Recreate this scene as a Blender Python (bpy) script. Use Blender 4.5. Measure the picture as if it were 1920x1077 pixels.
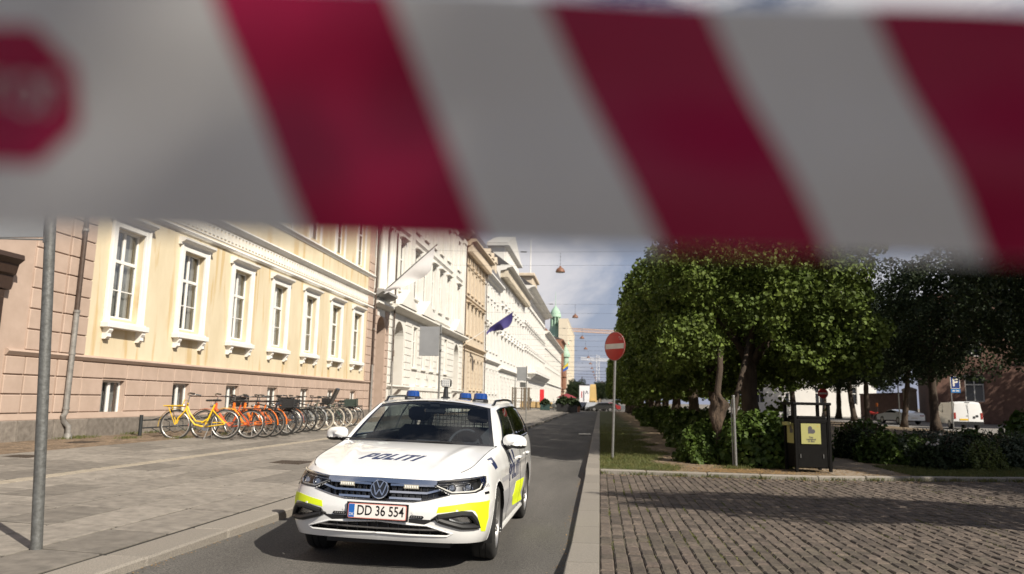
import bpy, bmesh, math, random
import numpy as np
from mathutils import Vector, Matrix
from mathutils.bvhtree import BVHTree
random.seed(7); np.random.seed(7)
for o in list(bpy.data.objects): bpy.data.objects.remove(o)
sc = bpy.context.scene
COL = sc.collection
PI = math.pi

# ------------------------------------------------------------------ camera
CAM_H = 1.455; CF = 1370.0; CYAW, CPITCH, CROLL = .1213, .1537, -.02005
def cam_axes():
    cy, sy = math.cos(CYAW), math.sin(CYAW)
    f = Vector((-sy, cy, 0)); r = Vector((cy, sy, 0)); u = Vector((0, 0, 1))
    cp, sp = math.cos(CPITCH), math.sin(CPITCH)
    f2 = f*cp+u*sp; u2 = u*cp-f*sp
    cr, sr = math.cos(CROLL), math.sin(CROLL)
    return r*cr-u2*sr, u2*cr+r*sr, f2
CR_, CU_, CF_ = cam_axes()
CPOS = Vector((0, 0, CAM_H))
cd = bpy.data.cameras.new('camera'); cam = bpy.data.objects.new('camera', cd); COL.objects.link(cam)
cd.sensor_width = 36; cd.lens = CF/1920*36; cd.clip_start = .02; cd.clip_end = 4000
M = Matrix((( CR_.x, CU_.x, -CF_.x, 0), (CR_.y, CU_.y, -CF_.y, 0), (CR_.z, CU_.z, -CF_.z, CAM_H), (0, 0, 0, 1)))
cam.matrix_world = M
cd.dof.use_dof = True; cd.dof.focus_distance = 7.6; cd.dof.aperture_fstop = 2.15
sc.camera = cam
def ray(px, py): return (CR_*((px-960)/CF) - CU_*((py-538.5)/CF) + CF_)
def on_y(px, py, y): d = ray(px, py); return CPOS + d*(y/d.y)
def on_z(px, py, z): d = ray(px, py); return CPOS + d*((z-CAM_H)/d.z)
def on_x(px, py, x): d = ray(px, py); return CPOS + d*(x/d.x)

# ------------------------------------------------------------------ light
EL = math.radians(40); SD = Vector((.775*math.cos(EL), -.632*math.cos(EL), math.sin(EL))).normalized()
sun = bpy.data.lights.new('sun', 'SUN'); sun.energy = 5.0; sun.angle = math.radians(.55); sun.color = (1, .925, .80)
so = bpy.data.objects.new('sun', sun); COL.objects.link(so); so.rotation_euler = SD.to_track_quat('Z', 'Y').to_euler()
so.location = (0, 0, 60)
world = bpy.data.worlds.new('World'); sc.world = world; world.use_nodes = True
nt = world.node_tree; nt.nodes.clear()
def N(t, **k):
    n = nt.nodes.new(t)
    for a, b in k.items(): setattr(n, a, b)
    return n
wo = N('ShaderNodeOutputWorld'); bg = N('ShaderNodeBackground'); bg.inputs['Strength'].default_value = .05
sky = N('ShaderNodeTexSky', sky_type='NISHITA', sun_disc=False)
sky.sun_elevation = EL; sky.sun_rotation = math.atan2(SD.x, SD.y); sky.air_density = 1.0; sky.dust_density = 1.5; sky.ozone_density = 1.2
geo = N('ShaderNodeTexCoord'); sep = N('ShaderNodeSeparateXYZ'); nt.links.new(geo.outputs['Generated'], sep.inputs[0])
ad = N('ShaderNodeMath', operation='ADD'); nt.links.new(sep.outputs['Z'], ad.inputs[0]); ad.inputs[1].default_value = .16
mx = N('ShaderNodeMath', operation='MAXIMUM'); nt.links.new(ad.outputs[0], mx.inputs[0]); mx.inputs[1].default_value = .05
dvx = N('ShaderNodeMath', operation='DIVIDE'); dvy = N('ShaderNodeMath', operation='DIVIDE')
nt.links.new(sep.outputs['X'], dvx.inputs[0]); nt.links.new(mx.outputs[0], dvx.inputs[1])
nt.links.new(sep.outputs['Y'], dvy.inputs[0]); nt.links.new(mx.outputs[0], dvy.inputs[1])
cmb = N('ShaderNodeMapping'); cmb.inputs['Scale'].default_value = (1.6, 1.6, 3.4); nt.links.new(geo.outputs['Generated'], cmb.inputs[0])
n1 = N('ShaderNodeTexNoise'); n1.inputs['Scale'].default_value = 1.55; n1.inputs['Detail'].default_value = 9; n1.inputs['Roughness'].default_value = .56; n1.inputs['Distortion'].default_value = .35
mp = N('ShaderNodeMapping'); mp.inputs['Location'].default_value = (1.4, 8.2, .7); nt.links.new(cmb.outputs[0], mp.inputs[0]); nt.links.new(mp.outputs[0], n1.inputs['Vector'])
cr = N('ShaderNodeValToRGB'); cr.color_ramp.elements[0].position = .49; cr.color_ramp.elements[1].position = .62
nt.links.new(n1.outputs['Fac'], cr.inputs[0])
mz = N('ShaderNodeMapRange'); nt.links.new(sep.outputs['Z'], mz.inputs[0]); mz.inputs[1].default_value = 0; mz.inputs[2].default_value = .55; mz.inputs[3].default_value = .74; mz.inputs[4].default_value = .10   # haze thins with height
hz = N('ShaderNodeMixRGB'); nt.links.new(mz.outputs[0], hz.inputs['Fac']); nt.links.new(sky.outputs[0], hz.inputs[1]); hz.inputs[2].default_value = (6.2, 6.7, 8.9, 1)
cl = N('ShaderNodeMixRGB'); nt.links.new(cr.outputs[0], cl.inputs['Fac']); nt.links.new(hz.outputs[0], cl.inputs[1]); cl.inputs[2].default_value = (10.8, 10.5, 10.8, 1)
nt.links.new(cl.outputs[0], bg.inputs['Color']); nt.links.new(bg.outputs[0], wo.inputs[0])
vs = sc.view_settings; vs.view_transform = 'Standard'; vs.look = 'None'; vs.exposure = .45; vs.gamma = 1; vs.use_curve_mapping = False
sc.render.engine = 'CYCLES'
sc.cycles.max_bounces = 8; sc.cycles.transparent_max_bounces = 12

# ------------------------------------------------------------------ materials
MATS = {}
def mat(name, col, rough=.7, metal=0, var=0, vscale=4, col2=None, bump=0, bscale=40, spec=.5, coat=0, aniso=None, detail=6, alpha=1, transl=0, obj_random=0, stretch=None, emis=0):
    """procedural principled material: noise between col and col2 / darker col, fine bump, random value per object"""
    if name in MATS: return MATS[name]
    m = bpy.data.materials.new(name); m.use_nodes = True; t = m.node_tree; b = t.nodes['Principled BSDF']
    L = t.links.new
    b.inputs['Roughness'].default_value = rough; b.inputs['Metallic'].default_value = metal
    b.inputs['Specular IOR Level'].default_value = spec; b.inputs['Coat Weight'].default_value = coat; b.inputs['Coat Roughness'].default_value = .04
    b.inputs['Base Color'].default_value = (*col, 1)
    tc = t.nodes.new('ShaderNodeNewGeometry'); src = tc.outputs['Position']
    if stretch:
        mpn = t.nodes.new('ShaderNodeMapping'); mpn.inputs['Scale'].default_value = stretch; L(src, mpn.inputs[0]); src = mpn.outputs[0]
    out = None
    if var or col2:
        n = t.nodes.new('ShaderNodeTexNoise'); n.inputs['Scale'].default_value = vscale; n.inputs['Detail'].default_value = detail; n.inputs['Roughness'].default_value = .62
        L(src, n.inputs['Vector'])
        r = t.nodes.new('ShaderNodeValToRGB'); c2 = col2 if col2 else tuple(c*(1-var) for c in col)
        r.color_ramp.elements[0].position = .34; r.color_ramp.elements[1].position = .66
        r.color_ramp.elements[0].color = (*c2, 1); r.color_ramp.elements[1].color = (*col, 1)
        L(n.outputs['Fac'], r.inputs[0]); out = r.outputs[0]
    if obj_random:
        oi = t.nodes.new('ShaderNodeObjectInfo'); mr = t.nodes.new('ShaderNodeMapRange'); L(oi.outputs['Random'], mr.inputs[0])
        mr.inputs[3].default_value = 1-obj_random; mr.inputs[4].default_value = 1+obj_random*.6
        hs = t.nodes.new('ShaderNodeHueSaturation'); L(mr.outputs[0], hs.inputs['Value'])
        if out: L(out, hs.inputs['Color'])
        else: hs.inputs['Color'].default_value = (*col, 1)
        out = hs.outputs[0]
    if out: L(out, b.inputs['Base Color'])
    if bump:
        n2 = t.nodes.new('ShaderNodeTexNoise'); n2.inputs['Scale'].default_value = bscale; n2.inputs['Detail'].default_value = 5
        L(src, n2.inputs['Vector']); bp = t.nodes.new('ShaderNodeBump'); bp.inputs['Strength'].default_value = bump; bp.inputs['Distance'].default_value = .02
        L(n2.outputs['Fac'], bp.inputs['Height']); L(bp.outputs[0], b.inputs['Normal'])
    if transl:
        tr = t.nodes.new('ShaderNodeBsdfTranslucent'); ms = t.nodes.new('ShaderNodeMixShader'); ms.inputs[0].default_value = transl
        if out: L(out, tr.inputs['Color'])
        else: tr.inputs['Color'].default_value = (*col, 1)
        L(b.outputs[0], ms.inputs[1]); L(tr.outputs[0], ms.inputs[2]); L(ms.outputs[0], t.nodes['Material Output'].inputs['Surface'])
    MATS[name] = m; return m
def glass(name, tint=(.55, .62, .62), refl=.06, rough=.0):
    if name in MATS: return MATS[name]
    m = bpy.data.materials.new(name); m.use_nodes = True; t = m.node_tree; L = t.links.new
    t.nodes.remove(t.nodes['Principled BSDF']); out = t.nodes['Material Output']
    tr = t.nodes.new('ShaderNodeBsdfTransparent'); tr.inputs[0].default_value = (*tint, 1)
    gl = t.nodes.new('ShaderNodeBsdfGlossy'); gl.inputs['Roughness'].default_value = rough; gl.inputs[0].default_value = (1, 1, 1, 1)
    fr = t.nodes.new('ShaderNodeLayerWeight'); fr.inputs[0].default_value = .25
    mr = t.nodes.new('ShaderNodeMapRange'); L(fr.outputs['Fresnel'], mr.inputs[0]); mr.inputs[3].default_value = refl; mr.inputs[4].default_value = .75
    ms = t.nodes.new('ShaderNodeMixShader'); L(mr.outputs[0], ms.inputs[0]); L(tr.outputs[0], ms.inputs[1]); L(gl.outputs[0], ms.inputs[2]); L(ms.outputs[0], out.inputs['Surface'])
    MATS[name] = m; return m

# ------------------------------------------------------------------ mesh helpers
class MB:
    def __init__(s): s.v = []; s.f = []; s.mi = []
    def add(s, vs, fs, mi=0):
        o = len(s.v); s.v += [tuple(v) for v in vs]; s.f += [tuple(i+o for i in f) for f in fs]; s.mi += [mi]*len(fs); return s
    def box(s, a, b, bev=0, T=None, mi=0):
        x0, y0, z0 = a; x1, y1, z1 = b
        if x0 > x1: x0, x1 = x1, x0
        if y0 > y1: y0, y1 = y1, y0
        if z0 > z1: z0, z1 = z1, z0
        if bev:
            e = min(bev, (x1-x0)*.45, (y1-y0)*.45, (z1-z0)*.45); vs = []; idx = {}
            for i, (X, sx) in enumerate(((x0, 1), (x1, -1))):
                for j, (Y, sy) in enumerate(((y0, 1), (y1, -1))):
                    for k, (Z, sz) in enumerate(((z0, 1), (z1, -1))):
                        idx[(i, j, k, 0)] = len(vs); vs.append((X, Y+sy*e, Z+sz*e))
                        idx[(i, j, k, 1)] = len(vs); vs.append((X+sx*e, Y, Z+sz*e))
                        idx[(i, j, k, 2)] = len(vs); vs.append((X+sx*e, Y+sy*e, Z))
            q = lambda *t: tuple(idx[i] for i in t)
            F = [q((0,0,0,0),(0,0,1,0),(0,1,1,0),(0,1,0,0)), q((1,0,0,0),(1,1,0,0),(1,1,1,0),(1,0,1,0)),
                 q((0,0,0,1),(1,0,0,1),(1,0,1,1),(0,0,1,1)), q((0,1,0,1),(0,1,1,1),(1,1,1,1),(1,1,0,1)),
                 q((0,0,0,2),(0,1,0,2),(1,1,0,2),(1,0,0,2)), q((0,0,1,2),(1,0,1,2),(1,1,1,2),(0,1,1,2))]
            for i in (0, 1):
                for j in (0, 1):
                    F.append(q((i,j,0,0),(i,j,0,1),(i,j,1,1),(i,j,1,0)) if i == j else q((i,j,0,0),(i,j,1,0),(i,j,1,1),(i,j,0,1)))
                for k in (0, 1):
                    F.append(q((i,0,k,0),(i,1,k,0),(i,1,k,2),(i,0,k,2)) if i == k else q((i,0,k,0),(i,0,k,2),(i,1,k,2),(i,1,k,0)))
            for j in (0, 1):
                for k in (0, 1):
                    F.append(q((0,j,k,1),(0,j,k,2),(1,j,k,2),(1,j,k,1)) if j == k else q((0,j,k,1),(1,j,k,1),(1,j,k,2),(0,j,k,2)))
            for i in (0, 1):
                for j in (0, 1):
                    for k in (0, 1):
                        F.append(q((i,j,k,0),(i,j,k,2),(i,j,k,1)) if (i+j+k) % 2 == 0 else q((i,j,k,0),(i,j,k,1),(i,j,k,2)))
        else:
            vs = [(x0,y0,z0),(x1,y0,z0),(x1,y1,z0),(x0,y1,z0),(x0,y0,z1),(x1,y0,z1),(x1,y1,z1),(x0,y1,z1)]
            F = [(0,3,2,1),(4,5,6,7),(0,1,5,4),(1,2,6,5),(2,3,7,6),(3,0,4,7)]
        if T: vs = [T @ Vector(v) for v in vs]
        return s.add(vs, F, mi)
    def tube(s, pts, r, n=8, cap=True, closed=False, mi=0):
        P = [Vector(p) for p in pts]; k = len(P); R = r if hasattr(r, '__len__') else [r]*k
        up = None; rings = []
        for i, p in enumerate(P):
            if closed: d = (P[(i+1) % k]-P[i-1]).normalized()
            else: d = (P[min(i+1, k-1)]-P[max(i-1, 0)]).normalized()
            if up is None:
                up = Vector((0, 0, 1)) if abs(d.z) < .9 else Vector((1, 0, 0))
            u = (up-d*up.dot(d)).normalized(); w = d.cross(u); up = u
            rings.append([p+(u*math.cos(2*PI*j/n)+w*math.sin(2*PI*j/n))*R[i] for j in range(n)])
        vs = [v for rg in rings for v in rg]; F = []
        for i in range(k if closed else k-1):
            a = i*n; b = ((i+1) % k)*n
            for j in range(n): F.append((a+j, a+(j+1) % n, b+(j+1) % n, b+j))
        if cap and not closed: F.append(tuple(range(n-1, -1, -1))); F.append(tuple((k-1)*n+j for j in range(n)))
        return s.add(vs, F, mi)
    def lathe(s, prof, n=24, T=None, mi=0, cap=False):
        vs = []; F = []; k = len(prof)
        for r, z in prof:
            for j in range(n): a = 2*PI*j/n; vs.append(Vector((r*math.cos(a), r*math.sin(a), z)))
        for i in range(k-1):
            for j in range(n): F.append((i*n+j, i*n+(j+1) % n, (i+1)*n+(j+1) % n, (i+1)*n+j))
        if cap: F.append(tuple(range(n-1, -1, -1))); F.append(tuple((k-1)*n+j for j in range(n)))
        if T: vs = [T @ v for v in vs]
        return s.add(vs, F, mi)
    def prism(s, poly, z0, z1, T=None, mi=0):
        n = len(poly); vs = [Vector((x, y, z0)) for x, y in poly]+[Vector((x, y, z1)) for x, y in poly]
        F = [tuple(range(n-1, -1, -1)), tuple(range(n, 2*n))]+[(i, (i+1) % n, n+(i+1) % n, n+i) for i in range(n)]
        if T: vs = [T @ v for v in vs]
        return s.add(vs, F, mi)
    def mesh(s, name, mats, smooth=False, fixn=False):
        me = bpy.data.meshes.new(name); me.from_pydata([tuple(v) for v in s.v], [], s.f)
        for m in (mats if isinstance(mats, (list, tuple)) else [mats]): me.materials.append(m)
        if any(s.mi): me.polygons.foreach_set('material_index', s.mi)
        if fixn:
            bm = bmesh.new(); bm.from_mesh(me); bmesh.ops.recalc_face_normals(bm, faces=bm.faces); bm.to_mesh(me); bm.free()
        if smooth:
            me.shade_smooth()
            if smooth != 'all': me.set_sharp_from_angle(angle=math.radians(38))
        me.update(); return me
    def build(s, name, mats, parent=None, smooth=False, loc=None, fixn=False):
        return put(name, s.mesh(name, mats, smooth, fixn), parent, loc)
def put(name, me, parent=None, loc=None, rz=0):
    o = bpy.data.objects.new(name, me); COL.objects.link(o); o.parent = parent
    if loc is not None: o.location = loc
    if rz: o.rotation_euler = (0, 0, rz)
    return o
def tag(o, label=None, cat=None, group=None, kind=None):
    if label: o['label'] = label
    if cat: o['category'] = cat
    if group: o['group'] = group
    if kind: o['kind'] = kind
    return o
def thing(name, label, cat, loc=(0, 0, 0), rz=0, group=None):
    o = bpy.data.objects.new(name, None); COL.objects.link(o); o.location = loc; o.rotation_euler = (0, 0, rz); o.empty_display_size = .2
    return tag(o, label, cat, group)
def copy_tree(o, parent=None):
    c = o.copy(); COL.objects.link(c); c.parent = parent
    for ch in list(o.children): copy_tree(ch, c)
    return c
def Tm(loc, rot=(0, 0, 0), sc_=(1, 1, 1)):
    from mathutils import Euler
    return Matrix.LocRotScale(Vector(loc), Euler(rot), Vector(sc_))
def text_mesh(txt, size, name='t', depth=0, shear=0, bold=0, spacing=1):
    c = bpy.data.curves.new(name, 'FONT'); c.body = txt; c.size = size; c.align_x = 'CENTER'; c.align_y = 'CENTER'; c.extrude = depth; c.shear = shear; c.offset = bold; c.space_character = spacing; c.resolution_u = 4
    o = bpy.data.objects.new(name, c); COL.objects.link(o); dg = bpy.context.evaluated_depsgraph_get()
    me = bpy.data.meshes.new_from_object(o.evaluated_get(dg)); bpy.data.objects.remove(o); bpy.data.curves.remove(c); return me
def herm(xs, ys, x):
    """smooth (pchip-like) interpolation"""
    xs = np.asarray(xs, float); ys = np.asarray(ys, float); x = np.asarray(x, float)
    d = np.diff(ys)/np.diff(xs); m = np.zeros(len(xs)); m[0] = d[0]; m[-1] = d[-1]
    for i in range(1, len(xs)-1):
        m[i] = 0 if d[i-1]*d[i] <= 0 else 2*d[i-1]*d[i]/(d[i-1]+d[i])
    i = np.clip(np.searchsorted(xs, x)-1, 0, len(xs)-2); h = xs[i+1]-xs[i]; t = (x-xs[i])/h
    return (2*t**3-3*t**2+1)*ys[i]+(t**3-2*t**2+t)*h*m[i]+(-2*t**3+3*t**2)*ys[i+1]+(t**3-t**2)*h*m[i+1]
# ------------------------------------------------------------------ setting
def island_var(m, amt, hue=0):
    """brightness by mesh island + object, so neighbouring stones differ"""
    t = m.node_tree; b = t.nodes['Principled BSDF']; L = t.links.new
    g = t.nodes.new('ShaderNodeNewGeometry'); oi = t.nodes.new('ShaderNodeObjectInfo')
    a = t.nodes.new('ShaderNodeMath'); a.operation = 'ADD'; L(g.outputs['Random Per Island'], a.inputs[0]); L(oi.outputs['Random'], a.inputs[1])
    f = t.nodes.new('ShaderNodeMath'); f.operation = 'FRACT'; L(a.outputs[0], f.inputs[0])
    mr = t.nodes.new('ShaderNodeMapRange'); L(f.outputs[0], mr.inputs[0]); mr.inputs[3].default_value = 1-amt; mr.inputs[4].default_value = 1+amt*.7
    hs = t.nodes.new('ShaderNodeHueSaturation'); L(mr.outputs[0], hs.inputs['Value'])
    if hue:
        mh = t.nodes.new('ShaderNodeMapRange'); L(oi.outputs['Random'], mh.inputs[0]); mh.inputs[3].default_value = .5-hue; mh.inputs[4].default_value = .5+hue; L(mh.outputs[0], hs.inputs['Hue'])
    lk = [l for l in t.links if l.to_socket == b.inputs['Base Color']]
    if lk: L(lk[0].from_socket, hs.inputs['Color'])
    else: hs.inputs['Color'].default_value = b.inputs['Base Color'].default_value
    L(hs.outputs[0], b.inputs['Base Color']); return m
M_asph = mat('asphalt', (.150, .139, .125), .88, var=.42, vscale=75, bump=.35, bscale=300, detail=3, col2=(.040, .038, .036))
def asphalt_patches(m):
    t = m.node_tree; b = t.nodes['Principled BSDF']; L = t.links.new
    g = t.nodes.new('ShaderNodeNewGeometry'); mp_ = t.nodes.new('ShaderNodeMapping'); mp_.inputs['Scale'].default_value = (1.4, .22, 1); L(g.outputs['Position'], mp_.inputs[0])
    n = t.nodes.new('ShaderNodeTexNoise'); n.inputs['Scale'].default_value = .9; n.inputs['Detail'].default_value = 7; L(mp_.outputs[0], n.inputs['Vector'])
    mr = t.nodes.new('ShaderNodeMapRange'); L(n.outputs['Fac'], mr.inputs[0]); mr.inputs[1].default_value = .3; mr.inputs[2].default_value = .7; mr.inputs[3].default_value = .66; mr.inputs[4].default_value = 1.28
    hs = t.nodes.new('ShaderNodeHueSaturation'); L(mr.outputs[0], hs.inputs['Value'])
    lk = [l for l in t.links if l.to_socket == b.inputs['Base Color']][0]; L(lk.from_socket, hs.inputs['Color']); L(hs.outputs[0], b.inputs['Base Color'])
asphalt_patches(M_asph)
M_slab = island_var(mat('paving_slab', (.245, .220, .190), .85, col2=(.150, .135, .117), vscale=6.5, bump=.22, bscale=90, detail=12), .28)
M_joint = mat('joint_sand', (.024, .021, .016), .95, var=.4, vscale=30, bump=.2)
M_granite = island_var(mat('granite_kerb', (.29, .26, .222), .8, col2=(.165, .15, .13), vscale=90, bump=.3, bscale=150), .10)
M_sett = island_var(mat('brown_sett', (.128, .102, .080), .85, col2=(.062, .050, .040), vscale=22, bump=.45, bscale=70), .36, .012)
M_pale = island_var(mat('pale_sett', (.34, .295, .235), .85, col2=(.24, .21, .165), vscale=40, bump=.3, bscale=90), .12)
M_brick = island_var(mat('brown_clinker', (.205, .142, .095), .9, col2=(.11, .08, .055), vscale=20, bump=.4, bscale=60), .3, .01)
M_soil = mat('bare_soil', (.25, .185, .12), .95, col2=(.12, .088, .055), vscale=3.5, bump=.5, bscale=35, detail=10)
M_turf = mat('turf', (.055, .075, .022), .95, col2=(.10, .095, .035), vscale=2.5, bump=.5, bscale=60)
M_dirtpath = mat('gravel_path', (.30, .235, .17), .95, col2=(.21, .165, .12), vscale=14, bump=.4, bscale=120)

def sheet(name, pts, m, z=None, parent=None, kind='structure'):
    mb = MB(); mb.add([(p[0], p[1], p[2] if len(p) > 2 else z) for p in pts], [tuple(range(len(pts)))])
    o = mb.build(name, m, parent)
    if not parent: tag(o, kind=kind)
    return o
sheet('ground', [(-1500, -600, -.12), (1500, -600, -.12), (1500, 3000, -.12), (-1500, 3000, -.12)], mat('far_ground', (.20, .18, .15), .95, var=.3, vscale=.1))
# road: fine grid so that it can dip to its gutters
mb = MB(); XS = np.linspace(-3.70, -.28, 9); YS = list(np.linspace(-8, 30, 39))+[50, 80, 112]
for y in YS:
    for x in XS: mb.v.append((x, y, -.0195*(x+1.865)-.010*min(max(y-7.06, -3), 4)))     # cross fall to the right
nx = len(XS)
mb.f = [(j*nx+i, j*nx+i+1, (j+1)*nx+i+1, (j+1)*nx+i) for j in range(len(YS)-1) for i in range(nx-1)]; mb.mi = [0]*len(mb.f)
road = tag(mb.build('road', M_asph, smooth='all'), kind='structure')
# crossing street beyond the trees and the square behind it
sheet('crossing_street', [(-60, 112, -.02), (70, 112, -.02), (70, 134, -.02), (-60, 134, -.02)], mat('sunlit_asphalt', (.14, .13, .118), .9, var=.25, vscale=20))
sheet('far_street', [(-14, 134, -.024), (12, 134, -.024), (12, 900, -.024), (-14, 900, -.024)], M_asph)
def PZ(x): return .12+(-3.75-x)*.027            # pavement rises gently to the facades
# left pavement
pav = sheet('pavement', [(-4.06, -8, PZ(-4.06)-.011), (-4.06, 340, PZ(-4.06)-.011), (-12.7, 340, PZ(-12.7)-.011), (-12.7, -8, PZ(-12.7)-.011)][::-1], M_joint)
def stone(mb, x0, x1, y0, y1, zf, h=.05, bev=.006, tilt=0):
    e = bev; q = []
    for (x, y) in ((x0, y0), (x1, y0), (x1, y1), (x0, y1)): q.append((x, y, zf(x)-h))
    for (x, y) in ((x0, y0), (x1, y0), (x1, y1), (x0, y1)): q.append((x, y, zf(x)-e))
    for k, (x, y) in enumerate(((x0+e, y0+e), (x1-e, y0+e), (x1-e, y1-e), (x0+e, y1-e))): q.append((x, y, zf(x)+tilt*(1 if k in (0, 1) else -1)))
    F = [(0, 1, 5, 4), (1, 2, 6, 5), (2, 3, 7, 6), (3, 0, 4, 7), (4, 5, 9, 8), (5, 6, 10, 9), (6, 7, 11, 10), (7, 4, 8, 11), (8, 9, 10, 11)]
    mb.add(q, F)
rows = [(-4.09-.627*i, -4.09-.627*(i+1)) for i in range(6)]+[(-8.10-.655*i, -8.10-.655*(i+1)) for i in range(4)]
R = random.Random(3); far = MB(); cnt = 0
for (xa, xb) in rows:
    y = 3.0+R.random(); 
    while y < 112:
        l = R.choice((.95, 1.1, 1.25, 1.25, 1.4))
        near = y < 31 and cnt < 298 and y+l > .75*abs(xb)-1
        mb = MB() if near else far
        dz = R.uniform(-.0018, .0025)
        if y+l > 2: stone(mb, xb+.017, xa-.017, y+.020, y+l-.020, lambda x, d=dz: PZ(x)+d, .05, .004, R.uniform(-.0012, .0012))
        if near: mb.build('paving_slab', M_slab, pav); cnt += 1
        y += l
tag(far.build('far_paving_slabs', M_slab, pav), kind='stuff')
# pale strip of setts between the two slab fields
mb = MB(); y = 4
while y < 100:
    for k in (0, 1): 
        l = .115; stone(mb, -8.095+.118*k, -8.095+.118*k+.112, y, y+l-.006, lambda x, d=R.uniform(-.003, .003): PZ(x)+d, .04, .006)
    y += l+.004
tag(mb.build('pale_sett_strip', M_pale, pav), kind='stuff')
# clinker strip along the facade
mb = MB(); y = 6.
while y < 60:
    k = 0; x = -10.73
    while x > -12.58:
        stone(mb, x-.108, x, y+(.06 if k % 2 else 0), y+(.06 if k % 2 else 0)+.205, lambda xx, d=R.uniform(-.004, .006): PZ(xx)+d+.001, .04, .009); x -= .115; k += 1
    y += .213
tag(mb.build('clinker_strip', M_brick, pav), kind='stuff')
# weeds, leaf litter
def blades(n, fn, h, w, seed):
    r = random.Random(seed); mb = MB()
    for _ in range(n):
        x, y, z = fn(r); a = r.uniform(0, 2*PI); hh = h*r.uniform(.5, 1.3); lx, ly = r.gauss(0, .4)*hh, r.gauss(0, .4)*hh
        dx, dy = math.cos(a)*w/2, math.sin(a)*w/2
        mb.add([(x-dx, y-dy, z), (x+dx, y+dy, z), (x+lx*.4+dx*.6, y+ly*.4+dy*.6, z+hh*.6), (x+lx, y+ly, z+hh)], [(0, 1, 2), (0, 2, 3)])
    return mb
M_grass = mat('grass_blade', (.075, .10, .022), .7, col2=(.14, .13, .04), vscale=6, transl=.25)
def weedspot(r):
    c = r.choice(((-11.6, 17.2), (-12.4, 16.6), (-12.5, 18.6), (-12.5, 19.6), (-10.8, 18.2), (-10.76, 20.5), (-12.5, 21.5), (-12.4, 16.2), (-12.52, 34.5)))
    x = c[0]+r.gauss(0, .09); y = c[1]+r.gauss(0, .22); x = max(x, -12.54); return x, y, PZ(x)-.002
tag(blades(1500, weedspot, .07, .012, 5).build('pavement_weeds', M_grass), 'tufts of weeds and grass growing from the brown clinker strip below the yellow facade', 'weeds', kind='stuff')
# kerbs
kl = MB(); kl.add([(-4.08, -8, 0), (-3.72, -8, 0), (-3.72, 112, 0), (-4.08, 112, 0)], [(0, 1, 2, 3)]); kerbL = tag(kl.build('pavement_kerb', M_joint), kind='structure')
y = 2.2; farm = MB()
while y < 112:
    l = R.uniform(1.0, 1.5); mb = MB() if y < 40 else farm
    mb.box((-4.083, y+.007, -.1), (-3.695+R.uniform(-.010, .010), y+l-.007, PZ(-3.9)-.001+R.uniform(-.003, .003)), .018)
    if y < 40: mb.build('kerbstone', M_granite, kerbL)
    y += l
tag(farm.build('far_kerbstones', M_granite, kerbL), kind='stuff')
def KZ(y):
    if y < 6.6: return .105
    if y < 7.7: return .105-.07*(y-6.6)/1.1
    if y < 14.9: return .035
    return .035+.085*min(1, (y-14.9)/.5)
kr = MB(); kr.add([(-.285, -8, -.04), (-.005, -8, -.04), (-.005, 112, -.04), (-.285, 112, -.04)], [(0, 1, 2, 3)]); kerbR = tag(kr.build('verge_kerb', M_joint), kind='structure')
y = 3.; farm = MB()
while y < 112:
    l = R.uniform(.95, 1.3)
    if y < 14.9 < y+l: l = 14.9-y
    if abs(y-14.9) < .01: l = .55
    mb = MB() if y < 45 else farm
    T = None; a, b = KZ(y), KZ(y+l); e = .012
    vs = []
    for yy, z in ((y+.007, a), (y+l-.007, b)):
        vs += [(-.288, yy, -.1), (-.288, yy, z-e), (-.288+e, yy, z), (-.004-e*.3, yy, z), (-.002, yy, z-e), (-.002, yy, -.1)]
    mb.add(vs, [(0, 6, 7, 1), (1, 7, 8, 2), (2, 8, 9, 3), (3, 9, 10, 4), (4, 10, 11, 5), (0, 1, 2, 3, 4, 5), (11, 10, 9, 8, 7, 6)])
    if y < 45: mb.build('kerbstone', M_granite, kerbR)
    y += l
tag(farm.build('far_kerbstones', M_granite, kerbR), kind='stuff')
# brick-sett crossing on the right
sq = sheet('sett_paving', [(0, -6, .016), (22, -6, .016), (22, 17.4, .016), (10.6, 16.9, .016), (4, 15.3, .016), (0, 15.2, .016)], mat('sett_joint_sand', (.115, .094, .066), .95, col2=(.05, .046, .028), vscale=5, bump=.4))
def SZ(x, y): return .03+max(0, .07*(7.7-y)/1.1 if y < 7.7 else 0)*max(0, 1-x/1.2)*.9 if y > 6.6 else .03+.07*max(0, 1-x/1.2)*.9
def crossy(x): return 15.22+max(0, x-4)*.24
farm = MB(); cand = []
i = 0; x = .004
while x < 10.5:
    w = .118+R.uniform(-.006, .006); y = 5.2+(.12 if i % 2 else 0)+R.uniform(-.03, .03)
    while y < crossy(x)-.05:
        l = .205+R.uniform(-.03, .035)
        if x < .60*(y+l)+.5: cand.append((x, x+w, y, min(y+l, crossy(x)-.01)))
        y += l+.014
    x += w+.009; i += 1
cand.sort(key=lambda c: c[2]+.15*c[0] if c[3] > 6.3 and c[0] < .6*c[3] else 1e9)
for k, (x0, x1, y0, y1) in enumerate(cand):
    mb = MB() if k < 300 else farm
    dz = R.uniform(-.007, .008); zc = SZ(x0, y0)
    stone(mb, x0, x1, y0, y1, lambda xx, d=dz, z=zc: z+d, .045, .014, R.uniform(-.005, .005))
    if k < 300: mb.build('sett', M_sett, sq)
tag(farm.build('far_setts', M_sett, sq), kind='stuff')
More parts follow.
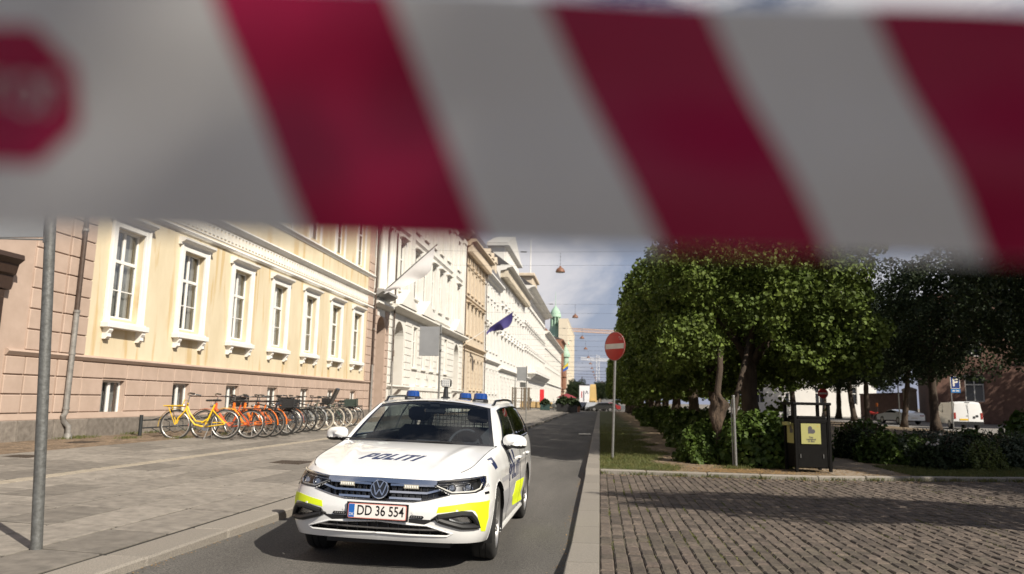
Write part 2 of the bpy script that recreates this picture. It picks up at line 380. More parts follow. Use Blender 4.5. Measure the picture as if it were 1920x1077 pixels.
# park side: soil, turf verge, path
sheet('park_ground', [(0, 15.35, .085), (4, 15.42, .085), (10.6, 17.0, .085), (22, 17.5, .085), (22, 112, .09), (0, 112, .09)], M_soil)
def wav(pts, amp, n, seed):
    r = random.Random(seed); out = []
    for a, b in zip(pts, pts[1:]+pts[:1]):
        for k in range(n): t = k/n; out.append((a[0]+(b[0]-a[0])*t+r.uniform(-amp, amp), a[1]+(b[1]-a[1])*t+r.uniform(-amp, amp)))
    return out
vb = [(0.0, 15.5)]+[(1.5+.25*math.sin(y*1.3)+.15*math.sin(y*3.1)+(.4 if y > 30 else 0), y) for y in np.arange(15.75, 112, .6)]+[(0.0, 112)]
sheet('grass_verge', vb, M_turf, .094)
sheet('garden_path', [(4.7, 15.7), (6.0, 16.0), (6.35, 17.2), (6.5, 20.5), (8.5, 27), (7.2, 28), (5.3, 21), (4.8, 17.5)], M_dirtpath, .092)
sheet('lawn', [(6.4, 16.05), (7.4, 16.3), (10.5, 17.0), (13, 17.1), (13, 19.5), (7.6, 19), (6.45, 17.6)], M_turf, .0925)
def verge(r):
    while True:
        y = 15.6+abs(r.gauss(0, 1))*13; x = r.uniform(.01, 1.9)
        if y < 60 and x < 1.5+.25*math.sin(y*1.3)+.15*math.sin(y*3.1)+r.gauss(0, .12): return x, y, .092
tag(blades(26000, verge, .055, .009, 8).build('verge_grass', M_grass), 'short grass covering the verge beside the one-way street', 'grass', kind='stuff')
def lawnp(r):
    while True:
        x = r.uniform(5.9, 11); y = 15.45+(x-4)*.24+r.uniform(0, 2.4)
        if x > 6.3+.0*y: return x, y, .09
tag(blades(14000, lawnp, .06, .009, 9).build('lawn_grass', M_grass), 'shaded short lawn grass in front of the flower bed', 'grass', kind='stuff')
M_litter = island_var(mat('dry_leaf', (.30, .19, .075), .8, col2=(.20, .12, .05), vscale=9), .4)
def litter(n, fn, s, seed):
    r = random.Random(seed); mb = MB()
    for _ in range(n):
        x, y, z = fn(r); a = r.uniform(0, PI*2); t1, t2 = r.uniform(-.5, .5), r.uniform(-.5, .5); q = s*r.uniform(.5, 1.2); c, d = math.cos(a)*q, math.sin(a)*q
        mb.add([(x-c, y-d, z+.008-t1*q*.3), (x+d*.5, y-c*.5, z+.008+t2*q*.3), (x+c, y+d, z+.012+t1*q*.3), (x-d*.5, y+c*.5, z+.008)], [(0, 1, 2, 3)])
    return mb
def lit1(r):
    k = r.random()
    if k < .45: x = r.gauss(2.95, .5); y = 15.6+abs(r.gauss(0, .6)); 
    elif k < .8: x = r.uniform(1.2, 6.3); y = crossy(x)+.2+abs(r.gauss(0, 1.2))
    else: y = r.uniform(15.6, 40); x = 1.5+abs(r.gauss(0, .8))
    return max(x, .1), y, .092
tag(litter(4200, lit1, .030, 4).build('leaf_litter', M_litter), 'dry brown leaves scattered on the soil under the clipped trees', 'leaves', kind='stuff')
def lit2(r):
    x = r.uniform(.05, 9); return x, crossy(x)-.12-abs(r.gauss(0, .25)), .034
tag(litter(420, lit2, .022, 14).build('gutter_leaves', M_litter), 'small dry leaves lying on the setts along the cross kerb', 'leaves', kind='stuff')
def kerbtuft(r):
    k = r.random()
    if k < .6: x = r.uniform(.1, 9.5); x = round(x*1.3)/1.3+r.gauss(0, .18); x = max(x, .05); return x, crossy(x)-.02-abs(r.gauss(0, .04)), .025
    if k < .8: return 2.93+r.gauss(0, .16), 16.68+r.gauss(0, .14), .09
    return .32+r.gauss(0, .1), 18.07+r.gauss(0, .12), .09
tag(blades(2600, kerbtuft, .07, .010, 21).build('kerb_tufts', M_grass), 'tufts of grass along the cross kerb and round the sign poles', 'grass', kind='stuff')
_spots = [(random.uniform(.1, 7), random.uniform(6.3, 15)) for _ in range(70)]
def sett_tuft(r):
    x, y = r.choice(_spots); x += r.gauss(0, .03); y += r.gauss(0, .16); x = max(x, .02); y = min(y, crossy(x)-.05)
    return round(x/.127)*.127+.002+r.gauss(0, .004), y, .022
tag(blades(2400, sett_tuft, .028, .008, 33).build('sett_tufts', M_grass), 'tiny tufts of moss and grass in the joints of the brown setts', 'moss', kind='stuff')
def grit(r):
    k = r.random()
    if k < .5: return -3.68+abs(r.gauss(0, .05)), r.uniform(5, 30), .036
    return -.32-abs(r.gauss(0, .05)), r.uniform(5, 30), -.03
tag(litter(900, lambda r: (lambda p: (p[0], p[1], -.0195*(p[0]+1.865)-.010*min(max(p[1]-7.06, -3), 4)))(grit(r)), .016, 34).build('gutter_grit', M_litter), 'dry leaf crumbs and grit lying in the road gutters', 'litter', kind='stuff')
# cross kerb between setts and park ground
ck = MB(); ck.add([(0, 15.22, -.02), (4, 15.22, -.02), (10.6, 16.8, -.02), (10.6, 17.0, -.02), (4, 15.4, -.02), (0, 15.4, -.02)], [tuple(range(6))])
crossk = tag(ck.build('cross_kerb', M_joint), kind='structure')
x = .003
while x < 12:
    l = R.uniform(.85, 1.2); a, b = Vector((x, crossy(x), 0)), Vector((x+l-.006, crossy(x+l-.006), 0)); ang = math.atan2(b.y-a.y, b.x-a.x)
    mb = MB(); mb.box((0, 0, -.1), ((b-a).length, .15, .112+R.uniform(-.004, .004)), .02, T=Tm(a, (0, 0, ang)))
    mb.build('kerbstone', M_granite, crossk); x += l
# cast covers
M_iron = mat('cast_iron', (.10, .075, .058), .7, metal=.4, var=.5, vscale=25, bump=.4, bscale=80)
def grate(loc, w, l, label, rz=0, cat='drain cover', holes=True):
    t = thing('drain_cover', label, cat, loc, rz)
    f = MB(); f.box((-w/2, -l/2, -.03), (w/2, l/2, .004), .004); f.build('plate', M_iron, t)
    r = MB()
    n = int(w/.06)
    for i in range(n): r.box((-w/2+.03+i*.06, -l/2+.02, .003), (-w/2+.055+i*.06, l/2-.02, .009), .002)
    r.build('ribs', M_iron, t); return t
grate((-5.95, 13.9, PZ(-5.95)+.006), .62, .62, 'dark ribbed square utility cover set in the paving slabs behind the police car')
grate((-10.2, 12.2, PZ(-10.2)+.006), .50, .42, 'small dark cover in the slabs close to the brown clinker strip')
grate((-11.55, 15.5, PZ(-11.55)+.006), .45, .6, 'rusty brown cover beside the foot of the grey downpipe')
# side street behind the park
sheet('side_street', [(22, 17.5, .06), (36, 17.5, .06), (60, 200, .06), (22, 112, .06)], mat('side_asphalt', (.22, .205, .19), .9, var=.2, vscale=8))
# painted marks on the road
mb = MB(); mb.box((-.95, 34.0, -.02), (-.42, 34.5, .004)); tag(mb.build('road_mark', mat('road_paint', (.75, .73, .68), .7, var=.25, vscale=30)), 'short white painted mark on the shaded road beside the kerb', 'road marking')
# ------------------------------------------------------------------ buildings of the left side
FX = -12.6; BZ = .36
M_yel = mat('ochre_render', (.66, .575, .415), .9, col2=(.58, .49, .335), vscale=1.3, bump=.12, bscale=60, stretch=(1, 1, .35), detail=10)
def stains(m):
    """rusty runs with a shape of their own on the old render"""
    t = m.node_tree; b = t.nodes['Principled BSDF']; L = t.links.new
    g = t.nodes.new('ShaderNodeNewGeometry'); mp_ = t.nodes.new('ShaderNodeMapping'); mp_.inputs['Scale'].default_value = (1, 1.5, .16); L(g.outputs['Position'], mp_.inputs[0])
    n = t.nodes.new('ShaderNodeTexNoise'); n.inputs['Scale'].default_value = 1.6; n.inputs['Detail'].default_value = 8; n.inputs['Distortion'].default_value = .6; L(mp_.outputs[0], n.inputs['Vector'])
    r = t.nodes.new('ShaderNodeValToRGB'); r.color_ramp.elements[0].position = .57; r.color_ramp.elements[1].position = .645; L(n.outputs['Fac'], r.inputs[0])
    r.color_ramp.elements[0].color = (0, 0, 0, 1); r.color_ramp.elements[1].color = (.62, .62, .62, 1)
    mx_ = t.nodes.new('ShaderNodeMixRGB'); L(r.outputs[0], mx_.inputs[0]); lk = [l for l in t.links if l.to_socket == b.inputs['Base Color']][0]
    L(lk.from_socket, mx_.inputs[1]); mx_.inputs[2].default_value = (.50, .34, .14, 1); L(mx_.outputs[0], b.inputs['Base Color'])
stains(M_yel)
M_pink = mat('pink_render', (.455, .345, .28), .9, col2=(.40, .30, .24), vscale=2.5, bump=.1, bscale=80)
M_wht = mat('white_paint', (.80, .785, .75), .6, col2=(.72, .70, .66), vscale=3, bump=.05)
M_plinth = island_var(mat('grey_granite', (.235, .205, .175), .85, col2=(.14, .12, .10), vscale=8, bump=.3, bscale=90), .2)
M_pane = glass('window_glass', (.78, .81, .82), .12)
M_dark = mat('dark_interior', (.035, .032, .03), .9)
M_curt = mat('curtain', (.70, .68, .64), .9, var=.15, vscale=12)
M_zinc = mat('grey_zinc_pipe', (.30, .285, .265), .6, metal=.3, var=.35, vscale=9, bump=.15)
M_bronze = mat('brown_pipe', (.10, .07, .055), .55, metal=.3, var=.3, vscale=8)
M_roof = mat('dark_slate', (.075, .07, .072), .7, var=.4, vscale=12, bump=.3)
M_tile = mat('red_tile', (.28, .10, .06), .8, var=.4, vscale=9, bump=.4)
M_wood = mat('dark_oak', (.055, .032, .022), .5, var=.4, vscale=14, bump=.2, stretch=(4, 4, .6))

class Fac:
    """facade builder: y along the street, z world height, d outwards from the facade plane"""
    def __init__(s, root, fx=FX): s.root = root; s.o = root.location.copy(); s.fx = fx; s.dep = 9
    def P(s, d, y, z): return (s.fx+d-s.o.x, y-s.o.y, z-s.o.z)
    def bx(s, mb, y0, y1, z0, z1, d0, d1, bev=0, mi=0): return mb.box(s.P(d0, y0, z0), s.P(d1, y1, z1), bev, mi=mi)
    def wall(s, name, m, y0, y1, z0, z1, ops, depth=.3, parent=None, d=0):
        ys = sorted({y0, y1, *[v for o in ops for v in o[:2]]}); zs = sorted({z0, z1, *[v for o in ops for v in o[2:4]]})
        ys = [v for v in ys if y0 <= v <= y1]; zs = [v for v in zs if z0 <= v <= z1]; mb = MB()
        inside = lambda y, z: any(o[0] < y < o[1] and o[2] < z < o[3] for o in ops)
        for a, b in zip(ys, ys[1:]):
            k = 0
            while k < len(zs)-1:
                if inside((a+b)/2, (zs[k]+zs[k+1])/2): k += 1; continue
                k2 = k+1
                while k2 < len(zs)-1 and not inside((a+b)/2, (zs[k2]+zs[k2+1])/2): k2 += 1
                mb.add([s.P(d, a, zs[k]), s.P(d, b, zs[k]), s.P(d, b, zs[k2]), s.P(d, a, zs[k2])], [(0, 1, 2, 3)]); k = k2
        for (a, b, c, e) in [o[:4] for o in ops]:
            for q in (((a, c), (a, e)), ((b, e), (b, c)), ((a, e), (b, e)), ((b, c), (a, c))):
                (p, r), (p2, r2) = q; mb.add([s.P(d, p, r), s.P(d, p2, r2), s.P(d-depth, p2, r2), s.P(d-depth, p, r)], [(0, 1, 2, 3)])
        # ends and back so that the block is solid from elsewhere
        for yy in (y0, y1): mb.add([s.P(d, yy, z0), s.P(d, yy, z1), s.P(d-s.dep, yy, z1), s.P(d-s.dep, yy, z0)], [(0, 1, 2, 3)])
        mb.add([s.P(d-s.dep, y0, z0), s.P(d-s.dep, y0, z1), s.P(d-s.dep, y1, z1), s.P(d-s.dep, y1, z0)], [(0, 1, 2, 3)])
        mb.add([s.P(d, y0, z1), s.P(d, y1, z1), s.P(d-s.dep, y1, z1), s.P(d-s.dep, y0, z1)], [(0, 1, 2, 3)])
        return mb.build(name, m, parent or s.root)
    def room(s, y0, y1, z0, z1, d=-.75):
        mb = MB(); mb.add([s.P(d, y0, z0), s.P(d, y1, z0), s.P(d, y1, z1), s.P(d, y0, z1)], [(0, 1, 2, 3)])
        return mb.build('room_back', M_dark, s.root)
    def roof(s, y0, y1, z, h, m, over=.35, run=4.5):
        mb = MB(); P = s.P
        mb.add([P(over, y0, z), P(over, y1, z), P(over-run, y1, z+h), P(over-run, y0, z+h), P(-s.dep, y1, z), P(-s.dep, y0, z)], [(0, 1, 2, 3), (3, 2, 4, 5), (0, 3, 5), (1, 4, 2)])
        return mb.build('roof', m, s.root)
    def band(s, name, m, y0, y1, prof, parent=None, stuff=False):
        """moulding swept along the facade: prof = [(d, z), ...]"""
        mb = MB(); n = len(prof); vs = [s.P(d, y0, z) for d, z in prof]+[s.P(d, y1, z) for d, z in prof]
        F = [(i, i+1, n+i+1, n+i) for i in range(n-1)]+[tuple(range(n-1, -1, -1)), tuple(range(n, 2*n))]
        mb.add(vs, F); return mb.build(name, m, parent or s.root)
    def arch(s, m, y0, y1, zs, ztop, d=0, depth=.5, name='arch_head', parent=None):
        """fills the corners of a rectangular opening y0..y1 above the springing zs with a round head up to ztop"""
        mb = MB(); c = (y0+y1)/2; r = (y1-y0)/2; n = 16; h = ztop-zs
        arc = [(c-r*math.cos(PI*i/n), zs+h*math.sin(PI*i/n)) for i in range(n+1)]
        for i in range(n):
            (a, za), (b, zb) = arc[i], arc[i+1]
            mb.add([s.P(d-.002, a, za), s.P(d-.002, b, zb), s.P(d-.002, b, ztop), s.P(d-.002, a, ztop)], [(0, 1, 2, 3)])
            mb.add([s.P(d-.002, a, za), s.P(d-.002, b, zb), s.P(d-depth, b, zb), s.P(d-depth, a, za)], [(0, 1, 2, 3)])
        zb_ = BZ
        for yy_ in (y0+.004, y1-.004): mb.add([s.P(d-.002, yy_, zb_), s.P(d-.002, yy_, zs), s.P(d-depth, yy_, zs), s.P(d-depth, yy_, zb_)], [(0, 1, 2, 3)]) if depth > .5 else None
        return mb.build(name, m, parent or s.root, smooth=True)

WCACHE = {}
def window(root, F, y, z0, z1, w, rec=.15, bars=(1, 2), trans=.64, curtain=True, name='window', simple=False, frame_m=None, d0=0, var=0):
    """casement window (part) > frame, panes, curtain; bars = lights across, lights in the lower half"""
    key = (var, round(w, 2), round(z1-z0, 2), bars, trans, simple, rec, frame_m.name if frame_m else '')
    if key not in WCACHE:
        h = z1-z0; fr = .055; o = MB()
        def b(y0, y1, a, c, e0=-rec-.05, e1=-rec+.015): o.box((e0, y0, a), (e1, y1, c), .006)
        b(0, fr, 0, h); b(w-fr, w, 0, h); b(fr, w-fr, 0, fr*1.3); b(fr, w-fr, h-fr, h)
        nb = bars[0]
        for i in range(1, nb+1): b(w*i/(nb+1)-.045, w*i/(nb+1)+.045, fr*1.3, h-fr)
        fm = o.mesh('window_frame', frame_m or M_wht)
        o = MB()
        if trans: o.box((-rec-.05, fr, h*trans-.045), (-rec+.022, w-fr, h*trans+.045), .006)
        gt_ = o.mesh('transom', frame_m or M_wht) if o.v else None; o = MB()
        if bars[1] > 1:
            zt = h*trans if trans else h
            for i in range(1, bars[1]): o.box((-rec-.03, fr, zt*i/bars[1]-.013), (-rec+.005, w-fr, zt*i/bars[1]+.013))
        gm = o.mesh('glazing_bar', frame_m or M_wht) if o.v else None
        pm = []
        e = -rec-.02; ys = [fr+(w-2*fr)*i/(nb+1) for i in range(nb+2)]; zs = [fr, h*trans, h-fr] if trans else [fr, h-fr]
        for a, c in zip(ys, ys[1:]):
            for p, q in zip(zs, zs[1:]):
                g = MB(); g.add([(e, a, p), (e, c, p), (e, c, q), (e, a, q)], [(0, 1, 2, 3)]); pm.append(g.mesh('pane', M_pane))
        cm = None
        if curtain:
            g = MB(); n = 40
            for (a, c) in (((fr, fr+(w-2*fr)*.16), (w*.5-.20, w*.5+.15), (w*.64, w-fr)), ((fr, w*.36), (w*.70, w-fr)), ((fr, w*.22), (w*.42, w*.60), (w*.80, w-fr)), ((fr, w*.46), (w*.54, w-fr)))[var]:
                yy = np.linspace(a, c, 14); dd = [-rec-.16+.03*math.sin(k*2.1)+.01*math.sin(k*.7) for k in range(14)]
                vs = [(dd[k], yy[k], .04) for k in range(14)]+[(dd[k], yy[k], h-.04) for k in range(14)]
                g.add(vs, [(k, k+1, 15+k, 14+k) for k in range(13)])
            cm = g.mesh('curtain', M_curt, smooth='all')
        WCACHE[key] = (fm, gm, pm, cm, gt_)
    fm, gm, pm, cm, gt_ = WCACHE[key]
    p = F.P(d0, y, z0); wo = put(name, fm, root, p)
    if gt_: put('transom', gt_, wo)
    if gm: put('glazing_bar', gm, wo)
    if not simple:
        for g in pm: put('pane', g, wo)
        if cm: put('curtain', cm, wo)
    else:
        for g in pm: put('pane', g, wo)
    return wo

# ---------------- A: yellow house
A = thing('yellow_house', 'long ochre yellow house with pink rusticated base and white framed windows behind the bicycles', 'building', (FX, 12, BZ)); F = Fac(A)
W0, WP = 17.115, 3.137; Y1 = 39.2; ZT = 12.6
opsA = []; upW = []
for k in range(7):
    opsA.append((W0+WP*k+.25, W0+WP*k+1.44, 3.36, 5.76)); upW.append((W0+WP*k+.30, W0+WP*k+1.42, 8.36, 10.9))
base_ops = [(W0+WP*k+.31, W0+WP*k+1.20, .86, 1.76) for k in range(7)]
F.wall('yellow_wall', M_yel, 16.6, Y1-.9, 2.28, ZT, opsA+upW)
pink_ops = [(11.0, 13.6, .36, 4.0), (11.1, 13.55, 4.35, 5.6)]
F.wall('pink_wall', M_pink, 4, 16.6, BZ-.3, ZT, pink_ops, .5, d=.015)
F.wall('pink_end_wall', M_pink, Y1-.9, Y1, 2.28, ZT, [], d=.012)
F.wall('basement_wall', M_pink, 16.6, Y1, BZ-.3, 2.28, base_ops, .28)
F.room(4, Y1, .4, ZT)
# grooved blocks
def block(y0, y1, z0, z1, d, m=M_pink, nm='rusticated_block', e=.016):
    mb = MB(); F.bx(mb, y0+.008, y1-.008, z0+.010, z1-.010, .0, d, e); return mb.build(nm, m, A)
z = 2.34; i = 0
while z < 9.2:
    block(14.72, 15.72, z, z+.462, .055); block(15.74, 16.575, z, z+.462, .085); block(Y1-.88, Y1-.03, z, z+.462, .07); z += .462; i += 1
for r_, (za, zb) in enumerate(((.955, 1.37), (1.37, 1.79), (1.79, 2.19))):
    for a, b in ((14.2, 14.74), (14.76, 15.7), (15.74, 16.58)): block(a, b, za, zb, .07)
    for k in range(8):
        a = 16.62 if k == 0 else W0+WP*(k-1)+1.22; b = W0+WP*k+.29 if k < 7 else Y1-.9
        if b-a < .3: continue
        n = 1 if b-a < .9 else (2 if k == 7 else 3); off = .18 if r_ % 2 else -.12
        cuts = [a]+[a+(b-a)*q/n+off*(.8 if n > 1 else 0) for q in range(1, n)]+[b]
        for c, d in zip(cuts, cuts[1:]): block(c, d, za, zb, .035)
    block(Y1-.88, Y1-.03, za, zb, .07)
for (a, b, c, d) in base_ops: block(a-.02, b+.02, 1.80, 2.19, .036)
z = .40
for y in np.arange(5, 39.2, 1.08):
    mb = MB(); F.bx(mb, y+.006, min(y+1.074, Y1), BZ-.25, .80, 0, .085+.006*random.random(), .014); mb.build('plinth_stone', M_plinth, A)
F.band('plinth_cap', M_pink, 14.2, Y1, [(0, .955), (.055, .95), (.075, .82), (.07, .803), (0, .803)])
F.band('cordon', M_pink, 14.2, Y1, [(0, 2.35), (.10, 2.33), (.12, 2.29), (.09, 2.25), (.06, 2.21), (0, 2.20)])
# frieze with meander between mouldings, upper sill cornice, eaves cornice
F.band('frieze_moulding', M_wht, 16.6, Y1, [(0, 6.44), (.09, 6.43), (.12, 6.38), (.07, 6.32), (0, 6.31)])
F.band('frieze_panel', mat('cream_paint', (.70, .62, .48), .8, var=.1, vscale=3), 16.6, Y1, [(0, 6.99), (.015, 6.99), (.015, 6.45), (0, 6.45)])
F.band('frieze_cornice', M_wht, 16.6, Y1, [(0, 7.20), (.17, 7.19), (.19, 7.13), (.10, 7.06), (.05, 7.0), (0, 7.0)])
mb = MB(); y = 16.7
while y < Y1-.3:
    for (a, b, c, d) in ((0, .03, .06, .46), (.03, .20, .43, .46), (.17, .20, .16, .43), (.08, .17, .16, .19), (.08, .11, .19, .33), (.03, .245, .06, .09)): F.bx(mb, y+a, y+b, 6.47+c, 6.47+d, .015, .04)
    y += .25
tag(mb.build('meander_relief', M_wht, A), kind='stuff')
F.band('sill_cornice', M_wht, 16.6, Y1, [(0, 8.20), (.14, 8.19), (.16, 8.12), (.08, 8.05), (.04, 7.98), (0, 7.98)])
F.band('eaves_cornice', M_wht, 3.9, Y1, [(0, ZT+.05), (.55, ZT+.04), (.58, ZT-.08), (.35, ZT-.2), (.2, ZT-.4), (0, ZT-.45)])
F.roof(3.9, Y1, ZT+.05, 3.4, M_tile, .5)
# window surrounds
def surround(W, y, z0, z1, w):
    """architrave, sill, brackets, hood round an opening y..y+w"""
    mb = MB(); a = .20
    F_ = lambda y0, y1, za, zb, d0, d1, bev=.008: mb.box((d0, y0, za), (d1, y1, zb), bev)
    h = z1-z0
    F_(-a, 0, -.12, h+.16, 0, .075); F_(w, w+a, -.12, h+.16, 0, .075); F_(0, w, h, h+.16, 0, .07)
    F_(-a-.0, -a+.05, -.12, h+.16, .07, .10); F_(w+a-.05, w+a, -.12, h+.16, .07, .10)
    mb.mesh
    o = put('architrave', surround.c.setdefault(('a', round(h, 2)), mb.mesh('architrave', M_wht)), W)
    mb = MB(); mb.box((0, -a-.06, -.27), (.24, w+a+.06, -.125), .012); mb.box((0, -a, -.12), (.17, w+a, -.085), .008)
    put('sill', surround.c.setdefault(('s', round(h, 2)), mb.mesh('sill', M_wht)), W)
    for yy in (-a+.05, w+a-.19):
        mb = MB(); pts = [(0, -.27), (.20, -.27), (.20, -.34), (.15, -.42), (.16, -.50), (.10, -.56), (0, -.56)]
        n = len(pts); vs = [(d, yy, z) for d, z in pts]+[(d, yy+.14, z) for d, z in pts]
        mb.add(vs, [tuple(range(n)), tuple(range(2*n-1, n-1, -1))]+[(i, n+i, n+(i+1) % n, (i+1) % n) for i in range(n)])
        put('bracket', surround.c.setdefault(('b', yy, round(h, 2)), mb.mesh('bracket', M_wht)), W)
    mb = MB(); pts = [(0, h+.16), (.09, h+.165), (.10, h+.22), (.20, h+.27), (.24, h+.30), (.25, h+.36), (.10, h+.40), (0, h+.41)]
    n = len(pts); vs = [(d, -a-.10, z) for d, z in pts]+[(d, w+a+.10, z) for d, z in pts]
    mb.add(vs, [tuple(range(n)), tuple(range(2*n-1, n-1, -1))]+[(i, n+i, n+(i+1) % n, (i+1) % n) for i in range(n)])
    put('hood', surround.c.setdefault(('h', round(h, 2)), mb.mesh('hood', M_wht, fixn=True)), W)
surround.c = {}
for k in range(7):
    a, b, c, d = opsA[k]; w = window(A, F, a, c, d, b-a, .16, (1, 2), .64, var=(0, 2, 0, 1, 0, 2, 1)[k]); surround(w, 0, c, d, b-a)
    a, b, c, d = upW[k]; w = window(A, F, a, c, d, b-a, .14, (1, 2), .66)
    mb = MB(); mb.box((0, -.17, -.14), (.06, 0, d-c+.14), .008); mb.box((0, b-a, -.14), (.06, b-a+.17, d-c+.14), .008); mb.box((0, 0, d-c), (.06, b-a, d-c+.14), .008)
    put('architrave', surround.c.setdefault('up', mb.mesh('architrave', M_wht)), w)
    a, b, c, d = base_ops[k]; w = window(A, F, a, c, d, b-a, .13, (1, 1), 0, name='basement_window', var=3)
    mb = MB(); mb.box((-.16, -.03, -.05), (.06, b-a+.03, .0), .006); put('sill', surround.c.setdefault('bs', mb.mesh('sill', M_wht)), w)
# carved oak doorway at the left end
dw = MB(); F.bx(dw, 11.02, 13.58, .4, 3.95, -.42, -.36); do = dw.build('door', M_wood, A)
mb = MB(); F.bx(mb, 13.35, 13.86, .5, 3.55, 0, .16, .02); F.bx(mb, 13.42, 13.8, .8, 1.9, .16, .2, .02); F.bx(mb, 13.42, 13.8, 2.05, 3.4, .16, .2, .02); mb.build('door_pilaster', M_wood, do); mb = MB(); F.bx(mb, 10.98, 11.5, .5, 3.55, 0, .16, .02); mb.build('door_pilaster', M_wood, do)
F.band('door_cornice', M_wood, 10.85, 13.98, [(0, 4.32), (.40, 4.30), (.42, 4.2), (.30, 4.1), (.26, 3.9), (.20, 3.86), (.18, 3.57), (0, 3.55)], do)
fl = MB(); F.bx(fl, 11.1, 13.55, 4.35, 5.6, -.3, -.27); fo = fl.build('fanlight', M_dark, A)
mb = MB(); F.bx(mb, 13.33, 13.56, 4.36, 5.59, -.26, .06, .02); F.bx(mb, 11.3, 13.31, 5.35, 5.59, -.26, .04, .02)
for yy in (12.1, 12.9): F.bx(mb, yy, yy+.05, 4.4, 5.35, -.26, -.2)
mb.build('fanlight_frame', M_wood, fo)
# downpipes
def downpipe(y, z0, z1, dark_from, label, kink=True):
    t = thing('downpipe', label, 'downpipe', (FX, y, BZ))
    mb = MB(); pts = [(.17, 0, dark_from-BZ), (.17, 0, z0+.62-BZ), (.14, -.03, z0+.55-BZ), (.10, .03, z0+.42-BZ), (.17, .13, z0+.30-BZ), (.18, .14, z0-BZ)] if kink else [(.17, 0, dark_from-BZ), (.17, 0, z0-BZ)]
    mb.tube(pts, .062, 12); mb.build('lower_pipe', M_zinc, t, smooth=True)
    mb = MB(); mb.tube([(.17, 0, z1-BZ), (.17, 0, dark_from-BZ-.02)], .052, 12); mb.build('upper_pipe', M_bronze, t, smooth=True)
    for zz in (z0+.72, (z0+dark_from)/2+.5, dark_from, dark_from+2, dark_from+4):
        if zz < z1: c = MB(); c.tube([(.17, 0, zz-BZ-.03), (.17, 0, zz-BZ+.03)], .072, 12); c.box((0, -.012, zz-BZ-.012), (.12, .012, zz-BZ+.012)); c.build('clamp', M_zinc, t, smooth=True)
    if kink: c = MB(); c.tube([(.18, .14, z0-BZ+.14), (.18, .14, z0-BZ)], [.075, .10], 12); c.build('foot', M_zinc, t, smooth=True)
    return t
downpipe(16.02, BZ-.02, ZT, 3.35, 'grey and brown downpipe with a kinked foot on the yellow house')
downpipe(39.2, BZ-.02, ZT, 3.2, 'dark downpipe at the joint between the yellow house and the white portal house', kink=False)

# ---------------- other houses
def house(name, label, y0, y1, H, m, rows, bands=(), trim=None, roof=None, base=None, fx=FX, eaves=.6, extra_ops=(), base_m=None, dep=9):
    """rows = [(z0, z1, width, [y centres], hood)]; every window a part"""
    t = thing(name, label, 'building', (fx, y0, BZ)); f = Fac(t, fx); f.dep = dep; trim = trim or m
    ops = [(c-w/2, c+w/2, a, b) for (a, b, w, cs, hd) in rows for c in cs]
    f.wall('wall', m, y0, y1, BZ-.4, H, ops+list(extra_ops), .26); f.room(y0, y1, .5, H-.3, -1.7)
    for (a, b, w, cs, hd) in rows:
        for c in cs:
            wo = window(t, f, c-w/2, a, b, w, .14, (1, 2 if b-a > 1.9 else 1), .66 if b-a > 1.6 else 0, curtain=False, simple=True)
            key = ('hood', name, round(w, 2), round(b-a, 2), hd)
            if key not in surround.c:
                mb = MB(); h = b-a
                mb.box((0, -.12, -.12), (.14, w+.12, -.02), .01)
                mb.box((0, -.14, -.02), (.05, -.01, h+.14), .006); mb.box((0, w+.01, -.02), (.05, w+.14, h+.14), .006); mb.box((0, 0, h+.01), (.05, w, h+.14), .006)
                if hd >= 1: mb.box((0, -.24, h+.22), (.30, w+.24, h+.34), .02); mb.box((0, -.16, h+.14), (.16, w+.16, h+.22), .01)
                if hd == 2:
                    mb.prism([(-.28, h+.34), (w+.28, h+.34), (w/2, h+.34+w*.45)], 0, .28, T=Matrix(((0, 0, 1, 0), (1, 0, 0, 0), (0, 1, 0, 0), (0, 0, 0, 1))))
                surround.c[key] = mb.mesh('surround', trim)
            put('surround', surround.c[key], wo)
    for (z, h, d) in bands: f.band('string_course', trim, y0, y1, [(0, z+h), (d, z+h-.02), (d*1.05, z+h*.6), (d*.5, z+h*.2), (d*.3, z), (0, z)])
    f.band('cornice', trim, y0, y1, [(0, H+.1), (eaves, H+.08), (eaves*1.06, H-.12), (eaves*.6, H-.3), (eaves*.5, H-.5), (.08, H-.62), (0, H-.8)])
    if roof: f.roof(y0, y1, H+.1, roof[0], roof[1], eaves*.8, roof[2] if len(roof) > 2 else 4.5)
    return t, f
def cen(a, b, n): return [a+(b-a)*(i+.5)/n for i in range(n)]
def courses(f, m, spans, z0, z1, h=.42, d=.05, name='rusticated_courses'):
    mb = MB()
    for (a, b) in spans:
        z = z0
        while z < z1-.1: f.bx(mb, a, b, z+.02, min(z+h, z1)-.02, 0, d, .015); z += h
    tag(mb.build(name, m, f.root), kind='stuff')
M_white = mat('white_render', (.70, .68, .635), .85, col2=(.62, .60, .55), vscale=.8, bump=.06)
M_white2 = mat('bright_white_render', (.71, .695, .66), .85, col2=(.64, .625, .59), vscale=.7)
M_beige = mat('beige_brick', (.58, .49, .38), .9, col2=(.50, .42, .32), vscale=2.5, bump=.2, bscale=40)
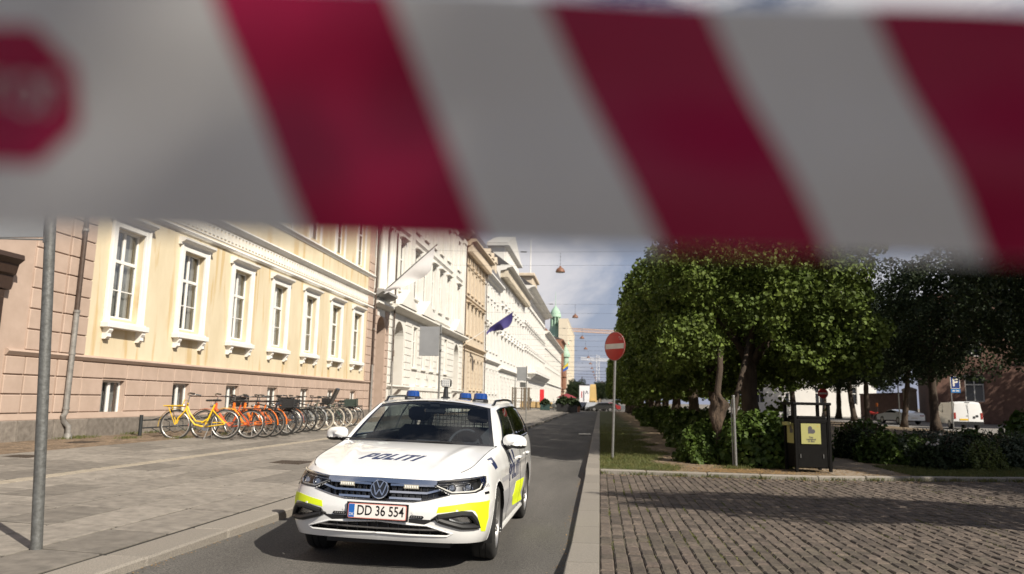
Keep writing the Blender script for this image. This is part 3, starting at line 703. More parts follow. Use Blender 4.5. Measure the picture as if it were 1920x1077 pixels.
# portal bay
t, f = house('portal_bay', 'narrow pink and white portal bay with a tall arch between yellow and white houses', 39.2, 42.4, 14.6, M_white, [(8.6, 11.4, 1.0, [40.8], 1)], [(6.55, .3, .35), (7.3, .2, .2)], extra_ops=[(40.0, 41.7, .36, 6.1)])
f.arch(M_pink, 40.0, 41.7, 5.2, 6.1, .05, 1.3); mb = MB()
f.bx(mb, 39.22, 39.98, .4, 6.5, 0, .05, .01); f.bx(mb, 41.72, 42.36, .4, 6.5, 0, .05, .01); mb.build('pink_facing', M_pink, t)
courses(f, M_pink, [(39.25, 39.95), (41.76, 42.34)], .5, 6.4, .46, .085)
mb = MB(); f.bx(mb, 40.0, 41.7, .38, 6.1, -1.25, -1.2); g_ = mb.build('gate', M_wood, t)
for yy in (39.75, 40.25, 41.35, 41.85): c = MB(); c.lathe([(.20, 0), (.20, .1), (.17, .14), (.15, 2.2), (.14, 3.6), (.19, 3.72), (.21, 3.86)], 14, T=Matrix.Translation(f.P(.28, yy, 7.5))); c.build('column', M_white, t, smooth=True)
f.band('column_entablature', M_white, 39.2, 42.4, [(0, 11.9), (.6, 11.88), (.62, 11.7), (.45, 11.5), (.45, 11.36), (0, 11.36)])
f.band('balcony', mat('grey_stone', (.30, .29, .28), .85, var=.2), 39.3, 42.3, [(0, 7.5), (.55, 7.5), (.55, 7.36), (.3, 7.2), (0, 7.1)])
# B white palace
cs = [48.6, 51.2, 53.8, 56.4, 59.2]
t, f = house('white_palace', 'white palace with two arched doors, pedimented ground floor windows and a row of tall windows', 42.4, 66.5, 17.0, M_white,
    [(3.5, 6.25, 1.05, [48.9, 51.4, 53.9, 56.4, 58.9], 0), (8.2, 11.35, 1.1, cs+[44.9, 63.6], 1), (12.9, 15.5, 1.1, cs+[44.9, 63.6], 0), (.75, 1.75, .9, [48.9, 51.4, 53.9, 56.4, 58.9], 0)],
    [(6.72, .36, .55), (7.35, .14, .12), (2.0, .25, .16), (12.05, .2, .12)], roof=(3.2, M_roof), extra_ops=[(43.9, 46.0, .36, 6.25), (62.6, 64.6, .36, 6.25)], eaves=.8)
for a, b in ((43.9, 46.0), (62.6, 64.6)):
    f.arch(M_white, a, b, 5.2, 6.25, 0, 1.3); mb = MB(); f.bx(mb, a, b, .38, 4.4, -1.22, -1.16); f.bx(mb, a, a+.5, 4.0, 4.4, -1.2, -.1, .03); mb.build('door', mat('brown_oak', (.20, .11, .055), .55, var=.3, vscale=10), t)
    mb = MB(); f.bx(mb, a, b, 4.4, 6.25, -1.26, -1.2); mb.build('fanlight', M_dark, t)
for c in (45, 50.5, 61.9):
    mb = MB(); TT = Matrix(((0, 0, 1, 0), (1, 0, 0, 0), (0, 1, 0, 0), (0, 0, 0, 1)))
    for (q0, q1, d) in ((2.0, 1.72, .62), (1.75, 1.5, .42)):
        p0 = [(-q0, 0), (q0, 0), (0, 1.15*q0/2.0)]
        mb.prism([(c+u-f.o.y, 7.12-BZ+v) for u, v in p0], .0, d, T=TT)
    mb.build('pediment', M_white, t)
courses(f, M_white, [(46.3, 47.9), (49.6, 50.7), (52.1, 53.2), (54.6, 55.7), (57.1, 58.2), (59.6, 62.3), (64.9, 66.3), (42.6, 43.6)], 2.3, 6.6, .48, .06)
for yy in (42.75, 43.35, 46.6, 47.3, 60.9, 61.7, 65.4, 66.1): mb = MB(); f.bx(mb, yy-.22, yy+.22, 7.5, 16.1, 0, .16, .02); f.bx(mb, yy-.3, yy+.3, 15.7, 16.15, 0, .24, .03); mb.build('pilaster', M_white, t)
mb = MB(); f.bx(mb, 47.6, 60.4, 1.95, 2.25, 0, .35, .03)
for k in range(26): f.bx(mb, 47.8+k*.49, 48.02+k*.49, .9, 1.95, .02, .28, .02)
tag(mb.build('basement_balustrade', M_white, t), kind='stuff')
downpipe(43.1, BZ-.02, 16.5, 3.6, 'thin grey downpipe beside the arched door of the white palace', kink=False)
# C beige
cs = cen(67.6, 78.4, 5)
t, f = house('beige_house', 'narrow beige brick house with round headed windows and a heavy bracketed cornice', 66.5, 79.1, 16.4, M_beige,
    [(2.4, 5.4, 1.0, cs[1:], 0), (7.6, 10.4, 1.05, cs, 1), (11.6, 13.9, 1.0, cs, 0), (14.4, 15.4, .9, cs, 0)], [(6.3, .35, .3), (5.95, .12, .1), (10.95, .2, .16), (14.0, .15, .12)], roof=(4.0, M_roof), eaves=1.0, trim=mat('pale_sandstone', (.60, .49, .36), .85, var=.12, vscale=2))
for c in cs: f.arch(M_beige, c-.525, c+.525, 9.9, 10.42, .03, .2)
for c in cs[1:]: f.arch(M_beige, c-.5, c+.5, 4.9, 5.42, .03, .2)
mb = MB()
for y in np.arange(66.7, 79, .55): f.bx(mb, y, y+.22, 15.2, 16.1, 0, .7, .04)
tag(mb.build('cornice_brackets', M_beige, t), kind='stuff')
courses(f, M_beige, [(66.6, 67.0)]+[(c+.7, c+1.45) for c in cs], 1.0, 5.9, .5, .06)
for c in (66.62, 79.0): downpipe(c, BZ, 15.9, 2.4, 'brown downpipe at the near corner of the beige brick house' if c < 70 else 'brown downpipe at the far corner of the beige brick house', False)
# D white with mansard
cs = cen(79.8, 90.2, 4)
t, f = house('mansard_house', 'plain white house with a steep grey mansard roof behind the purple flag', 79.1, 90.7, 15.4, M_white2,
    [(2.2, 4.9, 1.0, cs, 0), (7.0, 9.4, 1.0, cs, 1), (10.4, 12.5, 1.0, cs, 0), (13.1, 14.4, .9, cs, 0)], [(5.6, .4, .35), (9.8, .16, .14)], roof=(5.5, mat('lead_roof', (.16, .155, .16), .5, metal=.3, var=.3, vscale=4), 2.4), eaves=.7)
courses(f, M_white2, [(c+.7, c+1.9) for c in cs], .9, 5.4, .45, .05)
for c in cs[:3]:
    mb = MB(); f.bx(mb, c-.6, c+.6, 15.6, 17.8, -1.2, .1, .05); mb.prism([(c-.8-f.o.y, 17.8-BZ), (c+.8-f.o.y, 17.8-BZ), (c-f.o.y, 18.6-BZ)], -1.2, .2, T=Matrix(((0, 0, 1, 0), (1, 0, 0, 0), (0, 1, 0, 0), (0, 0, 0, 1)))); mb.build('dormer', M_beige, t)
# E white with attic
cs = cen(91.4, 120.5, 8)
t, f = house('attic_house', 'tall white house with deep shaded brown eaves and a white attic gable', 90.7, 121, 18.4, M_white2,
    [(1.6, 4.4, 1.2, cs, 0), (6.6, 9.3, 1.2, cs, 2), (10.6, 13.2, 1.2, cs, 1), (14.2, 16.4, 1.2, cs, 0)], [(5.1, .4, .45), (9.9, .2, .2)], roof=(3.8, M_roof, 5), eaves=1.5, trim=M_white2)
courses(f, M_white2, [(c+.8, c+2.8) for c in cs], .8, 4.9, .5, .06)
mb = MB()
for y in np.arange(91, 121, 1.1): f.bx(mb, y, y+.5, 16.9, 17.8, 0, 1.0, .05)
tag(mb.build('eaves_brackets', mat('eaves_shade_stone', (.60, .53, .42), .8, var=.3, vscale=2), t), kind='stuff')  # soffit shade put into the bracket colour
mb = MB(); f.bx(mb, 96, 112, 18.5, 22.0, -2.5, -.2, .04)
for y in np.arange(96.6, 111.5, 1.5): f.bx(mb, y, y+.5, 19, 21.4, -.2, .15, .04)
f.bx(mb, 95.4, 112.6, 22.0, 22.5, -2.6, .5, .08); mb.build('attic', M_white2, t)
mb = MB(); mb.prism([(95.4-f.o.y, 22.5-BZ), (112.6-f.o.y, 22.5-BZ), (104-f.o.y, 25.2-BZ)], -2.6, .3, T=Matrix(((0, 0, 1, 0), (1, 0, 0, 0), (0, 1, 0, 0), (0, 0, 0, 1)))); mb.build('gable', M_white2, t)
# F long white with balcony
cs = cen(121.6, 167, 13)
t, f = house('balcony_house', 'long ornate white house with a stone balcony on brackets and deep dark eaves', 121, 168, 20.6, M_white2,
    [(1.6, 4.2, 1.3, cs, 0), (6.6, 9.6, 1.3, cs, 2), (11, 13.6, 1.3, cs, 1), (15, 17.4, 1.3, cs, 1), (18, 19, 1.1, cs, 0)], [(5.0, .4, .5), (10.2, .25, .3), (14.3, .2, .2), (17.6, .2, .2)], roof=(3.5, M_roof, 5), eaves=1.7)
courses(f, M_white2, [(c+.9, c+2.6) for c in cs], .8, 4.8, .5, .07)
mb = MB(); f.bx(mb, 128, 164, 6.1, 6.5, 0, 1.6, .06); f.bx(mb, 128, 164, 6.5, 7.5, 1.42, 1.6, .03)
bo = mb.build('balcony', M_white2, t)
for y in np.arange(129, 164, 4.3): mb = MB(); mb.prism([(0, 0), (1.4, 0), (1.3, -.3), (.3, -1.1), (0, -1.3)], -.3, .3, T=Matrix.Translation(f.P(0, y, 6.1)) @ Matrix(((1, 0, 0, 0), (0, 0, 1, 0), (0, 1, 0, 0), (0, 0, 0, 1)))); mb.build('console', M_white2, bo)
mb = MB(); f.bx(mb, 133, 143, 20.7, 24.2, -2.8, .2, .06); f.bx(mb, 132.4, 143.6, 24.2, 24.8, -3, .6, .1); mb.build('attic', M_beige, t)
mb = MB(); mb.tube([f.P(-.8, 139, 24.6), f.P(-.8, 139, 33)], [.12, .06], 8); mb.build('roof_flagpole', M_wht, t)
# G lower white, corner with street
cs = cen(168.6, 239, 14)
t, f = house('corner_house', 'lower white house with a tiled roof further along, in front of the green copper spire', 168, 240, 17.4, M_white,
    [(1.6, 4.6, 1.4, cs, 0), (6.4, 9.0, 1.4, cs, 1), (10.6, 13.0, 1.4, cs, 0), (14.2, 16, 1.3, cs, 0)], [(5.4, .35, .35), (13.4, .2, .2)], roof=(4.5, M_tile, 5), eaves=1.0)
# H brown
cs = cen(241, 261, 6)
t, f = house('brown_house', 'red brown brick house with bay windows below the green copper spire', 240, 262, 21.5, mat('red_brick', (.30, .16, .10), .9, col2=(.22, .11, .07), vscale=1.5), [(z, z+1.8, 1.4, cs, 0) for z in (2, 5.4, 8.8, 12.2, 15.6, 18.6)], [(4.6, .3, .3)], roof=(1.5, M_roof), eaves=.7)
for z in (8.4, 12): mb = MB(); f.bx(mb, 248, 254, z-3, z+1.4, 0, 1.2, .2); mb.build('bay_window', MATS['red_brick'], t)
cs = cen(264, 333, 10)
t, f = house('pale_slab_block', 'tall pale sand coloured block closing the row of houses at the far end', 263, 335, 31, mat('pale_sand', (.66, .585, .46), .9, var=.08, vscale=.3), [(z, z+1.6, 1.6, cs, 0) for z in np.arange(3, 29, 3.2)], [], eaves=.2, fx=-11.6, dep=3.2)
# green copper spire
M_cop = mat('green_copper', (.36, .52, .40), .8, col2=(.28, .42, .32), vscale=.8, bump=.1)
c = on_y(1042.5, 640, 268); t = thing('copper_spire', 'green copper lantern spire on a square tower above the brown brick house', 'tower', (c.x-.3, 268, BZ))
zt = on_y(1043, 573, 268).z-BZ; s = 1370/268
mb = MB(); mb.box((-4, -4, 0), (4, 4, zt-14), .1); mb.build('tower_shaft', MATS['red_brick'], t)
mb = MB(); mb.lathe([(5.4, zt-14.4), (5.2, zt-14), (4.6, zt-12.6), (2.9, zt-10.6), (2.0, zt-8.6), (1.9, zt-8.2)], 8); mb.build('lower_roof', M_cop, t)
mb = MB(); mb.lathe([(1.9, zt-8.3), (1.9, zt-7.8)], 16, cap=True)
for k in range(8): a = 2*PI*k/8; mb.tube([(1.6*math.cos(a), 1.6*math.sin(a), zt-7.9), (1.6*math.cos(a), 1.6*math.sin(a), zt-4.2)], .3, 8)
mb.tube([(0, 0, zt-8), (0, 0, zt-4)], .8, 8); mb.build('lantern', M_cop, t)
mb = MB(); mb.lathe([(2.15, zt-4.4), (2.1, zt-4), (1.8, zt-2.6), (1.0, zt-1.2), (.35, zt-.5), (.12, zt), (.05, zt+5)], 12, cap=True); mb.build('dome', M_cop, t, smooth=True)
mb = MB(); mb.lathe([(1.7, zt-19.5), (1.6, zt-18.5), (.9, zt-16.8), (.3, zt-15.9), (.06, zt-14.5)], 10, T=Matrix.Translation((4.2, -9, 0)), cap=True); mb.tube([(4.2, -9, zt-19.6), (4.2, -9, zt-23)], 1.2, 8); mb.build('turret', M_cop, t, smooth=True)
# ------------------------------------------------------------------ trees and plants
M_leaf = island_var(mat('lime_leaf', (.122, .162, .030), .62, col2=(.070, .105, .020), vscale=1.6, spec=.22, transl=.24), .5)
M_leafd = mat('dark_leaf', (.026, .040, .012), .6, col2=(.013, .022, .007), vscale=1.6, spec=.2, transl=.12)  # also gives bed shrubs a dark colour in place of shade
M_bush = mat('bush_leaf', (.085, .130, .022), .55, col2=(.038, .066, .012), vscale=2.4, spec=.25, transl=.24)
M_grey_leaf = mat('grey_green_leaf', (.085, .105, .062), .6, col2=(.035, .05, .025), vscale=3, transl=.15)
M_yg = mat('yellow_green_leaf', (.13, .16, .03), .5, col2=(.07, .09, .02), vscale=3, transl=.2)
M_bark = mat('brown_bark', (.075, .052, .036), .95, col2=(.028, .020, .014), vscale=9, bump=.9, bscale=28, stretch=(1, 1, .3), detail=10)
M_burl = mat('pale_burl', (.095, .064, .043), .95, col2=(.028, .019, .013), vscale=12, bump=1.0, bscale=30, stretch=(1, 1, .35))
def leaf_mesh(name, pts, nrm, size, m, seed, droop=.35, upward=.35, heart=True):
    """leaf clumps: pts (n,3), preferred normals (n,3); each leaf a folded four-sided blade"""
    rng = np.random.default_rng(seed); n = len(pts); P = np.asarray(pts, float); Nn = np.asarray(nrm, float)
    s = size*rng.uniform(.6, 1.25, n)
    d = Nn*.9+rng.normal(0, .75, (n, 3)); d[:, 2] += upward; d /= np.linalg.norm(d, axis=1)[:, None]          # blade normal
    a = rng.normal(0, 1, (n, 3)); a[:, 2] -= droop*2; a -= d*(a*d).sum(1)[:, None]; a /= np.linalg.norm(a, axis=1)[:, None]   # midrib
    b = np.cross(d, a); f = (d*s[:, None]*.16)
    v = np.empty((n, 6, 3)); S = s[:, None]
    v[:, 0] = P-a*S*.50; v[:, 1] = P-a*S*.18+b*S*.46+f; v[:, 2] = P+a*S*.22+b*S*.34+f; v[:, 3] = P+a*S*.58-f*.6; v[:, 4] = P+a*S*.22-b*S*.34+f; v[:, 5] = P-a*S*.18-b*S*.46+f
    V = v.reshape(-1, 3); i = np.arange(n)*6
    me = bpy.data.meshes.new(name); me.vertices.add(n*6); me.vertices.foreach_set('co', V.ravel())
    quads = np.stack([i, i+1, i+2, i+3, i, i+3, i+4, i+5], 1).reshape(-1)
    me.loops.add(n*8); me.loops.foreach_set('vertex_index', quads); me.polygons.add(n*2); me.polygons.foreach_set('loop_start', np.arange(n*2)*4)
    me.materials.append(m); me.update(); me.validate(); return me
def block_points(n, sx, sy, sz, seed, rough=.16, shell=.30, hang=.0, ncl=150):
    """leaf positions in clumps spread over the faces of a clipped box crown centred on the origin"""
    rng = np.random.default_rng(seed); H = np.array([sx, sy, sz])/2
    A = np.array([sy*sz, sy*sz, sx*sz, sx*sz, sx*sy, sx*sy*.8]); f = rng.choice(6, ncl, p=A/A.sum()); ax = f//2; sg = np.where(f % 2 == 0, 1., -1.)
    c = np.zeros((ncl, 3)); r = np.arange(ncl); o1 = (ax+1) % 3; o2 = (ax+2) % 3
    R_ = rng.uniform(.28, .62, ncl)*(sx/5.3)
    c[r, ax] = sg*(H[ax]-R_*.55-rng.exponential(rough*.5, ncl)); c[r, o1] = rng.uniform(-1, 1, ncl)*(H[o1]-R_*.4); c[r, o2] = rng.uniform(-1, 1, ncl)*(H[o2]-R_*.4)
    m = f == 5; c[m, 2] -= rng.exponential(hang+.01, m.sum())
    k = rng.choice(ncl, n, p=R_**2/(R_**2).sum()); d = rng.normal(0, 1, (n, 3)); out = np.zeros((n, 3)); out[np.arange(n), ax[k]] = sg[k]
    d += out*.9; d /= np.linalg.norm(d, axis=1)[:, None]; rad = R_[k]*(1-rng.exponential(.16, n)).clip(.1, 1.05)
    p = c[k]+d*rad[:, None]*np.array([1.15, 1.15, .85]); p[:, 2] -= np.where(rng.random(n) < .06, rng.exponential(.15, n), 0)
    # sparse inner fill
    q = rng.random(n) < .16; p[q] = rng.uniform(-.82, .82, (q.sum(), 3))*H; return p, d
def trunk_mesh(h, r0, r1, lean, seed, limbs=6, spread=1.6, top=2.2):
    rr = random.Random(seed); mb = MB(); n = 9
    pts = [(lean[0]*t+.06*math.sin(t*5+seed), lean[1]*t+.05*math.cos(t*4+seed), h*t) for t in np.linspace(0, 1, n)]
    rad = [r0*(1.45 if i == 0 else 1.12 if i == 1 else 1)*(1-t)+r1*t+.02*math.sin(seed+i*2.3) for i, t in enumerate(np.linspace(0, 1, n))]
    mb.tube(pts, rad, 12)
    e = Vector(pts[-1])
    for k in range(limbs):
        a = 2*PI*k/limbs+rr.random(); s = e+Vector((0, 0, -rr.uniform(.0, .6))); d = Vector((math.cos(a)*spread*rr.uniform(.6, 1), math.sin(a)*spread*rr.uniform(.6, 1), top*rr.uniform(.5, 1)))
        mb.tube([s, s+d*.35+Vector((0, 0, .1)), s+d*.7+Vector((rr.uniform(-.15, .15), rr.uniform(-.15, .15), .1)), s+d], [r1*.62, r1*.42, r1*.28, r1*.1], 7)
    return mb.mesh('trunk', M_bark, smooth='all')
# clipped row along the street: box crowns x 1..6.6, z 2.3..6.1
def crown_mesh(n, size, sx, sy, sz, seed, m, **k):
    p, nn = block_points(n, sx, sy, sz, seed, **k); return leaf_mesh('crown', p, nn, size, m, seed)
SX, SY, SZ_ = 5.3, 6.6, 4.0
_p, _n = block_points(62000, 5.0, 5.4, SZ_, 11, rough=.5, hang=.25, ncl=330)
_zb = -1.95+1.0*np.exp(-((_p[:, 0]+.45)/.75)**2)-.35*np.exp(-((_p[:, 0]-1.9)/.5)**2)+.25*np.sin(_p[:, 0]*6.3)*np.cos(_p[:, 1]*4)
_k = _p[:, 2] > _zb; near_crown = leaf_mesh('crown', _p[_k], _n[_k], .098, M_leaf, 11)
mid_crowns = [crown_mesh(22000, .14, SX, SY, SZ_, 20+k, M_leaf, rough=.4, hang=.2, ncl=230) for k in range(2)]
far_crown = crown_mesh(9000, .24, SX, SY, SZ_, 31, M_leaf, rough=.4, hang=.2, ncl=200)
TR = [trunk_mesh(2.9, .26, .19, (.12, .05), 1), trunk_mesh(2.9, .22, .17, (-.08, .1), 2), trunk_mesh(2.9, .25, .18, (.05, -.1), 3)]
yy = 20.2; i = 0
while yy < 112:
    nm = 'lime_tree'
    lab = ['clipped lime tree with a sunlit front face at the near end of the street row', 'clipped lime tree second from the near end of the street row'][i] if i < 2 else 'clipped lime tree in the long shaded row along the street'
    t = thing(nm, lab, 'tree', (3.9, yy, .085), 0, None if i < 2 else 'clipped lime trees along the street')
    put('trunk', TR[i % 3], t, (0, 0, 0), 0 if i == 0 else i*1.3)
    put('crown', near_crown if i == 0 else (mid_crowns[i % 2] if i < 6 else far_crown), t, (.12 if i == 0 else -.12, 0, 4.15), 0 if i == 0 else (PI if i % 3 == 1 else 0))
    if i == 0:
        mb = MB(); mb.tube([(-.72, -1.9, 0), (-.74, -1.9, .5), (-.70, -1.9, 1.0), (-.62, -1.86, 1.6), (-.4, -1.7, 2.3), (-.2, -1.4, 3.0)], [.05, .045, .05, .06, .06, .05], 8); mb.build('stem', M_bark, t, smooth='all')
    i += 1; yy += 5.4 if i == 1 else 6.3
# old stem with a burl beside the steel post
bt = thing('burled_stem', 'brown swollen wooden burl on a thin stem beside the grey steel post', 'tree stump', (2.74, 17.85, .085))
mb = MB(); mb.tube([(.06, .05, .0), (.04, .02, .3), (.0, 0, .7), (.0, 0, 1.2), (.02, .02, 1.7), (.10, .10, 2.2), (.14, .25, 2.9)], [.12, .085, .085, .09, .075, .07, .06], 10); mb.build('stem', M_bark, bt, smooth='all')
mb = MB(); prof = [(.07, .70), (.115, .82), (.155, .95), (.165, 1.08), (.155, 1.20), (.17, 1.32), (.16, 1.42), (.12, 1.52), (.075, 1.64)]
nU = 30; from mathutils import noise as _nz
for r, z in prof:
    for j in range(nU):
        a = 2*PI*j/nU; k = r*(1+.20*math.sin(2*a+z*6)+.42*_nz.noise(Vector((2.2*math.cos(a), 2.2*math.sin(a), z*5)))+.2*_nz.noise(Vector((6*math.cos(a), 6*math.sin(a), z*14)))); mb.v.append((k*math.cos(a)+(.07 if 1.25 < z < 1.5 else 0), k*math.sin(a), z+.02*math.sin(3*a)))
mb.f = [(i*nU+j, i*nU+(j+1) % nU, (i+1)*nU+(j+1) % nU, (i+1)*nU+j) for i in range(len(prof)-1) for j in range(nU)]; mb.mi = [0]*len(mb.f); mb.build('burl', M_burl, bt, smooth='all')
# bushes under the row
def blob_points(n, rx, ry, h, seed, rough=.22):
    rng = np.random.default_rng(seed); d = rng.normal(0, 1, (n, 3)); d[:, 2] = np.abs(d[:, 2])*.9+.0; d /= np.linalg.norm(d, axis=1)[:, None]
    th = np.arctan2(d[:, 1], d[:, 0]); ph = d[:, 2]; bump_ = 1+rough*(np.sin(th*4+seed)*np.cos(ph*5)+.7*np.sin(th*9+ph*8+seed*2))*.6
    r = bump_*(1-rng.exponential(.13, n)).clip(.25, 1.1); p = d*r[:, None]*np.array([rx, ry, h]); p[:, 2] = np.maximum(p[:, 2]+rng.normal(0, .03, n), .01); return p, d
BM = [leaf_mesh('foliage', *blob_points(3600, .85, .95, 1.25, 3), .115, M_bush, 3), leaf_mesh('foliage', *blob_points(3600, 1.0, 1.0, 1.05, 4), .12, M_bush, 4), leaf_mesh('foliage', *blob_points(2600, 1.0, 1.2, 1.1, 5), .15, M_bush, 5)]
STEM = MB()
for k in range(7): a = 2*PI*k/7; STEM.tube([(0, 0, 0), (.15*math.cos(a), .15*math.sin(a), .35), (.45*math.cos(a), .45*math.sin(a), .85)], [.02, .014, .006], 5)
STEMM = STEM.mesh('stems', M_bark)
def bush(x, y, k, s, label, group=None, mesh=None, z=.085, name='bush'):
    t = thing(name, label, 'bush', (x, y, z), random.random()*6, group); t.scale = (s, s, s)
    put('stems', STEMM, t); put('foliage', mesh or BM[k], t); return t
bush(3.75, 18.05, 1, 1.12, 'large leafy bush filling the gap between the steel post and the black bin')
bush(2.5, 18.25, 0, .72, 'leafy bush around the burled stem beside the bare soil')
for k, y in enumerate((20.2, 22.0, 24.2, 26.6, 29.4, 32.5, 36, 40, 44.5, 49.5, 55, 62, 70, 80)):
    bush(3.35+.012*(y-18)+(.25 if k % 2 else 0)+(.6 if k == 0 else 0), y, k % 3, .82+.12*(k % 3), 'low leafy bush growing under the clipped street trees', 'bushes under the clipped street trees')
bush(4.75, 19.6, 2, .9, 'leafy bush behind the black bin under the first tree')
# park trees on the right: big crowns, bare trunks
def big_points(n, rx, ry, rz, seed):
    rng = np.random.default_rng(seed); d = rng.normal(0, 1, (n, 3)); d /= np.linalg.norm(d, axis=1)[:, None]
    k = 1+.13*np.sin(d[:, 0]*6+seed)+.13*np.sin(d[:, 1]*7+d[:, 2]*5+seed)+.09*np.sin(d[:, 2]*11+d[:, 0]*9)
    s = (np.abs(d)**4).sum(1)**(-1/4); r = s*k*(1-rng.exponential(.12, n)).clip(.2, 1.1)
    return d*r[:, None]*np.array([rx, ry, rz])*.80, d
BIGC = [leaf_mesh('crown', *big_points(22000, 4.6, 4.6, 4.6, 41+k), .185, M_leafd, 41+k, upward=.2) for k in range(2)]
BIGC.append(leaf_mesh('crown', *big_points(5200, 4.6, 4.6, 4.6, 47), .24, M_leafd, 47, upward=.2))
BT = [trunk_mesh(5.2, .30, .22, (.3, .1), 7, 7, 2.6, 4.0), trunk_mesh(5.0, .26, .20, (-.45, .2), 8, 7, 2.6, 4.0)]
def big(x, y, k, label, group=None, s=1, z=.07, rz=0, cm=None):
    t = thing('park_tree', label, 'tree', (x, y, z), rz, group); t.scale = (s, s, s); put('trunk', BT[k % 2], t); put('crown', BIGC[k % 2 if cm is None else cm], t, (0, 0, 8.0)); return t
G_ = 'dark park trees behind the flower bed'
for k, (x, y, s) in enumerate(((20.5, 32.5, 1), (22.6, 40, 1.04), (20.4, 48, .9), (22.0, 57, .80), (22.5, 66, .78), (25.0, 77, 1.05), (27.5, 90, 1.0), (16.5, 66, .92), (15.8, 78, .9), (15, 92, .95), (30, 104, 1.05), (36, 60, 1.1), (40, 66, 1.1), (45, 66, 1.15), (51, 69, 1.2))):  # last two stand out of view, added to shade the brick house
    big(x, y, k, 'unseen park tree on the right that shades the flower bed', G_, s, rz=k*1.1)
# unseen trees on the right, two of them added to shade the flower bed
for k, (x, y, s) in enumerate(((21, 24, 1.05), (16.2, 13.4, 1.05), (19.5, 17.5, 1.0), (20.5, 8.5, 1.0))): big(x, y, k, 'unseen park tree on the right that shades the flower bed', G_, s, rz=k*2)
# flower bed on the right
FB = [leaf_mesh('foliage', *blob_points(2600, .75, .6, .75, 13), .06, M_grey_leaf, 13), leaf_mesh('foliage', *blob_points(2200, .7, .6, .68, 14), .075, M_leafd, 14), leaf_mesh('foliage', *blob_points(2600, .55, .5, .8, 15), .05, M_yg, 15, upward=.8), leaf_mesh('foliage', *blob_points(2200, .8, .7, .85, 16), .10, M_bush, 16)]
rr = random.Random(12)
for k in range(26):
    x = 6.9+rr.random()*5.8; y = 18.0+(x-6.5)*.20+rr.random()*3.2+(.8 if x < 7.6 else 0)
    q = [1, 1, 0, 0, 3][k % 5]; lab = {0: 'grey green shrub in the flower bed on the right', 1: 'dark low shrub in the shaded flower bed', 3: 'broad leaved shrub in the flower bed'}[q]
    bush(x, y, 0, rr.uniform(.75, 1.15), lab, {0: 'grey green shrubs in the flower bed', 1: 'dark shrubs in the flower bed', 3: 'broad leaved shrubs in the flower bed'}[q], FB[q], name='shrub')
bush(8.75, 18.3, 0, .85, 'yellow green grassy shrub in the middle of the flower bed', None, FB[2], name='shrub')
t = thing('white_flower', 'thin plant with pale flower heads at the front of the flower bed', 'plant', (7.55, 18.0, .085)); rr = random.Random(4)
for k in range(7):
    a = rr.uniform(0, 6.3); h = rr.uniform(.5, .85); e = Vector((.14*math.cos(a), .14*math.sin(a), h)); mb = MB(); mb.tube([(0, 0, 0), e*.5, e], .006, 5); mb.build('stem', M_grey_leaf, t)
    mb = MB(); mb.lathe([(.0, -.02), (.035, 0), (.03, .03), (.0, .04)], 8, T=Matrix.Translation(e)); mb.build('flower_head', mat('pale_petal', (.45, .42, .38), .8), t)
# leafy climber at the right edge in front of the brick house
bush(14.6, 25.8, 3, 1.35, 'tall bright leafed bush at the right edge in front of the brick house', None, BM[2])
# ------------------------------------------------------------------ police car (x right, y towards the rear, front axle at y=0)
M_cw = mat('white_car_paint', (.78, .78, .77), .32, spec=.5, coat=1.0, var=.035, vscale=5)
M_blk = mat('black_plastic', (.018, .018, .019), .45)
M_gloss = mat('gloss_black', (.012, .012, .014), .12, coat=.6)
M_chr = mat('chrome', (.72, .73, .76), .12, metal=1)
M_tyre = mat('tyre_rubber', (.022, .021, .020), .85, var=.3, vscale=40, bump=.2, bscale=120)
M_alloy = mat('alloy_rim', (.42, .41, .40), .35, metal=.8, var=.15, vscale=10)
M_ylw = mat('fluorescent_yellow', (.72, .85, .012), .5)
M_nvy = mat('navy_vinyl', (.018, .028, .085), .4, coat=.3)
M_gry = mat('grey_vinyl', (.30, .30, .31), .5)
M_cgl = glass('car_glass', (.80, .87, .88), .04)
M_cgl2 = glass('tinted_glass', (.16, .18, .17), .045)
M_lens = glass('clear_lens', (.93, .94, .95), .04)
M_int = mat('car_interior', (.022, .025, .034), .8, var=.2, vscale=30)
M_blue = mat('blue_beacon', (.012, .055, .24), .15, coat=.8, var=.2, vscale=60)
M_led = mat('led_white', (.78, .76, .70), .3, coat=.5)
M_disc = mat('brake_steel', (.25, .24, .23), .4, metal=1)
CARP = Vector((-1.865, 7.06, 0)); CARA = 0.0; CARR = .0195
car = thing('police_car', 'white police estate car with yellow markings and blue roof beacons parked on the road', 'car', CARP, CARA)
CARX = -.010; car.rotation_euler = (CARX, CARR, CARA)          # the road falls to the right
CM = Matrix.Translation(CARP) @ Matrix.Rotation(CARA, 4, 'Z') @ Matrix.Rotation(CARR, 4, 'Y') @ Matrix.Rotation(CARX, 4, 'X'); CI = CM.inverted()

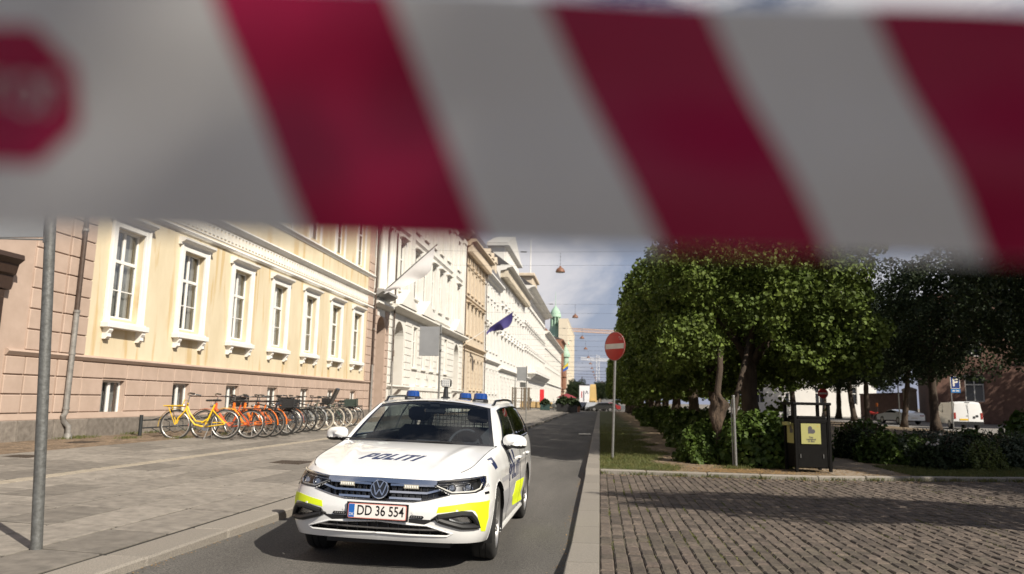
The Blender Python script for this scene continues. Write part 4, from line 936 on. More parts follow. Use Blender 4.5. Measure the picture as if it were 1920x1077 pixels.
KEYS = [ # s,  Wx,   Wy,   zW,  Tx,   Ty,   Tz,   zb,  c1,  c2
 (0.00, .000, -.875, .52, .000, -.800, .800, .262, .30, .62),
 (0.25, .250, -.869, .52, .250, -.792, .800, .262, .30, .62),
 (0.50, .500, -.840, .52, .490, -.757, .805, .260, .30, .62),
 (0.66, .650, -.793, .52, .610, -.700, .818, .257, .30, .64),
 (0.82, .775, -.705, .53, .690, -.600, .846, .252, .28, .68),
 (0.97, .852, -.585, .54, .728, -.480, .874, .245, .26, .72),
 (1.12, .890, -.450, .55, .742, -.360, .898, .235, .24, .76),
 (1.30, .906, -.290, .57, .750, -.220, .920, .225, .22, .80),
 (1.60, .913,  .000, .58, .762,  .040, .956, .215, .20, .84),
 (1.90, .916,  .300, .58, .780,  .300, .988, .21, .18, .86),
 (2.10, .917,  .500, .58, .806,  .500, 1.004, .21, .16, .88),
 (2.40, .918,  .800, .58, .846,  .800, 1.010, .21, .14, .90),
 (3.60, .918, 2.000, .58, .862, 2.000, 1.022, .21, .14, .90),
 (4.40, .914, 2.800, .58, .855, 2.800, 1.034, .22, .14, .90),
 (5.00, .900, 3.380, .58, .830, 3.380, 1.040, .24, .16, .88),
 (5.25, .850, 3.620, .58, .780, 3.590, 1.040, .25, .2, .85),
 (5.55, .660, 3.830, .58, .600, 3.760, 1.040, .26, .25, .8),
 (6.20, .000, 3.890, .58, .000, 3.810, 1.040, .26, .25, .8)]
KA = np.array(KEYS)
sv = np.unique(np.concatenate([np.arange(0, 1.3, .0115), np.arange(1.3, 5.0, .02), np.arange(5, 6.2, .03), [6.2]]))
C_ = {n: herm(KA[:, 0], KA[:, i+1], sv) for i, n in enumerate(('Wx', 'Wy', 'zW', 'Tx', 'Ty', 'Tz', 'zb', 'c1', 'c2'))}
def Tat_y(y): return np.array([np.interp(y, C_['Ty'], C_[k]) for k in ('Tx', 'Ty', 'Tz')])
def Tat_x(x):
    m = C_['Ty'] < -.3; return np.array([np.interp(x, C_['Tx'][m], C_[k][m]) for k in ('Tx', 'Ty', 'Tz')])
NLOW, NUP = 16, 30
def shell_pts():
    tx = np.gradient(C_['Wx'], sv); ty = np.gradient(C_['Wy'], sv); l = np.hypot(tx, ty); nxo, nyo = ty/l, -tx/l   # outward
    cols = []
    for i in range(len(sv)):
        g = {k: C_[k][i] for k in C_}; W = np.array([g['Wx'], g['Wy'], g['zW']]); T = np.array([g['Tx'], g['Ty'], g['Tz']]); o = np.array([nxo[i], nyo[i], 0])
        B = W-o*.055; B[2] = g['zb']; Cb = W.copy()+o*.004; Cb[2] = g['zb']+.10
        col = [(1-t)**2*B+2*t*(1-t)*Cb+t*t*W for t in np.linspace(0, 1, NLOW, endpoint=False)]
        Cu = W+(T-W)*g['c1']; Cu[2] = W[2]+(T[2]-W[2])*g['c2']
        col += [(1-t)**2*W+2*t*(1-t)*Cu+t*t*T for t in np.linspace(0, 1, NUP)]
        cols.append(col)
    A_ = np.array(cols)
    # side: shoulder crease and a sill groove on the doors
    y, z = A_[:, :, 1], A_[:, :, 2]; w = np.clip((y-.05)/.4, 0, 1)*np.clip((3.4-y)/.3, 0, 1)
    A_[:, :, 0] += w*(.010*np.exp(-((z-.80)/.028)**2)-.012*np.exp(-((z-.37)/.06)**2))*np.sign(A_[:, :, 0])
    return A_
SP = shell_pts(); nS, nV = SP.shape[:2]
# full shell BVH (both halves)
def bvh_of():
    vs = []; fs = []
    for sgn in (1, -1):
        o = len(vs); vs += [Vector((sgn*p[0], p[1], p[2])) for col in SP for p in col]
        for i in range(nS-1):
            for j in range(nV-1):
                a = o+i*nV+j; fs.append((a, a+nV, a+nV+1, a+1))
    return BVHTree.FromPolygons(vs, fs)
BV = bvh_of()
def px_car(px, py, bv=None):
    o = CI @ CPOS; d = (CI.to_3x3() @ ray(px, py)).normalized(); h = (bv or BV).ray_cast(o, d); return h[0]
def pxs(l, bv=None, ax='f'):
    out = []
    for p in l:
        h = px_car(*p, bv)
        if h is None: continue
        out.append((h.x, h.z) if ax == 'f' else ((h.y, h.z) if ax == 's' else (h.x, h.y)))
    return out
def hit(ax, a, b, sgn=1, bv=None):
    bv = bv or BV
    if ax == 'f': o, d = Vector((a, -4, b)), Vector((0, 1, 0))
    elif ax == 's': o, d = Vector((sgn*4, a, b)), Vector((-sgn, 0, 0))
    else: o, d = Vector((a, b, 4)), Vector((0, 0, -1))
    h = bv.ray_cast(o, d)
    if h[0] is None:
        h = bv.find_nearest(o+d*(3.2 if ax == 'f' else 3.09))
    p, n = h[0], h[1]
    if n.dot(d) > 0: n = -n
    return p, n
def drape(name, poly, mat_, parent, ax='f', off=.003, thick=.006, step=.03, sgn=1, bv=None, mirror=False, smooth=True, label=None):
    if isinstance(poly, bpy.types.Mesh): bm = bmesh.new(); bm.from_mesh(poly); 
    else:
        bm = bmesh.new(); vs = [bm.verts.new((p[0], p[1], 0)) for p in poly]
        try: bm.faces.new(vs)
        except Exception: return None
        bmesh.ops.triangulate(bm, faces=bm.faces[:])
    if mirror:
        for v in bm.verts: v.co.x = -v.co.x
    xs = [v.co.x for v in bm.verts]; ys = [v.co.y for v in bm.verts]
    for lo, hi, k in ((min(xs), max(xs), 0), (min(ys), max(ys), 1)):
        c = lo+step
        while c < hi:
            n = [0, 0, 0]; n[k] = 1; co = [0, 0, 0]; co[k] = c
            bmesh.ops.bisect_plane(bm, geom=bm.verts[:]+bm.edges[:]+bm.faces[:], plane_co=co, plane_no=n); c += step
    bm.verts.ensure_lookup_table(); bm.edges.ensure_lookup_table()
    H = [hit(ax, v.co.x, v.co.y, sgn, bv) for v in bm.verts]; vs = [p+n*off for p, n in H]; n0 = len(vs); vs += [p+n*(off-thick) for p, n in H]
    bm.verts.index_update(); fs = [tuple(v.index for v in f.verts) for f in bm.faces]
    for e in bm.edges:
        if len(e.link_faces) == 1: a, b = e.verts[0].index, e.verts[1].index; fs.append((a, b, n0+b, n0+a))
    bm.free(); mb = MB(); mb.add(vs, fs); o = mb.build(name, mat_, parent, smooth=smooth, fixn=True)
    if label: o['label'] = label
    return o
def drape_tube(name, pts, r, mat_, parent, ax='f', off=.002, closed=True, sgn=1, bv=None, step=.03, n=6, mirror=False):
    P2 = []; L = list(pts)+([pts[0]] if closed else [])
    for a, b in zip(L, L[1:]):
        k = max(1, int(math.hypot(b[0]-a[0], b[1]-a[1])/step))
        P2 += [(a[0]+(b[0]-a[0])*i/k, a[1]+(b[1]-a[1])*i/k) for i in range(k)]
    if not closed: P2.append(L[-1])
    if mirror: P2 = [(-a, b) for a, b in P2]
    Q = []
    for a, b in P2: p, nn = hit(ax, a, b, sgn, bv); Q.append(p+nn*off)
    mb = MB(); mb.tube(Q, r, n, closed=closed); return mb.build(name, mat_, parent, smooth=True)
def inpoly(x, y, P):
    c = False; j = len(P)-1
    for i in range(len(P)):
        if (P[i][1] > y) != (P[j][1] > y) and x < (P[j][0]-P[i][0])*(y-P[i][1])/(P[j][1]-P[i][1])+P[i][0]: c = not c
        j = i
    return c
def z4(l): return [(780+a/7.98, 850+b/7.98) for a, b in l]
def z2(l): return [(540+a/4, 820+b/4) for a, b in l]
HEAD = pxs(z4([(285, 490), (318, 420), (560, 398), (1000, 345), (1045, 350), (1047, 430), (1000, 540), (900, 588), (520, 612)]))
FOG = pxs(z2([(1095, 606), (1300, 575), (1370, 578), (1400, 612), (1428, 668), (1300, 672), (1160, 634)]))
YEL = pxs(z4([(335, 808), (305, 900), (560, 875), (830, 852), (885, 868), (915, 920), (955, 1077)])+z2([(1446, 705), (1478, 705)])+z4([(1085, 960), (1105, 700), (800, 740)]))
hb = min(p[0] for p in HEAD)
GRB = [(0, .592), (.30, .594), (.40, .612), (.58, .650)]
GRT = [(hb+.02, .775), (0, .785)]
GRILLE_R = [(0, .590), (.30, .592), (.42, .612), (hb+.13, HEAD[-1][1]-.008), (hb-.01, HEAD[0][1]), (hb+.015, HEAD[1][1]-.03), (0, HEAD[1][1]-.028)]
GRILLE = GRILLE_R+[(-a, b) for a, b in reversed(GRILLE_R[1:-1])]
LOW_R = [(max(a, 0), b) for a, b in pxs([(709, 999), (760, 1003), (838, 1006), (848, 1001), (800, 986), (770, 984), (709, 976)])]; LOW_R[0] = (0, LOW_R[0][1]); LOW_R[-1] = (0, LOW_R[-1][1])
print('LOW', LOW_R, 'HEAD', HEAD, 'FOG', FOG)
LOW = LOW_R+[(-a, b) for a, b in reversed(LOW_R[1:-1])]
holes = [HEAD, [(-a, b) for a, b in HEAD], FOG, [(-a, b) for a, b in FOG], GRILLE, LOW]
ARCH_R = .372; AX1, AX2 = .05, 2.70; AXLES = ((AX1, .335), (AX2, .335))
# body shell: bumper, wings, doors, quarter panels; cut for arches and openings
mb = MB()
for sgn in (1, -1):
    Q = SP.copy()
    for (ay, az) in AXLES:
        dy = Q[:, :, 1]-ay; dz = Q[:, :, 2]-az; r = np.hypot(dy, dz); k = (np.abs(r-ARCH_R) < .017) & (Q[:, :, 0] > .5)
        sc_ = np.where(k, ARCH_R/np.maximum(r, .01), 1); Q[:, :, 1] = ay+dy*sc_; Q[:, :, 2] = az+dz*sc_
    o = len(mb.v); mb.v += [(sgn*p[0], p[1], p[2]) for col in Q for p in col]
    for i in range(nS-1):
        for j in range(nV-1):
            c = (Q[i, j]+Q[i+1, j]+Q[i, j+1]+Q[i+1, j+1])/4
            if c[0] > .5 and any(math.hypot(c[1]-ay, c[2]-az) < ARCH_R-.002 for ay, az in AXLES): continue
            if c[1] < -.2 and any(inpoly(sgn*c[0], c[2], h) for h in holes): continue
            a = o+i*nV+j; mb.f.append((a, a+nV, a+nV+1, a+1) if sgn > 0 else (a+1, a+nV+1, a+nV, a)); mb.mi.append(0)
body = mb.build('body_shell', M_cw, car, smooth='all')
# wheel arch liners, lips
for sgn in (1, -1):
    for (ay, az) in AXLES:
        mb = MB(); n = 24
        for k in range(n+1):
            a = PI*(-.12+1.24*k/n); y, z = ay+math.cos(a)*ARCH_R, az+math.sin(a)*ARCH_R; mb.v += [(sgn*.90, y, z), (sgn*.55, y, z)]
        mb.f = [(2*k, 2*k+1, 2*k+3, 2*k+2) for k in range(n)]+[tuple(2*k+1 for k in range(n+1))]; mb.mi = [0]*len(mb.f); mb.build('arch_liner', M_blk, car)
mb = MB(); mb.box((-.74, -.66, .25), (.74, -.36, .29)); mb.box((-.56, -.5, .17), (.56, 3.7, .30)); mb.box((-.86, .42, .19), (.86, 2.36, .24), .02); mb.build('underbody', M_blk, car)
for sgn in (1, -1): mb = MB(); mb.tube([(sgn*.868, .40, .205), (sgn*.868, 2.38, .21)], .026, 8); mb.build('sill', M_cw, car, smooth=True)
# hood
def coons(front, rear, edge, nt, na, bulge):
    G = np.zeros((nt, na, 3)); A2 = np.linspace(-1, 1, na); TT = np.linspace(0, 1, nt)
    f1, r1 = np.array(front(1.)), np.array(rear(1.))
    for i, t in enumerate(TT):
        de = np.array(edge(t))-(f1*(1-t)+r1*t)
        for j, a in enumerate(A2):
            p = np.array(front(abs(a)))*(1-t)+np.array(rear(abs(a)))*t; p = p+de*abs(a)**3
            p[2] += bulge(t, abs(a)); p[0] *= (1 if a >= 0 else -1); G[i, j] = p
    return G
def grid_build(name, G, m, parent, sel=None, smooth='all', flip=False):
    n, k = G.shape[:2]; mb = MB(); mb.v = [tuple(p) for r in G for p in r]
    mb.f = [((i*k+j, i*k+j+1, (i+1)*k+j+1, (i+1)*k+j) if not flip else (i*k+j, (i+1)*k+j, (i+1)*k+j+1, i*k+j+1)) for i in range(n-1) for j in range(k-1) if sel is None or sel(i, j)]
    mb.mi = [0]*len(mb.f); return mb.build(name, m, parent, smooth=smooth)
def grid_bvh(G):
    n, k = G.shape[:2]; return BVHTree.FromPolygons([Vector(p) for r in G for p in r], [(i*k+j, i*k+j+1, (i+1)*k+j+1, (i+1)*k+j) for i in range(n-1) for j in range(k-1)])
HXF = .655
def h_edge(t): 
    y0 = Tat_x(HXF)[1]; return Tat_y(y0+(.47-y0)*t)
hood_front = lambda a: Tat_x(max(a*HXF, 1e-4))
hood_rear = lambda a: (a*Tat_y(.47)[0], .335+.135*a*a, 1.016-.014*a*a)
HG = coons(hood_front, hood_rear, h_edge, 50, 61, lambda t, a: (.044*(4*t*(1-t))**.85*(1-a**4)*.9+.012*math.exp(-((a-(.60+.16*t))/.07)**2)*min(1, 6*t)*min(1, 4*(1-t))))
hood = grid_build('bonnet', HG, M_cw, car); HBV = grid_bvh(HG)
for sgn in (1, -1):
    mb = MB(); pts = [Vector((sgn*p[0], p[1], p[2]+.0005)) for p in (h_edge(t) for t in np.linspace(0, 1, 30))]; mb.tube(pts, .0035, 5); mb.build('shut_line', M_blk, hood)
# greenhouse
def belt(q): return Tat_y(.50+q*(3.50-.50))
def roofe(q): return np.array([herm([0, .3, .7, 1], [.652, .690, .685, .62], q), 1.11+q*(3.36-1.11), herm([0, .15, .5, .85, 1], [1.378, 1.432, 1.455, 1.428, 1.385], q)])
QS = sorted({*np.linspace(0, 1, 49), .05, .355, .385, .68, .71, .93}); TS = sorted({*np.linspace(0, 1, 21), .06, .90})
SG = np.zeros((len(QS), len(TS), 3))
for i, q in enumerate(QS):
    b, r = belt(q), roofe(q)
    for j, t in enumerate(TS): p = b*(1-t)+r*t; p[0] += .030*4*t*(1-t); SG[i, j] = p
def qt(i, j): return (QS[i]+QS[i+1])/2, (TS[j]+TS[j+1])/2
def region(i, j):
    q, t = qt(i, j)
    if not .06 < t < .90: return 'b'
    if .05 < q < .355: return 'w1'
    if .385 < q < .68: return 'w2'
    if .71 < q < .93: return 'w3'
    if .355 <= q <= .71: return 'p'
    return 'b'
for sgn in (1, -1):
    G = SG.copy(); G[:, :, 0] *= sgn
    grid_build('cabin_side', G, M_cw, car, lambda i, j: region(i, j) == 'b', flip=sgn < 0)
    grid_build('pillar_trim', G, M_gloss, car, lambda i, j: region(i, j) == 'p', flip=sgn < 0)
    for nm, mm in (('w1', M_cgl), ('w2', M_cgl2), ('w3', M_cgl2)): grid_build('side_window', G, mm, car, lambda i, j, nm=nm: region(i, j) == nm, flip=sgn < 0)
    def sp(q, t): b, r = belt(q), roofe(q); p = b*(1-t)+r*t; p[0] += .030*4*t*(1-t)+.004; return Vector((p[0]*sgn, p[1], p[2]))
    loop = [sp(q, .06) for q in np.linspace(.05, .93, 24)]+[sp(.93, t) for t in np.linspace(.1, .86, 8)]+[sp(q, .90) for q in np.linspace(.93, .05, 24)]+[sp(.05, t) for t in np.linspace(.86, .1, 8)]
    mb = MB(); mb.tube(loop, .010, 6, closed=True); mb.build('window_trim', M_gloss, car, smooth=True)
    mb = MB(); mb.tube([sp(q, .05)+Vector((sgn*.003, 0, -.006)) for q in np.linspace(.05, .93, 24)], .006, 6); mb.build('chrome_strip', M_chr, car, smooth=True)
    # roof rail
    pts = [Vector((sgn*(roofe(q)[0]-.035), roofe(q)[1], roofe(q)[2]+.036+(0 if .12 < q < .9 else -.03))) for q in np.linspace(.07, .95, 34)]
    mb = MB(); mb.tube(pts, [.016]*34, 8); mb.build('roof_rail', M_gloss, car, smooth=True)
ws_b = lambda a: (a*.772, .345+.150*a*a, 1.016-.014*a*a)
ws_t = lambda a: (a*.622, 1.075+.050*a*a, 1.436-.048*a*a)
WG = np.array([[np.array(ws_b(a))*(1-t)+np.array(ws_t(a))*t+np.array([0, -.030, .020])*4*t*(1-t)*(1-.5*a*a) for a in np.linspace(-1, 1, 41)] for t in np.linspace(0, 1, 25)])
wsc = grid_build('windscreen', WG, M_cgl, car, lambda i, j: 1 <= i < 23 and 1 <= j < 39)
grid_build('windscreen_border', WG, M_gloss, car, lambda i, j: not (1 <= i < 23 and 1 <= j < 39))
for sgn in (1, -1):
    AP = np.array([[np.array([sgn*1, 1, 1])*(WG[i, -1]*(1-u)+(belt(0)*(1-i/24)+roofe(0)*(i/24)+np.array([.030*4*i/24*(1-i/24), 0, 0]))*u+np.array([0, 0, .008])*4*u*(1-u)) for u in np.linspace(0, 1, 5)] for i in range(25)])
    grid_build('windscreen_pillar', AP, M_cw, car, flip=sgn < 0)
roof_r = lambda a: (a*.62, 3.36+.05*(1-a*a), 1.405-.04*a*a)
RG = coons(ws_t, roof_r, lambda t: (roofe(t)[0], roofe(t)[1], roofe(t)[2]), 40, 41, lambda t, a: .050*(1-a*a)*(4*t*(1-t))**.6+.010*(1-a*a))
grid_build('headliner', RG-np.array([0, 0, .035]), mat('headliner_cloth', (.10, .10, .105), .9), car); roof = grid_build('roof', RG, M_cw, car); RBV = grid_bvh(RG)
def rear_belt(a): m = C_['Ty'] > 3.49; o = np.argsort(C_['Tx'][m]); return np.array([a*.80, np.interp(a*.80, C_['Tx'][m][o], C_['Ty'][m][o]), 1.04])
RRG = np.array([[np.array([np.sign(a), 1, 1])*(np.array(roof_r(abs(a)))*(1-t)+rear_belt(abs(a))*t) for a in np.linspace(-1, 1, 31)] for t in np.linspace(0, 1, 16)])
grid_build('rear_window', RRG, M_cgl, car, lambda i, j: 2 <= i < 13 and 3 <= j < 27); grid_build('tailgate_frame', RRG, M_cw, car, lambda i, j: not (2 <= i < 13 and 3 <= j < 27))
# --- front face
blk_back = drape('grille_back', GRILLE, M_gloss, car, off=-.055, thick=.004, step=.04)
def cw(p, m): return [(-a, b) for a, b in p] if m else p
gt = HEAD[1][1]
drape('grille_bar', [(-hb-.02, gt+.004), (-hb-.01, gt-.034), (0, gt-.030), (hb+.01, gt-.034), (hb+.02, gt+.004), (0, gt+.008)], M_chr, car, off=.006, thick=.03, step=.05)
zE = (gt+.590)/2+.004
for z0, xe, ze in ((zE+.040, hb+.005, zE+.046), (zE-.016, .40, zE-.016), (zE-.066, .36, zE-.066)):
    for sgn in (1, -1):
        h_ = .0085
        pl = [(sgn*.085, z0-h_), (sgn*xe, ze-h_), (sgn*xe, ze+h_), (sgn*.085, z0+h_)]
        if ze == zE-.016: pl = [(sgn*.085, z0-h_), (sgn*.40, ze-h_), (sgn*(hb+.07), ze+.028), (sgn*(hb+.07), ze+.044), (sgn*.40, ze+h_), (sgn*.085, z0+h_)]
        if ze == zE-.066 and sgn: pass
        drape('grille_slat', pl, M_chr, car, off=-.004, thick=.03, step=.05)
for sgn in (1, -1):
    for k in range(7): x = sgn*(.13+.055*k); drape('grille_rib', [(x-.003, .60), (x+.003, .60), (x+.003, gt-.04), (x-.003, gt-.04)], M_blk, car, off=-.022, thick=.03, step=.2)
drape_tube('grille_trim', [(-a, b) for a, b in reversed(GRILLE_R[:4])]+GRILLE_R[1:4], .006, M_chr, car, off=.001, closed=False)
# round emblem: ring with V over W
ez = zE; p0, n0 = hit('f', .004, ez); p0.x = 0
E0 = Matrix.Translation(p0+Vector((0, -.012, 0))) @ Matrix.Rotation(PI/2+math.radians(-9), 4, 'X')
mb = MB(); mb.lathe([(.0, .004), (.075, .004), (.080, -.02)], 36, T=E0); ed = mb.build('emblem_disc', M_gloss, car, smooth=True)
mb = MB(); mb.tube([E0 @ Vector((.0735*math.cos(a), .0735*math.sin(a), .008)) for a in np.linspace(0, 2*PI, 40, endpoint=False)], .0055, 6, closed=True); mb.build('emblem_ring', M_chr, ed, smooth=True)
def stroke(mb, pts, w, z0, z1, T):
    for (x0, y0), (x1, y1) in zip(pts, pts[1:]):
        d = Vector((x1-x0, y1-y0)).normalized(); n = Vector((-d.y, d.x))*w/2
        mb.prism([(x0-n.x, y0-n.y), (x1-n.x, y1-n.y), (x1+n.x, y1+n.y), (x0+n.x, y0+n.y)], z0, z1, T=T)
mb = MB(); stroke(mb, [(-.030, .066), (-.002, .012), (.002, .012), (.030, .066)], .009, .004, .010, E0); stroke(mb, [(-.058, .044), (-.028, -.050), (0, .000), (.028, -.050), (.058, .044)], .009, .004, .0105, E0); mb.build('emblem_letters', M_chr, ed)
# LED blocks in the grille
for x in (-.30, .265):
    o = drape('strobe_light', [(x-.062, gt-.068), (x+.062, gt-.068), (x+.062, gt-.038), (x-.062, gt-.038)], mat('strobe_frame', (.36, .34, .28), .5), car, off=.004, thick=.03, step=.2)
    mb = MB()
    for k in range(6): p, n = hit('f', x-.05+.02*k, gt-.053); mb.box((p.x-.007, p.y-.009, p.z-.010), (p.x+.007, p.y-.002, p.z+.010), .003)
    tag(mb.build('strobe_leds', M_led, o), kind='stuff')
# headlamps
M_hl = mat('headlamp_housing', (.05, .05, .052), .35, metal=.5)
for m in (0, 1):
    sg = -1 if m else 1; P = cw(HEAD, m)
    hl = drape('headlight', P, M_hl, car, off=-.050, thick=.004, step=.04)
    zt, zb_ = max(b for a, b in HEAD), min(b for a, b in HEAD); x0, x1 = hb, max(a for a, b in HEAD)
    drape('lens_cover', P, M_lens, hl, off=.003, thick=.001, step=.03)
    drape_tube('headlight_edge', P, .006, M_blk, hl, off=.0)
    tl = [HEAD[1], HEAD[2], HEAD[3]]; drape_tube('top_strip', cw([(a, b-.006) for a, b in tl], m), .010, M_chr, hl, off=.002, closed=False)
    low = [(HEAD[0][0]+.012, HEAD[0][1]), (HEAD[8][0]+.01, HEAD[8][1]+.012), (HEAD[7][0]-.01, HEAD[7][1]+.012), (HEAD[6][0]-.015, HEAD[6][1]+.01), (HEAD[5][0]-.015, HEAD[5][1])]
    drape_tube('daylight_strip', cw(low, m), .0065, M_led, hl, off=-.008, closed=False)
    up = [(HEAD[0][0]+.012, HEAD[0][1]), (HEAD[1][0]+.01, HEAD[1][1]-.028), (HEAD[2][0], HEAD[2][1]-.03), (HEAD[3][0]-.03, HEAD[3][1]-.028)]
    drape_tube('daylight_strip', cw(up, m), .005, M_chr, hl, off=-.008, closed=False)
    for fx in (.36, .70):
        x = x0+(x1-x0)*fx; z = HEAD[8][1]+.048; p, n = hit('f', sg*x, z); n = (n+Vector((0, -2, 0))).normalized(); Q = Matrix.Translation(p-n*.030) @ n.to_track_quat('Z', 'Y').to_matrix().to_4x4()
        mb = MB(); mb.lathe([(.036, .012), (.040, .014), (.036, .0), (.026, -.012)], 20, T=Q); mb.build('lamp_bezel', M_chr, hl, smooth=True)
        mb = MB(); mb.lathe([(.028, -.004), (.026, .006), (.018, .014), (.008, .018), (.0005, .019)], 20, T=Q); mb.build('projector_lens', M_lens, hl, smooth=True)
        mb = MB(); mb.lathe([(.0005, -.002), (.022, -.001), (.027, .004)], 16, T=Q); mb.build('reflector', mat('lamp_reflector', (.55, .56, .58), .2, metal=1), hl, smooth=True)
    # fog lamp frame, lamp
    Pf = cw(FOG, m); fg = drape('fog_recess', Pf, M_blk, car, off=-.05, thick=.004, step=.04)
    drape_tube('fog_frame', Pf, .026, M_blk, fg, off=.0, n=8)
    xs = [a for a, b in FOG]; zs = [b for a, b in FOG]; cx, cz = (min(xs)*.35+max(xs)*.65), (min(zs)+max(zs))/2
    drape('fog_lamp', cw([(cx-.11, cz-.008), (cx+.0, cz-.034), (cx+.075, cz-.030), (cx+.075, cz+.022), (cx-.08, cz+.026)], m), MATS['lamp_reflector'], fg, off=-.03, thick=.02, step=.03)
    drape('fog_lens', cw([(cx-.12, cz-.008), (cx+.0, cz-.036), (cx+.08, cz-.032), (cx+.08, cz+.024), (cx-.085, cz+.028)], m), M_lens, fg, off=-.018, thick=.002, step=.05)
    # black band from fog frame to the plate
    band = [(.27, .425), (.40, .412), (FOG[0][0]+.02, FOG[0][1]-.012), (FOG[0][0]+.02, FOG[0][1]+.004), (.45, .452), (.27, .455)]
    drape('bumper_band', cw(band, m), M_blk, car, off=.002, thick=.006, step=.04)
    drape('yellow_panel', cw(YEL, m), M_ylw, car, off=.002, thick=.003, step=.025)
    lp = [(.285, .462), (.385, .459), (.395, .470), (.385, .482), (.285, .485), (.277, .474)]
    so_ = drape('marker_lamp', cw(lp, m), M_gloss, car, off=.008, thick=.012, step=.05); mb = MB()
    for k in range(5): p, n = hit('f', sg*(.295+.019*k), .472); mb.box((p.x-.006, p.y-.014, p.z-.006), (p.x+.006, p.y-.006, p.z+.006), .002)
    tag(mb.build('marker_leds', M_alloy, so_), kind='stuff')
    p, n = hit('f', sg*.30, .505); mb = MB(); mb.lathe([(.0005, .003), (.012, .003), (.013, 0)], 14, T=Matrix.Translation(p) @ n.to_track_quat('Z', 'Y').to_matrix().to_4x4()); mb.build('parking_sensor', M_cw, car, smooth=True)
    p, n = hit('f', sg*.66, .525); mb = MB(); mb.lathe([(.0005, .006), (.012, .006), (.013, 0)], 14, T=Matrix.Translation(p) @ n.to_track_quat('Z', 'Y').to_matrix().to_4x4()); mb.build('parking_sensor', M_cw, car, smooth=True)
# lower intake
lo = drape('lower_intake', LOW, M_blk, car, off=-.05, thick=.004, step=.05); drape_tube('intake_trim', LOW, .008, M_cw, lo, off=0)
lz0, lz1 = LOW_R[0][1], LOW_R[-1][1]; lx = max(a for a, b in LOW_R)*.93; lm = (lz0+lz1)/2-.01
drape('intake_bar', [(-lx, lm+.004), (-lx*.8, lm-.003), (0, lm-.007), (lx*.8, lm-.003), (lx, lm+.004), (lx*.8, lm+.011), (0, lm+.007), (-lx*.8, lm+.011)], M_chr, lo, off=.002, thick=.02, step=.05)
for k in range(-6, 7): drape('intake_rib', [(k*.09-.004, lz0), (k*.09+.004, lz0), (k*.09+.004, lz1), (k*.09-.004, lz1)], M_gloss, lo, off=-.02, thick=.02, step=.2)
# number plate
pz = .50; p, n = hit('f', .004, pz); p.x = 0; print('PLATE', p, n); PT = Matrix.Translation(p+Vector((0, -.016, 0))) @ Matrix.Rotation(PI/2-.04, 4, 'X')
mb = MB(); mb.box((-.268, -.070, -.014), (.268, .070, .002), .004, T=PT); pl = mb.build('number_plate', M_gloss, car)
def rrect(w, h, r): return [(sx*(w-r)+r*math.cos(a), sy*(h-r)+r*math.sin(a)) for sx, sy, a0 in ((1, 1, 0), (-1, 1, PI/2), (-1, -1, PI), (1, -1, 1.5*PI)) for a in np.linspace(a0, a0+PI/2, 5)]
mb = MB(); mb.prism(rrect(.252, .060, .012), .002, .0035, T=PT); mb.build('plate_border', mat('plate_red', (.62, .22, .18), .4), pl)
mb = MB(); mb.prism(rrect(.246, .054, .010), .0035, .0045, T=PT); mb.build('plate_face', mat('plate_white', (.78, .74, .70), .4), pl)
mb = MB(); mb.prism([(-.246, -.053), (-.196, -.053), (-.196, .053), (-.246, .053)], .0045, .0052, T=PT); mb.build('plate_blue_strip', mat('plate_blue', (.02, .12, .42), .4), pl)
def flat_text(txt, size, T, m, parent, name, sx=1, **k):
    me = text_mesh(txt, size, name, **k); me.transform(T @ Matrix.Diagonal((sx, 1, 1, 1))); me.materials.clear(); me.materials.append(m); return put(name, me, parent)
flat_text('DD 36 554', .112, PT @ Matrix.Translation((.028, .002, .0055)), M_gloss, pl, 'plate_lettering', sx=.80, bold=.0016)
flat_text('DK', .034, PT @ Matrix.Translation((-.221, -.030, .006)), M_wht, pl, 'plate_country_letters', sx=.9)
# --- lettering POLITI drawn from strokes, letters 5 high on unit cells
def poly_letters(slant=.35):
    t = .35
    P = [[(0, 0), (t, 0), (t, .38), (.78, .38), (.95, .52), (.95, .86), (.78, 1), (0, 1)], None]
    L = {}
    L['P'] = ([(0, 0), (t, 0), (t, .34), (.80, .34), (.98, .48), (.98, .86), (.84, 1), (0, 1)], [(t, .56), (.64, .56), (.70, .62), (.70, .72), (.64, .78), (t, .78)])
    L['O'] = ([(.16, 0), (.84, 0), (1, .16), (1, .84), (.84, 1), (.16, 1), (0, .84), (0, .16)], [(.30, .26), (.70, .26), (.70, .74), (.30, .74)])
    L['L'] = ([(0, 0), (.92, 0), (.92, .25), (t, .25), (t, 1), (0, 1)], None)
    L['I'] = ([(0, 0), (t, 0), (t, 1), (0, 1)], None)
    L['T'] = ([(.33, 0), (.33+t, 0), (.33+t, .77), (.98, .77), (.98, 1), (0, 1), (0, .77), (.33, .77)], None)
    return L
def letters_mesh(word, w, h, slant, gap=.16):
    L = poly_letters(); adv = {'P': 1.0, 'O': 1.0, 'L': .92, 'I': .30, 'T': .98}; tot = sum(adv[c] for c in word)+gap*(len(word)-1); x = 0; s = w/tot; bm = bmesh.new()
    for c in word:
        out, hole = L[c]; f = lambda p: (((p[0]+x)*s+p[1]*h*slant-w/2-h*slant/2), (p[1]-.5)*h, 0)
        vs = [bm.verts.new(f(p)) for p in out]; es = [bm.edges.new((vs[i], vs[(i+1) % len(vs)])) for i in range(len(vs))]
        if hole: hv = [bm.verts.new(f(p)) for p in hole]; es += [bm.edges.new((hv[i], hv[(i+1) % len(hv)])) for i in range(len(hv))]
        bmesh.ops.triangle_fill(bm, use_beauty=True, edges=es); x += adv[c]+gap
    me = bpy.data.meshes.new('letters'); bm.to_mesh(me); bm.free(); return me
me = letters_mesh('POLITI', .51, .18, .45, .22)
